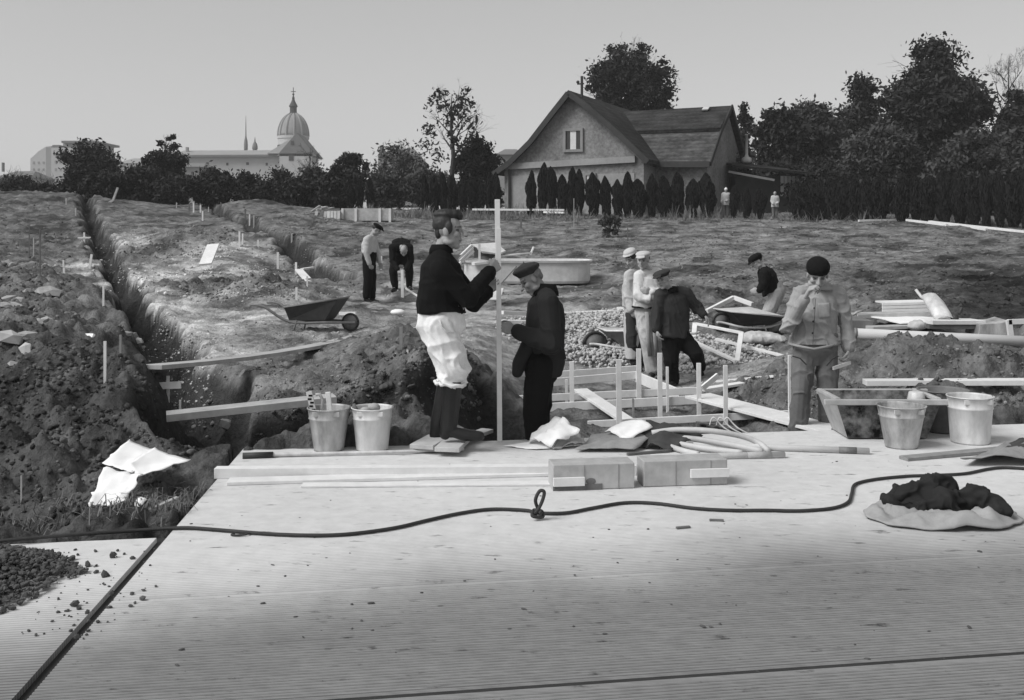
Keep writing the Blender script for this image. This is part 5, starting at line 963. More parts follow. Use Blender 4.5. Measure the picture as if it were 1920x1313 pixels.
a, b = c1 + V(-.10, -.02, h1 * .7), c1 + V(-.155, 0, h1 + .125); m = MB(); m.beam(a, b, .045, .016, V(0, 1, 0)); m.build('strip', 'limewash', t)
for k in range(5):
    p = a.lerp(b, .38 + k * .12) + V(.006 * (-1) ** k, -.010, 0); m = MB(); m.box(p, V(.014, 0, 0), V(0, .001, 0), V(0, 0, .007)); m.build('mark', 'cloth_black', t)
m = MB(); m.tube([c1 + V(-.06, 0, h1 * .7), c1 + V(-.045, -.01, h1 + .06), c1 + V(-.07, -.01, h1 + .105), c1 + V(-.10, -.01, h1 + .10)], .013, 8); one(m, 'hooked_handle', 'wood_old', 'hooked wooden handle in the bucket of sticks', 'handle', smooth=True)
m = MB(); m.beam(c1 + V(.012, 0, h1 * .7), c1 + V(-.008, .0, h1 + .12), .04, .02, V(0, 1, 0)); one(m, 'wooden_wedge', 'wood_new', 'flat pale stick standing upright in the bucket of sticks', 'stick', bevel=.004)
t = empty('trowel', c2 + V(-.1, 0, h2), 'trowel with a dark upright handle stuck in the mortar bucket', 'trowel'); m = MB(); m.tube([c2 + V(-.10, -.02, h2 * .86), c2 + V(-.14, -.03, h2 + .03)], .013, 8); m.build('handle', 'wood_dark', t, smooth=True); m = MB(); m.box(c2 + V(-.06, -.02, h2 * .9), V(.05, 0, .01), V(0, .035, 0), V(0, 0, .003)); m.build('blade', 'iron_mid', t)
m = MB(); m.ell(c2 + V(.01, .03, h2 * .98), V(.05, 0, 0), V(0, .04, 0), V(0, 0, .035)); m.ell(c2 + V(-.05, -.03, h2 * .95), V(.04, 0, 0), V(0, .03, 0), V(0, 0, .025)); one(m, 'brush_head', 'rubble', 'lump of dried mortar on top of the mortar bucket with the trowel', 'lump', smooth=True)
# trough
def trough():
    base = S(1664, 826); y0 = base.y; zt = .325; x0t, x1t = P(1566, 752, y0).x, P(1764, 752, y0).x; x0, x1 = P(1592, 826, y0).x, P(1742, 826, y0).x; D = .5
    t = empty('mortar_trough', (base.x, y0 + .25, 0), 'mud-splashed wooden mortar trough with two long carrying rails', 'trough')
    F0, F1 = y0 - .03, y0 + .0; th = .02
    bot = [V(x0, y0 + .04, .012), V(x1, y0 + .04, .012), V(x1, y0 + D - .04, .012), V(x0, y0 + D - .04, .012)]; top = [V(x0t, y0 - .02, zt), V(x1t, y0 - .02, zt), V(x1t, y0 + D + .02, zt), V(x0t, y0 + D + .02, zt)]
    for i, nm in enumerate(('front_board', 'end_board', 'back_board', 'end_board')):
        j = (i + 1) % 4; n = ((bot[j] - bot[i]).cross(top[i] - bot[i])).normalized() * th; m = MB(); m.loft([[bot[i], bot[j], top[j], top[i]], [p - n for p in (bot[i], bot[j], top[j], top[i])]]); m.build(nm, 'trough_wood' if i != 3 else 'wood_old', t)
    m = MB(); m.loft([bot, [p + V(0, 0, .02) for p in bot]]); m.build('bottom', 'wood_dark', t)
    m = MB(); q = [b.lerp(tp, .72) for b, tp in zip(bot, top)]; m.loft([q, [p + V(0, 0, .01) for p in q]]); m.build('mortar', 'mortar', t)
    for yy, xa in ((y0 - .035, P(1543, 752, y0).x), (y0 + D + .035, P(1534, 735, y0 + D).x)):
        m = MB(); m.beam(V(xa, yy, zt - .012), V(x1t + .10, yy, zt - .012), .035, .045); m.build('rail', 'wood_old', t, bevel=.006)
    for xx in (x0t + .02, x1t - .02):
        m = MB(); m.beam(V(xx, y0 - .015, zt + .004), V(xx, y0 + D + .015, zt + .004), .04, .03); m.build('cross_bar', 'wood_old', t, bevel=.005)
    c = V(P(1718, 745, y0 + .2).x, y0 + .2, zt * .73); m = MB(); m.lathe([(.085, 0), (.06, .12), (.055, .125), (.02, .128)], c, 18); tag(m.build('upturned_cone', 'zinc_pale', smooth=True), 'small upturned conical cup standing in the mortar trough', 'cup')
    m = MB(); m.ell(V(P(1670, 745, y0 + .15).x, y0 + .15, zt * .8), V(.05, 0, 0), V(0, .05, 0), V(0, 0, .045)); m.ell(V(P(1684, 745, y0 + .2).x, y0 + .2, zt * .78), V(.04, 0, .02), V(0, .03, 0), V(0, 0, .03)); tag(m.build('mortar_lump', 'tar_paper', smooth=True), 'dark lump lying on the mortar in the trough', 'lump')
trough()
bucket(1690, 838, 44, 29, 78, 'zinc_splashed', 'stained tapering bucket standing before the mortar trough', yoff=-.12)
bucket(1793, 820, 47, 34, 80, 'iron_mid', 'dark bucket half hidden behind the bright straight-sided one', yoff=.12)
bucket(1834, 836, 42, 35, 88, 'zinc_pale', 'bright straight-sided bucket at the end of the row beside the trough')
# papers, bags and hoses by the slab edge
o = solid(one(sheet([S(944, 836, .012), S(1006, 842, .012), S(1096, 834, .02), S(1060, 818, .03)], 0, .006, seed=1), 'paper_sheet', 'paper', 'flat white sheet of paper lying before the feet of the old man', 'paper', smooth=True), .003)
o = solid(one(sheet([S(985, 828, .03), S(1034, 841, .015), P(1088, 806, 8.25), P(1040, 786, 8.55)], .05, .05, seed=4), 'crumpled_paper', 'paper', 'crumpled white paper bag standing up on the flat white sheet', 'paper', smooth=True), .003)
o = solid(one(sheet([S(1036, 842, .012), S(1100, 836, .012), P(1088, 812, 8.45), P(1052, 816, 8.5)], .03, .03, seed=9), 'folded_paper', 'paper_dirty', 'folded grey end of paper beside the crumpled bag', 'paper', smooth=True), .003)
o = solid(one(sheet([P(1134, 809, 8.45), P(1174, 829, 8.3), P(1224, 798, 8.4), P(1172, 789, 8.6)], .03, .02, seed=7), 'white_board', 'paper', 'smooth white square sheet resting on the dark tar paper', 'paper', smooth=True), .004)
o = solid(one(sheet([S(1078, 846, .012), S(1190, 842, .03), P(1240, 806, 8.5), P(1110, 816, 8.55)], .02, .02, seed=14), 'tar_paper', 'wood_mid', 'brown torn tar paper folded under the smooth white square', 'tar paper', smooth=True), .006)
o = solid(one(sheet([S(1196, 838, .012), S(1256, 846, .012), P(1318, 816, 8.4), P(1212, 790, 8.6)], .03, .035, seed=19), 'tar_paper', 'tar_paper', 'black rumpled tar paper under the curving hoses', 'tar paper', smooth=True), .006)
def hose(label, pts, r=.022, mm='hose', name='hose', n=8, group='pale hoses lying on the slab'):
    q = [S(x, y, z) for x, y, z in pts]; m = MB(); m.tube(smooth_path(q, 5), r, n); return tag(m.build(name, mm, smooth=True), label, 'hose', group)
def smooth_path(p, k):
    out = []
    for i in range(len(p) - 1):
        a, b, c, d = p[max(i - 1, 0)], p[i], p[i + 1], p[min(i + 2, len(p) - 1)]
        for j in range(k):
            t = j / k; out.append(.5 * ((2 * b) + (c - a) * t + (2 * a - 5 * b + 4 * c - d) * t * t + (3 * b - 3 * c + d - a) * t ** 3))
    return out + [p[-1]]
hose('hose arching highest over the bundle, its loose end bent down', [(1222, 812, .10), (1270, 806, .13), (1330, 808, .14), (1390, 818, .10), (1425, 832, .05), (1440, 846, .02)])
hose('second hose below the arching one, ending near its bend', [(1215, 822, .05), (1290, 822, .07), (1360, 832, .05), (1430, 846, .022)])
hose('third hose fanning out from the black tar paper', [(1218, 824, .03), (1270, 832, .04), (1330, 842, .03), (1392, 849, .022)], mm='pipe_grey')
hose('short hose lowest in the fan from the tar paper', [(1240, 832, .03), (1280, 845, .025), (1310, 852, .022)])
def pipe(label, a, b, r, mm, bands, group=None, name='pipe'):
    t = empty(name, (a + b) / 2, label, 'pipe', group); m = MB(); m.tube([a, b], r, 14); m.build('tube', mm, t, smooth=True)
    for f0, f1, bm in bands: m = MB(); m.tube([a.lerp(b, f0), a.lerp(b, f1)], r * 1.08, 14); m.build('band', bm, t, smooth=True)
    return t
pipe('straight pale pipe with a darker grip near its end, in front of the hoses', S(1220, 858, .022), S(1471, 853, .022), .024, 'hose', [(.72, .90, 'wood_old')])
pipe('long pipe with a dark band, lying behind the hoses towards the trough', S(1300, 834, .024), S(1630, 846, .024), .024, 'pipe_grey', [(.83, .93, 'iron_mid')])
p, q = S(1176, 852, .01), S(1258, 845, .012); plank('short dark stick below the tar paper', p, q, .03, .02, 'wood_dark', 'stick', cat='stick')
# cable
def cable():
    pts = [(-60, 1022), (0, 1015), (120, 1004), (240, 996), (340, 990), (400, 993), (500, 1001), (590, 1004), (660, 1001), (740, 990), (800, 976), (860, 963), (920, 955), (985, 957), (1010, 962), (1060, 962), (1110, 953), (1170, 943), (1230, 944), (1300, 953), (1370, 957), (1440, 957), (1500, 958), (1560, 953), (1590, 942), (1597, 925), (1604, 908), (1640, 899), (1700, 893), (1760, 891), (1810, 888), (1850, 880), (1880, 877), (1925, 879), (1990, 884)]
    q = [S(x, y, .012 if x > 150 else .03) for x, y in pts]; t = empty('cable', S(1010, 962), 'long black cable winding right across the slab with a knot in it', 'cable')
    m = MB(); m.tube(smooth_path(q, 6), .0105, 8); m.build('cord', 'cable', t, smooth=True)
    c = S(1008, 966, .03); L = [c + V(-.02, 0, .0), c + V(.02, .02, .02), c + V(.03, 0, -.01), c + V(-.03, -.02, 0), c + V(-.02, .02, .025), c + V(.02, -.02, .02), c + V(.0, .01, .04), c + V(-.012, 0, .09), c + V(.012, .0, .14), c + V(.038, .0, .135), c + V(.03, 0, .09), c + V(.0, -.01, .03), c + V(-.03, .01, 0)]
    m = MB(); m.tube(smooth_path(L, 5), .0105, 8); m.build('knot', 'cable', t, smooth=True)
    m = MB(); m.tube(smooth_path([S(472, 998, .01), S(462, 1002, .01), S(445, 1004, .008), S(434, 1003, .008), S(440, 1001, .008)], 4), .006, 6); one(m, 'wire_end', 'cable', 'small bent wire offcut beside the cable', 'wire', smooth=True)
cable()
# clothes on the slab
def cloth_blob(name, c, rx, ry, hfn, mm, label, seed, n=72, rings=26, th=.008, rough=.035):
    m = MB(); vs = [c + V(0, 0, hfn(0, 0) + .02)]; fs = []
    for k in range(1, rings + 1):
        r = k / rings
        for i in range(n):
            a = 2 * math.pi * i / n; e = 1 + .16 * float(vn(math.cos(a) * 1.6 + seed, math.sin(a) * 1.6, 2)) + .05 * float(vn(math.cos(a) * 5, math.sin(a) * 5, seed))
            x, y = rx * r * e * math.cos(a), ry * r * e * math.sin(a); ux, uy = x / rx, y / ry
            w = 1 - abs(float(vn(x * 6 + seed + 1.6 * float(vn(x * 4, y * 4, seed)), y * 8, 1.0))) * 2.6; z = hfn(ux, uy) * (1 + .9 * float(vn(ux * 2.2, uy * 2.2, seed + 4))) + rough * max(w, -.5) * (1 - r ** 8) + .014 * float(vn(x * 25, y * 25, seed)) * (1 - r ** 8)
            vs.append(V(c.x + x, c.y + y, max(z, .004) + .006))
    for i in range(n): fs.append((0, 1 + i, 1 + (i + 1) % n))
    for k in range(rings - 1):
        for i in range(n): o0 = 1 + k * n; j = (i + 1) % n; fs.append((o0 + i, o0 + n + i, o0 + n + j, o0 + j))
    m.add(vs, fs); return solid(one(m, name, mm, label, 'clothing', smooth=True), th)
cc = V(P(1768, 962, 6.32).x, 6.32, 0)
cloth_blob('pale_jacket', cc, .44, .34, lambda x, y: .030 * math.exp(-((x * x + y * y - .62) / .3) ** 2) + .010, 'cloth_drab', 'crumpled pale jacket dropped in a round heap on the slab', 3, rough=.042)
m = MB(); q = lambda dx, dy, z: cc + V(dx * 1.05 + .0, dy * 1.1, z * 1.05)
m.chain([q(-.26, .02, .06), q(-.1, .10, .10), q(.06, .16, .13), q(.12, .2, .12)], [.05, .075, .07, .035]); m.chain([q(-.12, .0, .06), q(.02, .02, .08), q(.2, .06, .09), q(.28, -.02, .06), q(.27, -.12, .04)], [.06, .07, .075, .06, .04])
m.chain([q(-.28, .12, .07), q(-.16, .18, .1)], [.035, .045]); m.chain([q(.0, .0, .08), q(.05, -.05, .06)], [.06, .04])
tag(remesh(m, 'dark_sweater', 'cloth_navy', None, .009, 3, lambda p: .035 * vn(p[:, 0] * 9, p[:, 1] * 9, p[:, 2] * 9) + .022 * vn(p[:, 0] * 21, p[:, 1] * 21, p[:, 2] * 21) + .02 * (np.clip(1 - 4 * np.abs(vn(p[:, 0] * 13 + 5, p[:, 1] * 13, p[:, 2] * 13)), 0, 1) - .3), (cc.x, cc.y, .02)), 'black sweater thrown on top of the crumpled pale jacket', 'clothing')
# tar paper and board at the end of the slab
p, q = S(1694, 860, .012), S(1945, 836, .02); plank('old board pointing out from under the torn tar paper', p, q, .10, .025, 'wood_mid')
o = solid(one(sheet([S(1800, 868, .03), S(1960, 872, .015), P(1960, 834, 8.4), P(1862, 846, 8.2)], .05, .05, seed=23), 'torn_tar_paper', 'wood_mid', 'torn stiff tar paper curling at the end of the slab', 'tar paper', smooth=True), .006)
o = solid(one(sheet([P(1850, 858, 7.95), P(1960, 850, 7.9), P(1960, 838, 8.3), P(1880, 842, 8.3)], .05, .03, seed=29), 'tar_paper_flap', 'tar_paper', 'black flap of tar paper over the torn stiff piece', 'tar paper', smooth=True), .006)
m = MB()
for k in range(110):
    px, py = rnd.uniform(330, 1910), 860 + 440 * rnd.random() ** 1.3; c = S(px, py)
    if c.x < -1.9 or c.y > 8.2 or c.y < 3.7: continue
    r = rnd.uniform(.002, .007) * (1.6 if rnd.random() < .12 else 1); a = rnd.uniform(0, 3.1); m.ell(c + V(0, 0, r * .3), V(math.cos(a), math.sin(a), 0) * r * rnd.uniform(1, 2.4), V(-math.sin(a), math.cos(a), 0) * r, V(0, 0, r * .45), 7, 4)
tag(m.build('mud_crumbs', 'clod'), kind='stuff', label='crumbs of mud and wood chips trodden over the slab', cat='crumbs')
p, q = S(1268, 990, .006), S(1294, 988, .006); plank('small dark wood chip on the clean part of the slab', p, q, .022, .012, 'wood_dark', 'wood_chip', cat='chip'); p, q = S(1330, 975, .006), S(1357, 976, .006); plank('other dark wood chip, the one nearer the cable', p, q, .02, .012, 'wood_dark', 'wood_chip', cat='chip')
# clods tipped on the small slab
m = MB(); rr = random.Random(3)
def clodball(m, c, r, rr):
    a = rr.uniform(0, 3.1); e = [rr.uniform(.7, 1.25) for _ in range(3)]; m.ell(c, V(math.cos(a), math.sin(a), rr.uniform(-.3, .3)) * r * e[0], V(-math.sin(a), math.cos(a), 0) * r * e[1], V(rr.uniform(-.2, .2), 0, 1) * r * e[2] * .8, 6, 5)
cc_, cr_ = [], []
for k in range(15000):
    x, y = rr.gauss(0, .5), rr.gauss(0, .5); q = x * x + y * y
    if q > 1 + .25 * float(vn(x * 3, y * 3, 2)): continue
    cc_.append((-2.80 + x * .66, 5.08 + y * .60, .012 + .13 * max(1 - q, 0) * rr.random() ** .5)); cr_.append(.004 + .015 * rr.random() ** 2.4)
v_, f_ = rocks(cc_, cr_, 5); m.add(v_, f_)
cc_, cr_ = [], []
for k in range(160):
    c = S(rr.uniform(40, 300), rr.uniform(1030, 1200)); r = .003 + .011 * rr.random() ** 2.5
    if c.x < LE(c.y) - .62: cc_.append(tuple(c + V(0, 0, r * .5))); cr_.append(r)
for px, py, r in ((211, 1040, .028), (248, 1046, .013), (150, 1070, .024), (197, 1077, .022), (140, 1132, .02), (165, 1058, .018)): cc_.append(tuple(S(px, py, r * .6))); cr_.append(r)
v_, f_ = rocks(cc_, cr_, 6); m.add(v_, f_)
tag(m.build('clod_heap', 'clod'), kind='stuff', label='dark crumbly soil tipped on the corner of the small slab', cat='soil')

# --- the formwork in the pit
def formwork():
    o0 = GP(1200, 745); t = empty('formwork_frame', o0, 'pale timber formwork frame with upright stakes in the pit between the men', 'formwork')
    bl = [((1036, 703, 13.3), (1200, 691, 13.6), .085), ((1036, 717, 13.1), (1200, 703, 13.4), .10), ((1192, 706, 13.4), (1275, 741, 12.4), .14), ((960, 749, 12.2), (1316, 732, 12.3), .085), ((955, 768, 11.9), (1316, 749, 12.0), .10), ((1102, 796, 10.9), (1500, 775, 11.0), .075)]
    for a, b, w in bl:
        m = MB(); p, q = P(*a), P(*b); m.beam(p, q, .03, w * .95); m.build('board', 'wood_new', t, bevel=.003)
    for a, b, w in (((1088, 731, 12.4), (1180, 792, 11.1), .17), ((1308, 742, 11.7), (1572, 810, 10.0), .36), ((1316, 731, 12.4), (1392, 719, 12.6), .12)):
        m = MB(); p, q = P(*a), P(*b); m.beam(p, q, w, .03); m.build('flat_board', 'wood_new', t, bevel=.003)
    m = MB(); p, q = P(1317, 728, 12.2), P(1346, 704, 12.3); m.beam(p, q, .03, .06); m.build('brace', 'wood_new', t)
    for px, y0, y1, Y, w in ((1072, 678, 788, 12.0, 8), (1160, 674, 795, 10.9, 10), (1197.5, 654, 768, 12.3, 9), (1237, 662, 782, 11.4, 8.5), (1251, 688, 770, 12.0, 5), (1310, 681, 778, 11.5, 8), (1360, 685, 788, 11.0, 8), (1480, 666, 802, 10.6, 5), (1062, 712, 760, 12.6, 5), (1187, 748, 784, 11.5, 4)):
        a, b = P(px, y0, Y - .06), P(px + 1, y1, Y - .06); zg = gz(b.x, Y); b.z = min(b.z, zg) - .1; m = MB(); m.beam(a, b, w * Y / F, .028, V(0, 1, 0)); m.build('stake', 'wood_new' if px != 1187 else 'wood_mid', t, bevel=.002)
formwork()
p, q = lie(1338, 714, 1452, 697); plank('thin lath lying in the pit behind the formwork, towards the mound', p, q, .04, .03, 'wood_new', 'lath', cat='lath')
m = MB(); c = GP(1345, 830) ; c = P(1348, 800, 9.6); t = empty('timber_stub', c, 'dark timber block with looped twine just behind the slab edge', 'block'); m.box(c + V(0, 0, -.08), V(.19, .03, -.03), V(-.01, .09, 0), V(0, 0, .09)); m.build('body', 'trough_wood', t, bevel=.006)
for k in range(3):
    m = MB(); b = c + V(-.1 + .06 * k, -.08, .02); m.tube(smooth_path([b, b + V(.03, -.02, .08), b + V(.09, -.03, .02), b + V(.14, -.05, -.02), b + V(.24, -.06, -.07)], 4), .007, 5); m.build('twine', 'wood_new', t, smooth=True)
# --- gravel, barrows and timber behind
m = MB(); rr = random.Random(8)
def pile(px, py, rx, ry, n, r0, r1, seed, h=.0):
    rs = np.random.RandomState(seed); c0 = GP(px, py); X, Yq = rs.normal(0, .42, n), rs.normal(0, .42, n); k = (X ** 2 + Yq ** 2) < 1; X, Yq = X[k] * rx + c0.x, Yq[k] * ry + c0.y; Z = height(X, Yq); d = ((X - c0.x) / rx) ** 2 + ((Yq - c0.y) / ry) ** 2; r = rs.uniform(r0, r1, len(X)); return np.stack([X, Yq, Z + r * .4 + h * (1 - d) * rs.rand(len(X)) ** .4], 1), r
pl = [pile(1110, 640, 1.5, 1.7, 5200, .012, .036, 1, .16), pile(1320, 665, 1.1, 1.3, 2600, .012, .036, 2, .08), pile(1180, 600, 1.3, .9, 1600, .012, .034, 3, .06)]; v_, f_ = rocks(np.concatenate([q[0] for q in pl]), np.concatenate([q[1] for q in pl]), 4)
tag(npmesh('gravel_heap', v_, f_, 'gravel_stone'), kind='stuff', label='heap of pale coarse gravel behind the formwork', cat='gravel')
p, q = P(1052, 590, 19.0), P(1178, 584, 19.2); p.z = gz(p.x, p.y) + .06; q.z = gz(q.x, q.y) + .08; plank('thick pale plank lying along the back of the gravel heap', P(1020, 592, 18.8), P(1182, 584, 19.0), .2, .08, 'wood_new')
plank('pale plank lying behind the gravel plank, crossing beneath the old man\'s elbow', P(938, 586, 18.0), P(1000, 589, 18.6), .16, .06, 'wood_new')
plank('short pale offcut leaning on the gravel plank by the long coat', P(1160, 578, 19.3), P(1182, 584, 19.1), .12, .05, 'wood_new')
plank('pale plank on the ground behind the measuring lath', P(938, 603, 16.6), P(990, 604, 16.8), .16, .05, 'wood_new')
def barrow(label, wheel, axis, tray, Y, mm_out, mm_in, wr=.2, ground=True, over=False, handles=None, legs=True):
    """wheel: photo point of the hub; axis: +1 wheel towards +X; tray: ((x0,z0)...) rim and floor lengths in metres behind the hub"""
    g_ = GP(wheel[0], wheel[1] + wr * F / Y); sc = g_.y / Y; wr *= sc; tray = {k_: (v_ if k_ == 'fl' else v_ * sc) for k_, v_ in tray.items()}; Y = g_.y
    w = V(P(wheel[0], wheel[1], Y).x, Y, g_.z + wr); t = empty('wheelbarrow', (w.x, w.y, w.z - wr), label, 'wheelbarrow', 'wheelbarrows on the site'); ax = V(*axis).normalized(); sd_ = V(-ax.y, ax.x, 0)
    m = MB(); ci = [w + ax * math.cos(a) * wr * .9 + V(0, 0, math.sin(a) * wr * .9) for a in np.linspace(0, 6.2832, 25)]; m.tube(ci, wr * .13, 8); wh = m.build('wheel', 'rubber', t, smooth=True)
    m = MB(); m.lathe([(.02, -.035), (wr * .8, -.012), (wr * .8, .012), (.02, .035)], w, 20, True, (ax, V(0, 0, 1), sd_)); m.build('rim', 'iron_mid', wh, smooth=True)
    L = tray
    rim = [w - ax * L['r0'] + sd_ * L['rw'] * .8 + V(0, 0, L['rz0']), w - ax * L['r1'] + sd_ * L['rw'] + V(0, 0, L['rz1']), w - ax * L['r1'] - sd_ * L['rw'] + V(0, 0, L['rz1']), w - ax * L['r0'] - sd_ * L['rw'] * .8 + V(0, 0, L['rz0'])]
    bot = [w - ax * L['b0'] + sd_ * L['bw'] + V(0, 0, L['bz']), w - ax * L['b1'] + sd_ * L['bw'] + V(0, 0, L['bz']), w - ax * L['b1'] - sd_ * L['bw'] + V(0, 0, L['bz']), w - ax * L['b0'] - sd_ * L['bw'] + V(0, 0, L['bz'])]
    m = MB(); m.loft([bot, rim], False); m.add(bot, [(0, 1, 2, 3)]); o = solid(m.build('tray', mm_out, t), .012); o.modifiers.new('b', 'BEVEL').width = .02
    m = MB(); m.tube(rim + [rim[0]], .014, 6); m.build('rim_bar', mm_in, t, smooth=True)
    if L.get('fill'): m = MB(); q = [b.lerp(r, L.get('fl', .8)) for b, r in zip(bot, rim)]; top = sum(q, V(0, 0, 0)) / 4 + V(0, 0, L['fill']); m.add(q + [top], [(0, 1, 4), (1, 2, 4), (2, 3, 4), (3, 0, 4)]); m.build('load', mm_in, t, smooth=True)
    for k in (-1, 1):
        hb = w - ax * L['h1'] + sd_ * k * .30 + V(0, 0, L['hz']); m = MB(); m.tube(smooth_path([w + ax * .1 + sd_ * k * .05, w + sd_ * k * .07, bot[0] + (bot[3] - bot[0]) * (0 if k > 0 else 1) - V(0, 0, .03), bot[1] + (bot[2] - bot[1]) * (0 if k > 0 else 1) - V(0, 0, .03), hb - V(0, 0, .02) + ax * .22, hb], 4), .021, 6); m.build('shaft', mm_in, t, smooth=True)
        if legs: lp = bot[1] + (bot[2] - bot[1]) * (0 if k > 0 else 1) + ax * .12; m = MB(); m.tube([lp, V(lp.x - ax.x * .05, lp.y, w.z - wr)], .015, 6); m.build('leg', mm_in, t, smooth=True)
    return t
barrow('pale wheelbarrow standing on the gravel behind the formwork', (1116, 644), (-1, -.18, 0), dict(r0=.10, r1=1.05, rz0=.22, rz1=.19, rw=.34, b0=.38, b1=.85, bw=.2, bz=-.02, h1=1.5, hz=.16, fill=.03, fl=.97), 16.2, 'iron_mid', 'zinc_pale', .19)
barrow('white heaped wheelbarrow between the striding man and the stooping one', (1352, 606), (-1, -.25, 0), dict(r0=.02, r1=1.0, rz0=.20, rz1=.10, rw=.42, b0=.3, b1=.78, bw=.22, bz=-.04, h1=1.4, hz=.1, fill=.10, fl=.99), 17.6, 'iron_dark', 'limewash', .16)
barrow('dark empty wheelbarrow standing alone before the man in the light sweater', (657, 603), (.98, -.2, 0), dict(r0=.12, r1=1.02, rz0=.40, rz1=.26, rw=.34, b0=.36, b1=.98, bw=.22, bz=.04, h1=1.62, hz=.28), 17.6, 'iron_dark', 'iron_mid', .15)
m = MB(); a, b = P(637, 588, 17.4), P(668, 588, 17.3); m.beam(a, b, .05, .05); a, b = P(648, 590, 17.3), P(651, 618, 17.3); m.beam(a, b, .04, .04, V(0, 1, 0)); one(m, 'trestle_prop', 'wood_new', 'small pale wooden prop under the front of the dark wheelbarrow', 'prop')
t = empty('timber_surround', GP(1380, 680), 'white wooden frame lying tilted on the gravel beyond the striding man', 'frame')
fr = [P(1303, 607, 16.3), P(1390, 624, 15.6), P(1382, 678, 14.9), P(1300, 640, 15.9)]
for k in range(4):
    m = MB(); m.beam(fr[k], fr[(k + 1) % 4], .07, .035); m.build('rail', 'wood_new', t, bevel=.003)
plank('white lath lying on the ground beyond the tilted white frame', P(1343, 636, 16.0), P(1470, 668, 15.2), .07, .035, 'wood_new', 'lath', cat='lath')
t = empty('angled_timber', P(1375, 560, 19), 'two white timbers meeting at an angle behind the heaped barrow', 'timber')
for a, b in (((1325, 584, 18.6), (1376, 558, 19.0)), ((1375, 558, 19.0), (1411, 571, 18.7))):
    m = MB(); m.beam(P(*a), P(*b), .07, .07); m.build('timber', 'wood_new', t, bevel=.004)
m = MB(); c = GP(1430, 650) + V(0, 0, .07); m.loft([ring(c - V(.36, .0, .0), V(0, 1, 0), V(0, 0, 1), .1, .05), ring(c - V(.22, .0, -.01), V(0, 1, 0), V(0, 0, 1), .24, .10), ring(c + V(.1, .0, .01), V(0, 1, 0), V(0, 0, 1), .25, .10), ring(c + V(.3, -.03, -.02), V(0, 1, 0), V(0, 0, 1), .18, .07), ring(c + V(.38, -.05, -.04), V(0, 1, 0), V(0, 0, 1), .06, .03)])
tag(remesh(m, 'cement_sack', 'paper_dirty', None, .018, 3, folds(.03, 8, 8, 2), (c.x, c.y, c.z - .07)), 'full pale cement sack lying at the feet of the stooping man', 'sack')
# --- the big lime tub and the things on it
def lime_tub():
    Y = 25.5; c = P(1010, 537, Y); s = Y / F; x0, x1 = P(868, 537, Y).x, P(1110, 537, Y).x; zt = P(0, 489, Y).z; zb = c.z + .06
    t = empty('lime_tub', (c.x, Y, zb), 'large shallow white lime tub standing in the field behind the beret', 'tub'); cx = (x0 + x1) / 2; rx = (x1 - x0) / 2; ry = .95
    def rg(k, z, e=0): return [V(cx + (rx * k + e) * math.copysign(abs(math.cos(a)) ** .45, math.cos(a)), Y + .9 + (ry * k + e) * math.copysign(abs(math.sin(a)) ** .45, math.sin(a)), z) for a in np.linspace(0, 6.2832, 41)[:-1]]
    m = MB(); m.loft([rg(.97, zb), rg(1, zb + .06), rg(1, zt - .05), rg(1, zt - .05, .05), rg(1, zt, .06), rg(1, zt, .0), rg(.98, zt - .1)], False); m.build('shell', 'limewash', t)
    m = MB(); m.loft([rg(.985, zt - .08), rg(.5, zt - .07), rg(.05, zt - .07)], True); m.build('lime', 'limewash', t)
    for px in (890, 985, 1092): m = MB(); q = P(px, 540, Y + .2); m.box(V(q.x, Y + .3, zb - .09), V(.12, 0, 0), V(0, .12, 0), V(0, 0, .085)); m.build('foot', 'iron_dark', t)
    return t, zt, Y
lt, zt, YT = lime_tub()
t = empty('overturned_barrow', P(915, 480, YT + .5), 'white tray of an upturned barrow propped on the lime tub behind the lath', 'barrow tray')
a = [P(884, 458, YT + .9), P(930, 455, YT + 1.2), P(948, 470, YT + .6), P(936, 475, YT + .4), P(905, 472, YT + .4)]; m = MB(); m.loft([a, [p + V(0, .05, -.04) for p in a]]); m.build('tray', 'limewash', t)
m = MB(); m.loft([[P(888, 463, YT + .7), P(936, 474, YT + .5), P(918, 489, YT + .5), P(889, 484, YT + .7)], [P(888, 463, YT + 1.2), P(936, 474, YT + 1.1), P(918, 489, YT + 1.0), P(889, 484, YT + 1.2)]]); m.build('underside', 'iron_dark', t)
m = MB(); m.beam(P(899, 458, YT + .35), P(899, 489, YT + .35), .055, .05, V(0, 1, 0)); m.build('prop', 'limewash', t)
for k, (a, b) in enumerate((((858, 485), (884, 460)), ((862, 489), (886, 465)), ((862, 494), (888, 471)))): plank(['topmost', 'middle', 'lowest'][k] + ' of the three white slats sloping down from the propped tray', P(*a, YT + .1), P(*b, YT + .5), .05, .05, 'wood_new', 'slat', group='white slats sloping from the propped tray', cat='slat')
plank('pale board lying across the corner of the lime tub under the propped tray', P(887, 495, YT - .1), P(925, 491, YT + .1), .2, .06, 'wood_new')
m = MB(); m.tube(smooth_path([P(905, 566, 21.5), P(925, 548, 22.2), P(948, 522, 23.5), P(968, 500, 25.0)], 4), .022, 6); t = one(m, 'shovel', 'wood_mid', 'shovel leaning on the lime tub, its white blade on the ground behind the lath', 'shovel', smooth=True)
m = MB(); q = [P(914, 562, 21.3), P(938, 562, 21.3), P(944, 540, 22.0), P(926, 545, 22.0)]; m.loft([q, [p + V(0, .02, -.01) for p in q]]); m.build('blade', 'limewash', t)
m = MB(); m.tube([P(940, 480, YT + .6), P(996, 474, YT + 1.0)], .02, 6); m.tube([P(994, 478, YT + 1.0), P(1001, 463, YT + 1.0)], .03, 6); one(m, 'rake', 'wood_new', 'rake handle with a pale head sticking out behind the beret', 'rake', smooth=True)
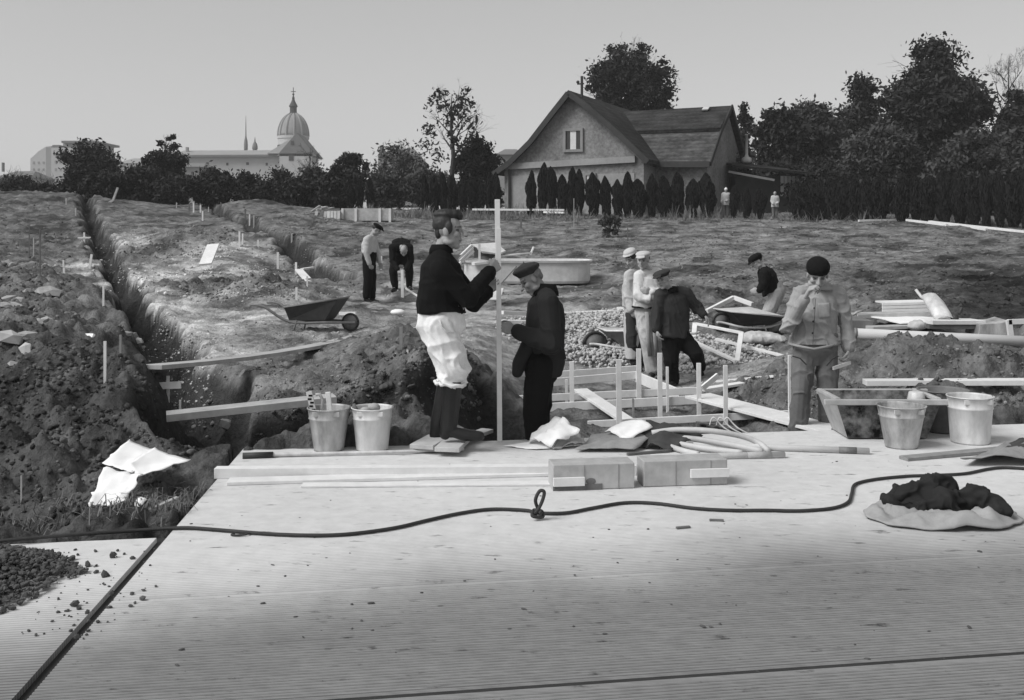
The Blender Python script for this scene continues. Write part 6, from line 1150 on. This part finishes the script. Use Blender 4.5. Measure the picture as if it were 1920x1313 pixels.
m = MB(); c = GP(746, 597); m.ell(c + V(0, 0, .05), V(.13, 0, 0), V(0, .12, 0), V(0, 0, .055), 18, 8); one(m, 'enamel_bowl', 'paper', 'upturned white enamel bowl on the ground beside the white breeches', 'bowl', smooth=True)
m = MB(); p = GP(752, 560); m.beam(P(761, 541, 23.4), P(784, 556, 22.6), .03, .03); one(m, 'thin_lath', 'wood_new', 'thin lath pointing down from the bent man towards the black sweater', 'lath')
m = MB(); a, b = P(754, 506, 23.5), P(755, 556, 23.4); b.z = gz(b.x, b.y) - .1; m.beam(a, b, .06, .06, V(0, 1, 0)); one(m, 'short_post', 'wood_new', 'short pale post gripped by the man bent double', 'post')
m = MB(); c = GP(707, 553) + V(0, 0, .04); m.box(c, V(.09, 0, 0), V(0, .05, 0), V(0, 0, .035)); one(m, 'brick', 'rubble', 'single pale brick on the ground behind the man in the light sweater', 'brick', bevel=.006)

# --- the heap of crates and tins before the dark soil
def heap():
    Y = 13.6
    t = empty('crate', P(1700, 590, Y + .8), 'white shallow crate on top of the pile before the dark soil', 'crate')
    for k in range(3): m = MB(); a, b = P(1654, 571 + 6 * k, Y + .8), P(1741, 568.5 + 6 * k, Y + .8); m.beam(a, b, .03, .037); m.build('front_slat', 'wood_new', t, bevel=.003)
    m = MB(); a, b = P(1655, 568, Y + 1.15), P(1740, 566, Y + 1.15); m.beam(a, b, .6, .02); m.build('lid', 'wood_new', t)
    for px in (1656, 1739): m = MB(); a, b = P(px, 577, Y + .82), P(px, 577, Y + 1.45); m.beam(a, b, .03, .12); m.build('end_board', 'wood_old', t)
    plank('grey board in the pile, right below the white crate', P(1600, 592, Y + .6), P(1745, 587, Y + .7), .3, .055, 'wood_old')
    m = sheet([P(1630, 594, Y + .5), P(1690, 606, Y - .1), P(1830, 604, Y), P(1760, 594, Y + .6)], 0, .01, 6); solid(one(m, 'fibre_sheet', 'paper', 'thin white panel sticking out of the pile below the grey board', 'panel'), .012)
    plank('flat board edged with white, on the side of the pile nearest the dark soil', P(1735, 603, Y - .1), P(1834, 603, Y), .35, .05, 'wood_new')
    plank('second dark board under the one edged with white', P(1730, 611, Y - .1), P(1828, 612, Y), .32, .05, 'wood_dark')
    plank('thin grey board lowest in the pile', P(1630, 615, Y - .2), P(1712, 612, Y - .1), .2, .04, 'wood_old')
    m = MB(); pts = [P(1717, 544, Y + .4), P(1728, 556, Y + .35), P(1760, 585, Y + .15), P(1780, 600, Y + .05)]
    def arc(c, r): return [c + V(math.cos(a) * r, -.0, 0) + V(.3, 0, .35).normalized() * math.sin(a) * r * .0 + V(0, -math.sin(a) * r * .6, math.sin(a) * r * .5) for a in np.linspace(0, math.pi, 9)]
    rows = [arc(P(1742, 556, Y + .4), .10), arc(P(1752, 570, Y + .3), .12), arc(P(1764, 590, Y + .1), .12), arc(P(1772, 601, Y), .11)]; m.loft(rows, False, False); t = solid(one(m, 'tin_chute', 'zinc_pale', 'bent tin chute standing aslant on the pile with its handle up', 'chute', smooth=True), .008)
    m = MB(); m.tube([P(1717, 543, Y + .45), P(1727, 556, Y + .4), P(1740, 567, Y + .3)], .02, 6); m.build('handle', 'zinc_pale', t, smooth=True)
    m = MB(); c = P(1790, 596, Y); m.ell(c, V(.05, 0, 0), V(0, .06, 0), V(0, 0, .05)); m.cap(c + V(.06, 0, .06), c + V(.09, 0, .12), .025, .02); one(m, 'dark_jar', 'iron_dark', 'small dark jar at the foot of the tin chute', 'jar', smooth=True)
    m = MB(); a = [P(1835, 632, Y - .3), P(1892, 634, Y - .3), P(1892, 602, Y - .3), P(1878, 606, Y - .3), P(1838, 609, Y - .3)]; m.loft([a, [p + V(0, .4, .02) for p in a]]); one(m, 'grey_tin_box', 'zinc', 'grey tin box with a sagging lid next to the white frame end', 'box')
    t = empty('frame_end', P(1900, 620, Y - .3), 'white frame end standing at the edge of the pile', 'frame')
    for a, b in (((1891, 600), (1896, 636)), ((1890, 604), (1960, 601))): m = MB(); m.beam(P(*a, Y - .35), P(*b, Y - .35), .06, .05, V(0, 1, 0)); m.build('rail', 'wood_new', t)
    m = MB(); m.tube([P(1598, 592, Y + .5), P(1606, 586, Y + .5), P(1622, 581, Y + .6)], .018, 6); one(m, 'bent_bar', 'zinc', 'short bent bar poking from the end of the pile behind the pale jacket', 'bar', smooth=True)
    m = MB(); a = [P(1596, 622, Y - .1), P(1640, 622, Y - .1), P(1636, 602, Y - .1), P(1598, 601, Y - .1)]; m.loft([a, [p + V(0, .5, .02) for p in a]]); one(m, 'dark_tub', 'iron_mid', 'dark square tub in the shade under the white panel', 'tub')
    m = MB(); c = P(1720, 610, Y - .4); m.ell(c, V(.12, 0, 0), V(0, .1, 0), V(0, 0, .07)); tag(remesh(m, 'mortar_clump', 'mortar', None, .02, 2, folds(.03, 12, 12, 1), (c.x, c.y, c.z)), 'rough grey clump wedged under the boards of the pile', 'clump')
    pipe('long thick pale pipe lying on the mound in front of the pile', P(1602, 625, 13.0), P(1985, 643, 12.6), .062, 'pipe_grey', [(.0, .012, 'iron_mid')])
heap()
a, b = P(1621, 717, 10.15), P(1935, 716, 10.05); plank('broad pale board lying on the soil behind the mortar trough', a, b, .16, .05, 'wood_new')
# --- sheets of torn cement sack on the bank
def at(px, py, up=0.0):
    g_ = GP(px, py); return g_ + V(0, 0, up)
solid(one(sheet([P(192, 868, 7.1), P(245, 886, 6.9), P(300, 848, 7.35), P(242, 826, 7.5)], .0, .012, seed=31, edge=.05), 'torn_sack', 'paper', 'flat torn paper sack highest on the dark bank', 'paper sack', smooth=True), .004)
solid(one(sheet([P(243, 868, 7.0), P(262, 892, 6.85), P(358, 862, 7.1), P(290, 838, 7.4)], -.015, .010, seed=33, edge=.05), 'torn_sack', 'paper', 'broad torn paper sack overhanging a dark hollow, next to the highest one', 'paper sack', smooth=True), .004)
solid(one(sheet([P(165, 950, 6.6), P(228, 942, 6.55), P(266, 888, 6.75), P(194, 876, 6.85)], -.02, .03, seed=35, edge=.06), 'torn_sack', 'paper', 'creased dirty paper sack hanging down the bank below the flat ones', 'paper sack', smooth=True), .004)
solid(one(sheet([P(240, 962, 6.4), P(262, 954, 6.4), P(276, 936, 6.5), P(258, 934, 6.55)], .01, .01, seed=37), 'torn_sack', 'paper', 'small torn strip of paper beside the sticks in the weeds', 'paper sack', smooth=True), .003)
plank('thick pale stick lying in the weeds at the corner of the slab', P(255, 970, 6.4), P(334, 936, 6.6), .035, .035, 'wood_old', 'stick', cat='stick')
plank('broken pale lath by the cable at the foot of the bank', P(170, 990, 6.25), P(232, 972, 6.35), .05, .02, 'wood_old', 'stick', cat='stick')
m = MB(); rb = np.random.RandomState(4)
for k in range(620):
    px, py = (rb.uniform(230, 385), rb.uniform(930, 985)) if k < 380 else (rb.uniform(-20, 330), rb.uniform(950, 1003)); c = GP(px, py); h = rb.uniform(.03, .12); a = rb.uniform(0, 6.28); l_ = V(math.cos(a), math.sin(a), 0) * h * rb.uniform(.4, 1.9); w = V(-math.sin(a), math.cos(a), 0) * .0032
    m.add([c - w, c + w, c + l_ * .4 + V(0, 0, h * .8) + w, c + l_ * .4 + V(0, 0, h * .8) - w, c + l_ + V(0, 0, h * rb.uniform(.3, 1))], [(0, 1, 2, 3), (3, 2, 4)])
tag(m.build('weeds', 'dry_grass', fix=False), kind='stuff', label='tangled dry weeds at the corner of the slab', cat='weeds')
# --- boards over the trench, boards far out in the field
a, b = at(284, 704, .06), at(668, 629, .03); plank('long plank crossing the trench farther from the slab', a, b, .2, .04, 'wood_old', bow=-.05)
a, b = P(312, 781, 8.95), P(628, 747, 9.4); plank('thick plank bridging the trench just behind the sticks bucket', a, b, .22, .06, 'wood_old')
plank('pale square board leaning on the low mound beside the trampled path', P(385, 496, 28), P(400, 459, 29), .33, .05, 'wood_new', up=V(0, -1, .3), name='board', cat='board')
t = empty('broken_board', GP(190, 391), 'bent broken board sticking up at the top of the rise, near the trench head', 'board')
for a, b in (((186, 391, 55), (212, 376, 55)), ((212, 376, 55), (221, 352, 55))): m = MB(); m.beam(P(*a), P(*b), .1, .1); m.build('piece', 'wood_old', t)
for k, (a, b, lab) in enumerate((((1610, 421, 46), (1743, 411, 47), 'pale lath lying farthest up the field before the garden hedge'), ((1700, 419, 45.5), (1776, 434, 42.5), 'short lath branching off among the pale laths'), ((1742, 419, 45), (1925, 443, 40), 'longest pale lath slanting down to the edge of the field'), ((1745, 422, 45), (1850, 441, 41), 'lath lying just under the longest one, at the hedge'), ((886, 393, 52), (1058, 394, 51), 'long pale lath lying at the foot of the old house conifers'), ((1020, 398, 51), (1058, 399, 50), 'short lath below the long one at the old house conifers'))):
    p, q = P(*a), P(*b); p.z = max(p.z, gz(p.x, p.y) + .07); q.z = max(q.z, gz(q.x, q.y) + .07); plank(lab, p, q, .1, .09, 'wood_new', 'lath', cat='lath', group='pale laths lying out in the field')
def far_stack():
    Y = 46.0
    t = empty('white_crate', GP(627, 420), 'white slatted crate standing at the end of the plank stack in the field', 'crate'); a, b = P(613, 420, Y), P(638, 396, Y)
    for k in range(4): m = MB(); x = a.x + (b.x - a.x) * (k + .5) / 4; m.box(V(x, Y, (a.z + b.z) / 2), V((b.x - a.x) / 8 - .012, 0, 0), V(0, .03, 0), V(0, 0, (b.z - a.z) / 2)); m.build('slat', 'wood_new', t)
    m = MB(); m.box(V((a.x + b.x) / 2, Y + .4, (a.z + b.z) / 2), V((b.x - a.x) / 2 - .01, 0, 0), V(0, .36, 0), V(0, 0, (b.z - a.z) / 2 - .02)); m.build('box', 'wood_old', t)
    t = empty('panel_trailer', GP(690, 420), 'long low panelled box standing in the field beside the white crate', 'box'); a, b = P(640, 414, Y + .3), P(733, 391, Y + .3)
    m = MB(); m.box(V((a.x + b.x) / 2, Y + .8, (a.z + b.z) / 2), V((b.x - a.x) / 2, 0, 0), V(0, .5, 0), V(0, 0, (b.z - a.z) / 2)); m.build('panel', 'wood_old', t)
    for px in (642, 667, 712, 731): m = MB(); q = P(px, 414, Y + .26); m.box(V(q.x, Y + .27, (a.z + b.z) / 2 - .05), V(.05, 0, 0), V(0, .03, 0), V(0, 0, (b.z - a.z) / 2 + .05)); m.build('batten', 'wood_new', t)
    m = MB(); q = P(690, 416, Y); m.box(V(q.x, Y + .8, a.z - .06), V((b.x - a.x) / 2 - .1, 0, 0), V(0, .45, 0), V(0, 0, .06)); m.build('base', 'iron_dark', t)
    for k, (a, b, z) in enumerate((((583, 398), (600, 386), 0), ((592, 394), (612, 388), 0), ((603, 396), (624, 390), 0), ((570, 402), (597, 400), 0), ((600, 392), (634, 392), 0))):
        plank(['steepest dark plank on the stack behind the white crate', 'second steep plank on the stack behind the white crate', 'plank resting on the rim of the white crate', 'lowest plank trailing from the stack behind the white crate', 'flat plank over the top of the white crate'][k], P(*a, Y + .5), P(*b, Y + .7 + .2 * k), .2, .07, 'wood_old' if k % 2 else 'wood_mid', group='planks stacked by the white crate')
    for k, px in enumerate((592, 602, 609)): p = P(px, 419, Y + .2); m = MB(); m.beam(V(p.x, p.y, gz(p.x, p.y) - .05), P(px + 2, 397, Y + .3), .12, .05, V(0, 1, 0)); one(m, 'stack_prop', ['wood_old', 'wood_dark', 'wood_old'][k], ['outermost prop under the stacked planks', 'dark prop in the middle under the stacked planks', 'prop under the stacked planks nearest the white crate'][k], 'prop')
far_stack()
m = MB(); m.beam(P(1562, 691, 10.14), P(1594, 680, 10.24), .02, .03); one(m, 'short_stick', 'wood_new', 'short pale stick held low in the hand of the man in the pale jacket', 'stick')
# --- stakes and pegs
def stake(px, y0, y1, w, mm, label, cross=None, name='stake', lean=0, group='survey stakes and pegs'):
    b = GP(px, y1); a = P(px + lean, y0, b.y); b.z -= .12; m = MB(); m.beam(a, b, w * b.y / F, w * b.y / F * .6, V(0, 1, 0)); o = m.build(name, mm, org=(b.x, b.y, b.z + .12)); tag(o, label, 'stake', group)
    if cross: q = P(px + lean * .5, y0 + cross[0], b.y - .03); m = MB(); m.beam(q - V(cross[1] * b.y / F, 0, 0), q + V(cross[1] * b.y / F, 0, .01), .02, .03 + .3 / b.y); m.build('crosspiece', mm, o)
    return o
for px, y0, y1, w, mm, lab, kw in ((158, 436, 457, 3, 'wood_new', 'white cross-shaped stake at the brink of the long trench', dict(cross=(10, 12))), (167, 477, 502, 4, 'wood_new', 'leaning pale stake on the trench side below the cross-shaped one', dict(lean=5)), (194, 536, 590, 3.5, 'wood_new', 'thin pale stake on the spoil bank midway along the trench', {}), (197, 640, 690, 5, 'wood_new', 'thick pale stake on the spoil bank beside the pale broken slab', {}), (226, 628, 660, 4, 'wood_mid', 'grey stake by the rubble at the trench edge', {}), (315, 705, 748, 5, 'wood_new', 'cross-shaped stake just under the farther plank', dict(cross=(19, 24))), (338, 750, 777, 4, 'wood_new', 'short stake above the thick plank over the trench', {}),
    (55, 420, 486, 2, 'wood_dark', 'thin dark rod on the bank, nearest the cement rubble', {}), (63, 446, 486, 2, 'wood_old', 'short thin rod standing between the two tall dark ones', {}), (75, 430, 532, 2.6, 'wood_dark', 'tallest dark rod standing on the bank', {}), (119, 488, 500, 3, 'wood_new', 'stub of a peg low on the bank beside the tall rod', {}), (120, 502, 516, 3.5, 'wood_new', 'white peg in the soil below the stub', {}), (142, 390, 408, 2.5, 'wood_old', 'short stake at the very head of the long trench', {}), (124, 372, 388, 2.2, 'wood_old', 'slim stake on top of the bank at the trench head', {}),
    (363, 380, 400, 2.6, 'wood_new', 'white peg leading the far row on the rise', {}), (376, 384, 402, 2.6, 'wood_new', 'second white peg of the far row on the rise', {}), (380, 396, 417, 2.6, 'wood_new', 'white peg standing lower than the far row', {}), (391, 388, 398, 2, 'wood_old', 'last faint peg of the far row', {}), (331, 380, 392, 2, 'wood_old', 'lone faint peg before the far row', {}), (355, 382, 398, 3, 'wood_dark', 'dark stub beside the first white peg of the far row', {}),
    (460, 392, 420, 2.6, 'wood_dark', 'dark stake behind the head of the second trench', {}), (468, 402, 427, 2.4, 'wood_new', 'pale stake beside the dark one at the second trench', {}), (476, 404, 424, 2, 'wood_old', 'faint stake farthest along the second trench', {}), (449, 434, 463, 3, 'wood_new', 'foremost of a pair of white pegs on the path side of the second trench', {}), (455, 438, 458, 2.6, 'wood_new', 'rear of a pair of white pegs on the path side of the second trench', {}), (484, 450, 466, 3, 'wood_new', 'small peg next after the pair along the second trench', {}), (521, 473, 502, 4, 'wood_new', 'clean white peg at the bend of the second trench', {}), (547, 438, 456, 3, 'wood_old', 'peg on the grassy side of the second trench', {}), (555, 492, 516, 4, 'wood_new', 'white peg above the little board ramp', {}), (556, 539, 566, 4, 'wood_new', 'white peg behind the dark wheelbarrow', {}), (576, 518, 536, 3, 'wood_new', 'peg propping the little board ramp', {}),
    (715, 480, 512, 3, 'wood_new', 'pale peg between the light sweater and the bent man', {}), (752, 613, 656, 6, 'wood_mid', 'thick dark post on the mound beside the white breeches', {}), (764, 656, 670, 3.6, 'wood_new', 'tiny white peg beside the thick dark post', {}), (743, 662, 672, 4, 'wood_new', 'tiny white peg in front of the thick dark post', {}), (665, 632, 642, 4, 'wood_new', 'tiny white peg at the end of the farther plank', {}), (977, 398, 430, 3, 'wood_dark', 'lone dark stake in the grass behind the beret', {}), (1076, 372, 426, 1.2, 'wood_old', 'hair-thin rod in the grass before the old house', {}), (1177, 428, 452, 2, 'wood_dark', 'small dark rod in the grass above the pale hat', {}), (40, 892, 925, 3, 'wood_old', 'thin dry stalk-like peg on the near bank', {})):
    stake(px, y0, y1, w, mm, lab, **kw)
plank('little board ramp dipping into the second trench', P(560, 506, 29), P(584, 532, 26.5), .2, .05, 'wood_new')
plank('small board lying level beside the little ramp', P(566, 505, 29), P(588, 502, 29.5), .12, .05, 'wood_new')
# --- rubble on the bank
def chunk(px, py, w, h, mm, lab, seed, grp='broken concrete lying on the spoil bank'):
    c = GP(px, py + h / 2); s = c.y / F; rr = random.Random(seed); m = MB(); w *= 1.35; h *= 1.25; tl, ty = rr.uniform(-.5, .5), rr.uniform(-.6, .6)
    v = ICO_V * np.array([[rr.uniform(.72, 1.2)] for _ in ICO_V]); v = np.sign(v) * np.abs(v) ** .72 * [w * s / 2, w * s * .34, h * s * .42]
    x, z = v[:, 0] * math.cos(tl) - v[:, 2] * math.sin(tl), v[:, 0] * math.sin(tl) + v[:, 2] * math.cos(tl); y = v[:, 1]
    v = np.stack([x * math.cos(ty) - y * math.sin(ty), x * math.sin(ty) + y * math.cos(ty), z], 1) + np.array(c) + [0, 0, h * s * .28]; m.add([Vector(p) for p in v], ICO_F); return one(m, 'concrete_chunk', mm, lab, 'rubble', grp)
RUB = [(18, 640, 40, 26, 'paper_dirty', 'broad pale chunk lowest on the bank edge'), (48, 622, 34, 18, 'rubble', 'flat pale chunk topping the lower rubble'), (52, 640, 22, 30, 'paper_dirty', 'upright pale chunk in the middle of the lower rubble'), (72, 612, 18, 14, 'rubble', 'small chunk on top of the lower rubble'), (88, 614, 22, 18, 'rubble', 'grey chunk beside the small top one'), (96, 600, 16, 12, 'rubble', 'farthest small chunk of the lower rubble'), (108, 616, 14, 16, 'rubble', 'last chunk of the lower rubble before the earth'), (28, 660, 22, 12, 'rubble', 'low chunk half sunk below the broad pale one'),
    (15, 555, 26, 16, 'rubble', 'pale chunk at the near end of the upper rubble'), (35, 560, 22, 20, 'rubble', 'second chunk of the upper rubble'), (52, 545, 18, 14, 'rubble', 'chunk crowning the upper rubble'), (92, 548, 38, 18, 'rubble', 'long curved grey chunk ending the upper rubble'), (38, 574, 30, 10, 'paper_dirty', 'thin flat chunk below the upper rubble'), (12, 572, 22, 12, 'rubble', 'dull chunk under the first of the upper rubble'), (22, 498, 22, 10, 'rubble', 'lone chunk far up the spoil bank'), (20, 474, 12, 8, 'rubble', 'smallest lone chunk far up the spoil bank'),
    (238, 742 - 110, 14, 12, 'rubble', 'chunk of broken stone at the trench lip'), (260, 655, 14, 14, 'rubble', 'pale stone down in the trench'), (268, 676, 12, 14, 'rubble', 'lower pale stone down in the trench'), (163, 540, 14, 10, 'rubble', 'pale stone beside the thin stake on the bank'), (425, 800, 20, 22, 'rubble', 'pale stone lying in the pit under the thick plank')]
for k, (px, py, w, h, mm, lab) in enumerate(RUB): chunk(px, py, w, h, mm, lab, 60 + k)
plank('grey plank sloping into the upper rubble', P(-8, 540, 17), P(26, 522, 19), .2, .06, 'wood_old')
plank('dark plank under the lower rubble', P(-10, 618, 12.6), P(44, 610, 13.4), .15, .05, 'wood_dark')
t = empty('broken_slab', GP(165, 655), 'white folded slab of broken board on the bank beside the thick pale stake', 'board'); m = sheet([P(128, 628, 12.5), P(170, 644, 11.9), P(176, 628, 12.3), P(140, 627, 12.9)], 0, .005, 4); solid(m.build('top', 'paper', t), .03); m = sheet([P(170, 644, 11.9), P(188, 656, 11.7), P(182, 636, 12.2), P(176, 628, 12.3)], 0, .005, 4); solid(m.build('side', 'paper_dirty', t), .03)
# --- stones and clods along the mounds, grass over the field
rq = random.Random(21); m = MB()
for px, py, w, h in ((725, 722, 30, 16), (700, 688, 16, 10), (650, 712, 14, 8), (800, 690, 16, 10), (770, 735, 18, 10), (690, 740, 12, 8), (1715, 668, 24, 22), (1560, 700, 16, 12), (1870, 680, 18, 12)):
    c = GP(px, py + h / 2); s = c.y / F; mm_ = MB(); mm_.ell(c + V(0, 0, h * s * .35), V(w * s / 2, .02, 0), V(0, w * s * .4, 0), V(.02, 0, h * s * .55), 9, 6)
    o = remesh(mm_, 'stone', 'clod', None, .012, 1, folds(.03, 12, 12, px), (c.x, c.y, c.z)); tag(o, {725: 'large clod on the mound behind the mortar bucket', 700: 'clod above the large one on the mound', 650: 'clod on the mound behind the bucket of sticks', 800: 'clod close to the knee of the white breeches', 770: 'clod on the mound face below the tiny pegs', 690: 'small clod below the large one on the mound', 1715: 'big clod in the mound under the long pipe', 1560: 'clod beside the hand of the man in the pale jacket', 1870: 'clod on the mound beyond the big one'}[px], 'clod', 'clods on the mounds')
CLZ = [(-60, 640, 400, 990, 5200, .007, .030), (620, 630, 900, 840, 2600, .006, .030), (1380, 640, 1960, 800, 3000, .006, .030), (330, 500, 560, 570, 1600, .010, .045), (230, 430, 440, 490, 1100, .013, .055), (-60, 380, 150, 640, 2600, .012, .055), (480, 620, 640, 830, 1200, .005, .022), (1000, 700, 1480, 820, 900, .005, .022), (1600, 510, 1960, 610, 1200, .010, .045), (280, 560, 760, 640, 900, .006, .022), (300, 600, 600, 720, 900, .005, .018), (150, 385, 760, 560, 3500, .012, .045), (760, 410, 1930, 560, 5000, .010, .04)]
cen, rad = [], []
for x0, y0, x1, y1, n, r0, r1 in CLZ:
    pp = np.array([(rq.uniform(x0, x1), rq.uniform(y0, y1)) for _ in range(n)]); Yl = np.exp(np.arange(math.log(6), math.log(62), .02)); Xs = (pp[:, 0:1] - CX) / F * Yl; Hs = height(Xs, np.repeat(Yl[None], n, 0), False); Zr = HC - (pp[:, 1:2] - CY) * Yl / F
    k = np.argmax(Zr <= Hs, 1); Yc = Yl[k] * (1 + np.array([rq.uniform(-.012, .012) for _ in range(n)])); Xc = (pp[:, 0] - CX) / F * Yc; Zc = height(Xc, Yc)
    ok = ~((Yc < 8.9 + .16 * Xc) & (Xc > -2.35)) & (np.array([rq.random() for _ in range(n)]) < .35 + .9 * np.abs(fbm(Xc * 1.1, Yc * 1.1, 2.0, 2)))
    R_ = r0 + (r1 - r0) * np.array([rq.random() for _ in range(n)]) ** 3; cen.append(np.stack([Xc, Yc, Zc + R_ * .1], 1)[ok]); rad.append(R_[ok])
cen, rad = np.concatenate(cen), np.concatenate(rad); tn, _r = field(cen[:, 0], cen[:, 1]); tn = tn * np.random.RandomState(2).uniform(.55, 1.9, len(tn)); v_, f_ = rocks(cen, rad, 9)
tag(npmesh('soil_clods', v_, f_, 'earth', attrs={'tone': np.repeat(tn, len(ICO_V))}), kind='stuff', label='loose clods scattered over the dug soil', cat='soil')
def grass():
    rg_ = np.random.RandomState(9); n = 120000; t = rg_.rand(n); Yg = 19 + 36 * t ** .75; s = rg_.uniform(-.22, .56, n); X = s * Yg; tone_, r_ = field(X, Yg); ok = (np.abs(tone_ - .168) < .03) | (rg_.rand(n) < .06); d2 = seg_d(X, Yg, (-4.2, 26.5), (-17.5, 61)); ok &= (d2 > 1.0) & (fbm(X * .7, Yg * .7, 3.0, 3) + rg_.uniform(-.5, .5, n) > -.25)
    X, Yg = X[ok], Yg[ok]; n = len(X); Z = height(X, Yg); h = rg_.uniform(.004, .028, n); a = rg_.uniform(0, 6.28, n); w = .03
    c = np.stack([X, Yg, Z - .02], 1); s_ = np.stack([np.cos(a), np.sin(a), 0 * a], 1) * w; l_ = np.stack([rg_.normal(0, .07, n), rg_.normal(0, .07, n), h], 1)
    v = np.stack([c - s_, c + s_, c + l_ + s_ * .4, c + l_ - s_ * .9], 1).reshape(-1, 3); o = npmesh('grass', v, np.arange(4 * n).reshape(n, 4), 'grass'); tag(o, kind='stuff', label='rough grass over the open field', cat='grass')
    n = 9000; px = np.concatenate([rg_.uniform(640, 960, n // 3), rg_.uniform(940, 1960, n - n // 3)]); Yw = rg_.uniform(48, 54, n) - np.clip((px - 1350) / 600, 0, 1) * 4; X = (px - CX) / F * Yw; Z = height(X, Yw); h = rg_.uniform(.06, .5, n) * (.25 + 1.5 * np.abs(fbm(X * .8, Yw * .5, 3.0, 3))); a = rg_.uniform(0, 6.28, n); c = np.stack([X, Yw, Z - .03], 1); s_ = np.stack([np.cos(a), np.sin(a), 0 * a], 1) * .018; l_ = np.stack([rg_.normal(0, .2, n), rg_.normal(0, .16, n), h * .8], 1)
    v = np.stack([c - s_, c + s_, c + l_ + s_ * .3, c + l_ - s_ * .3], 1).reshape(-1, 3); o = npmesh('tall_weeds', v, np.arange(4 * n).reshape(n, 4), 'dry_grass'); tag(o, kind='stuff', label='tall dry weeds along the foot of the conifer rows', cat='weeds')
grass()
# --- the air: far things fade
m = MB(); m.box(V(0, 195, 24.0), V(340, 0, 0), V(0, 250, 0), V(0, 0, 27.5)); hz = m.build('haze', None, org=(0, 0, 0)); tag(hz, kind='stuff', label='pale haze lying over the town', cat='haze')
hm = bpy.data.materials.new('haze'); hm.use_nodes = True; n = hm.node_tree.nodes; n.remove(n['Principled BSDF']); pv = n.new('ShaderNodeVolumePrincipled'); pv.inputs['Density'].default_value = .0005; pv.inputs['Color'].default_value = (.9, .9, .9, 1); hm.node_tree.links.new(pv.outputs[0], n['Material Output'].inputs['Volume']); hz.data.materials.append(hm)
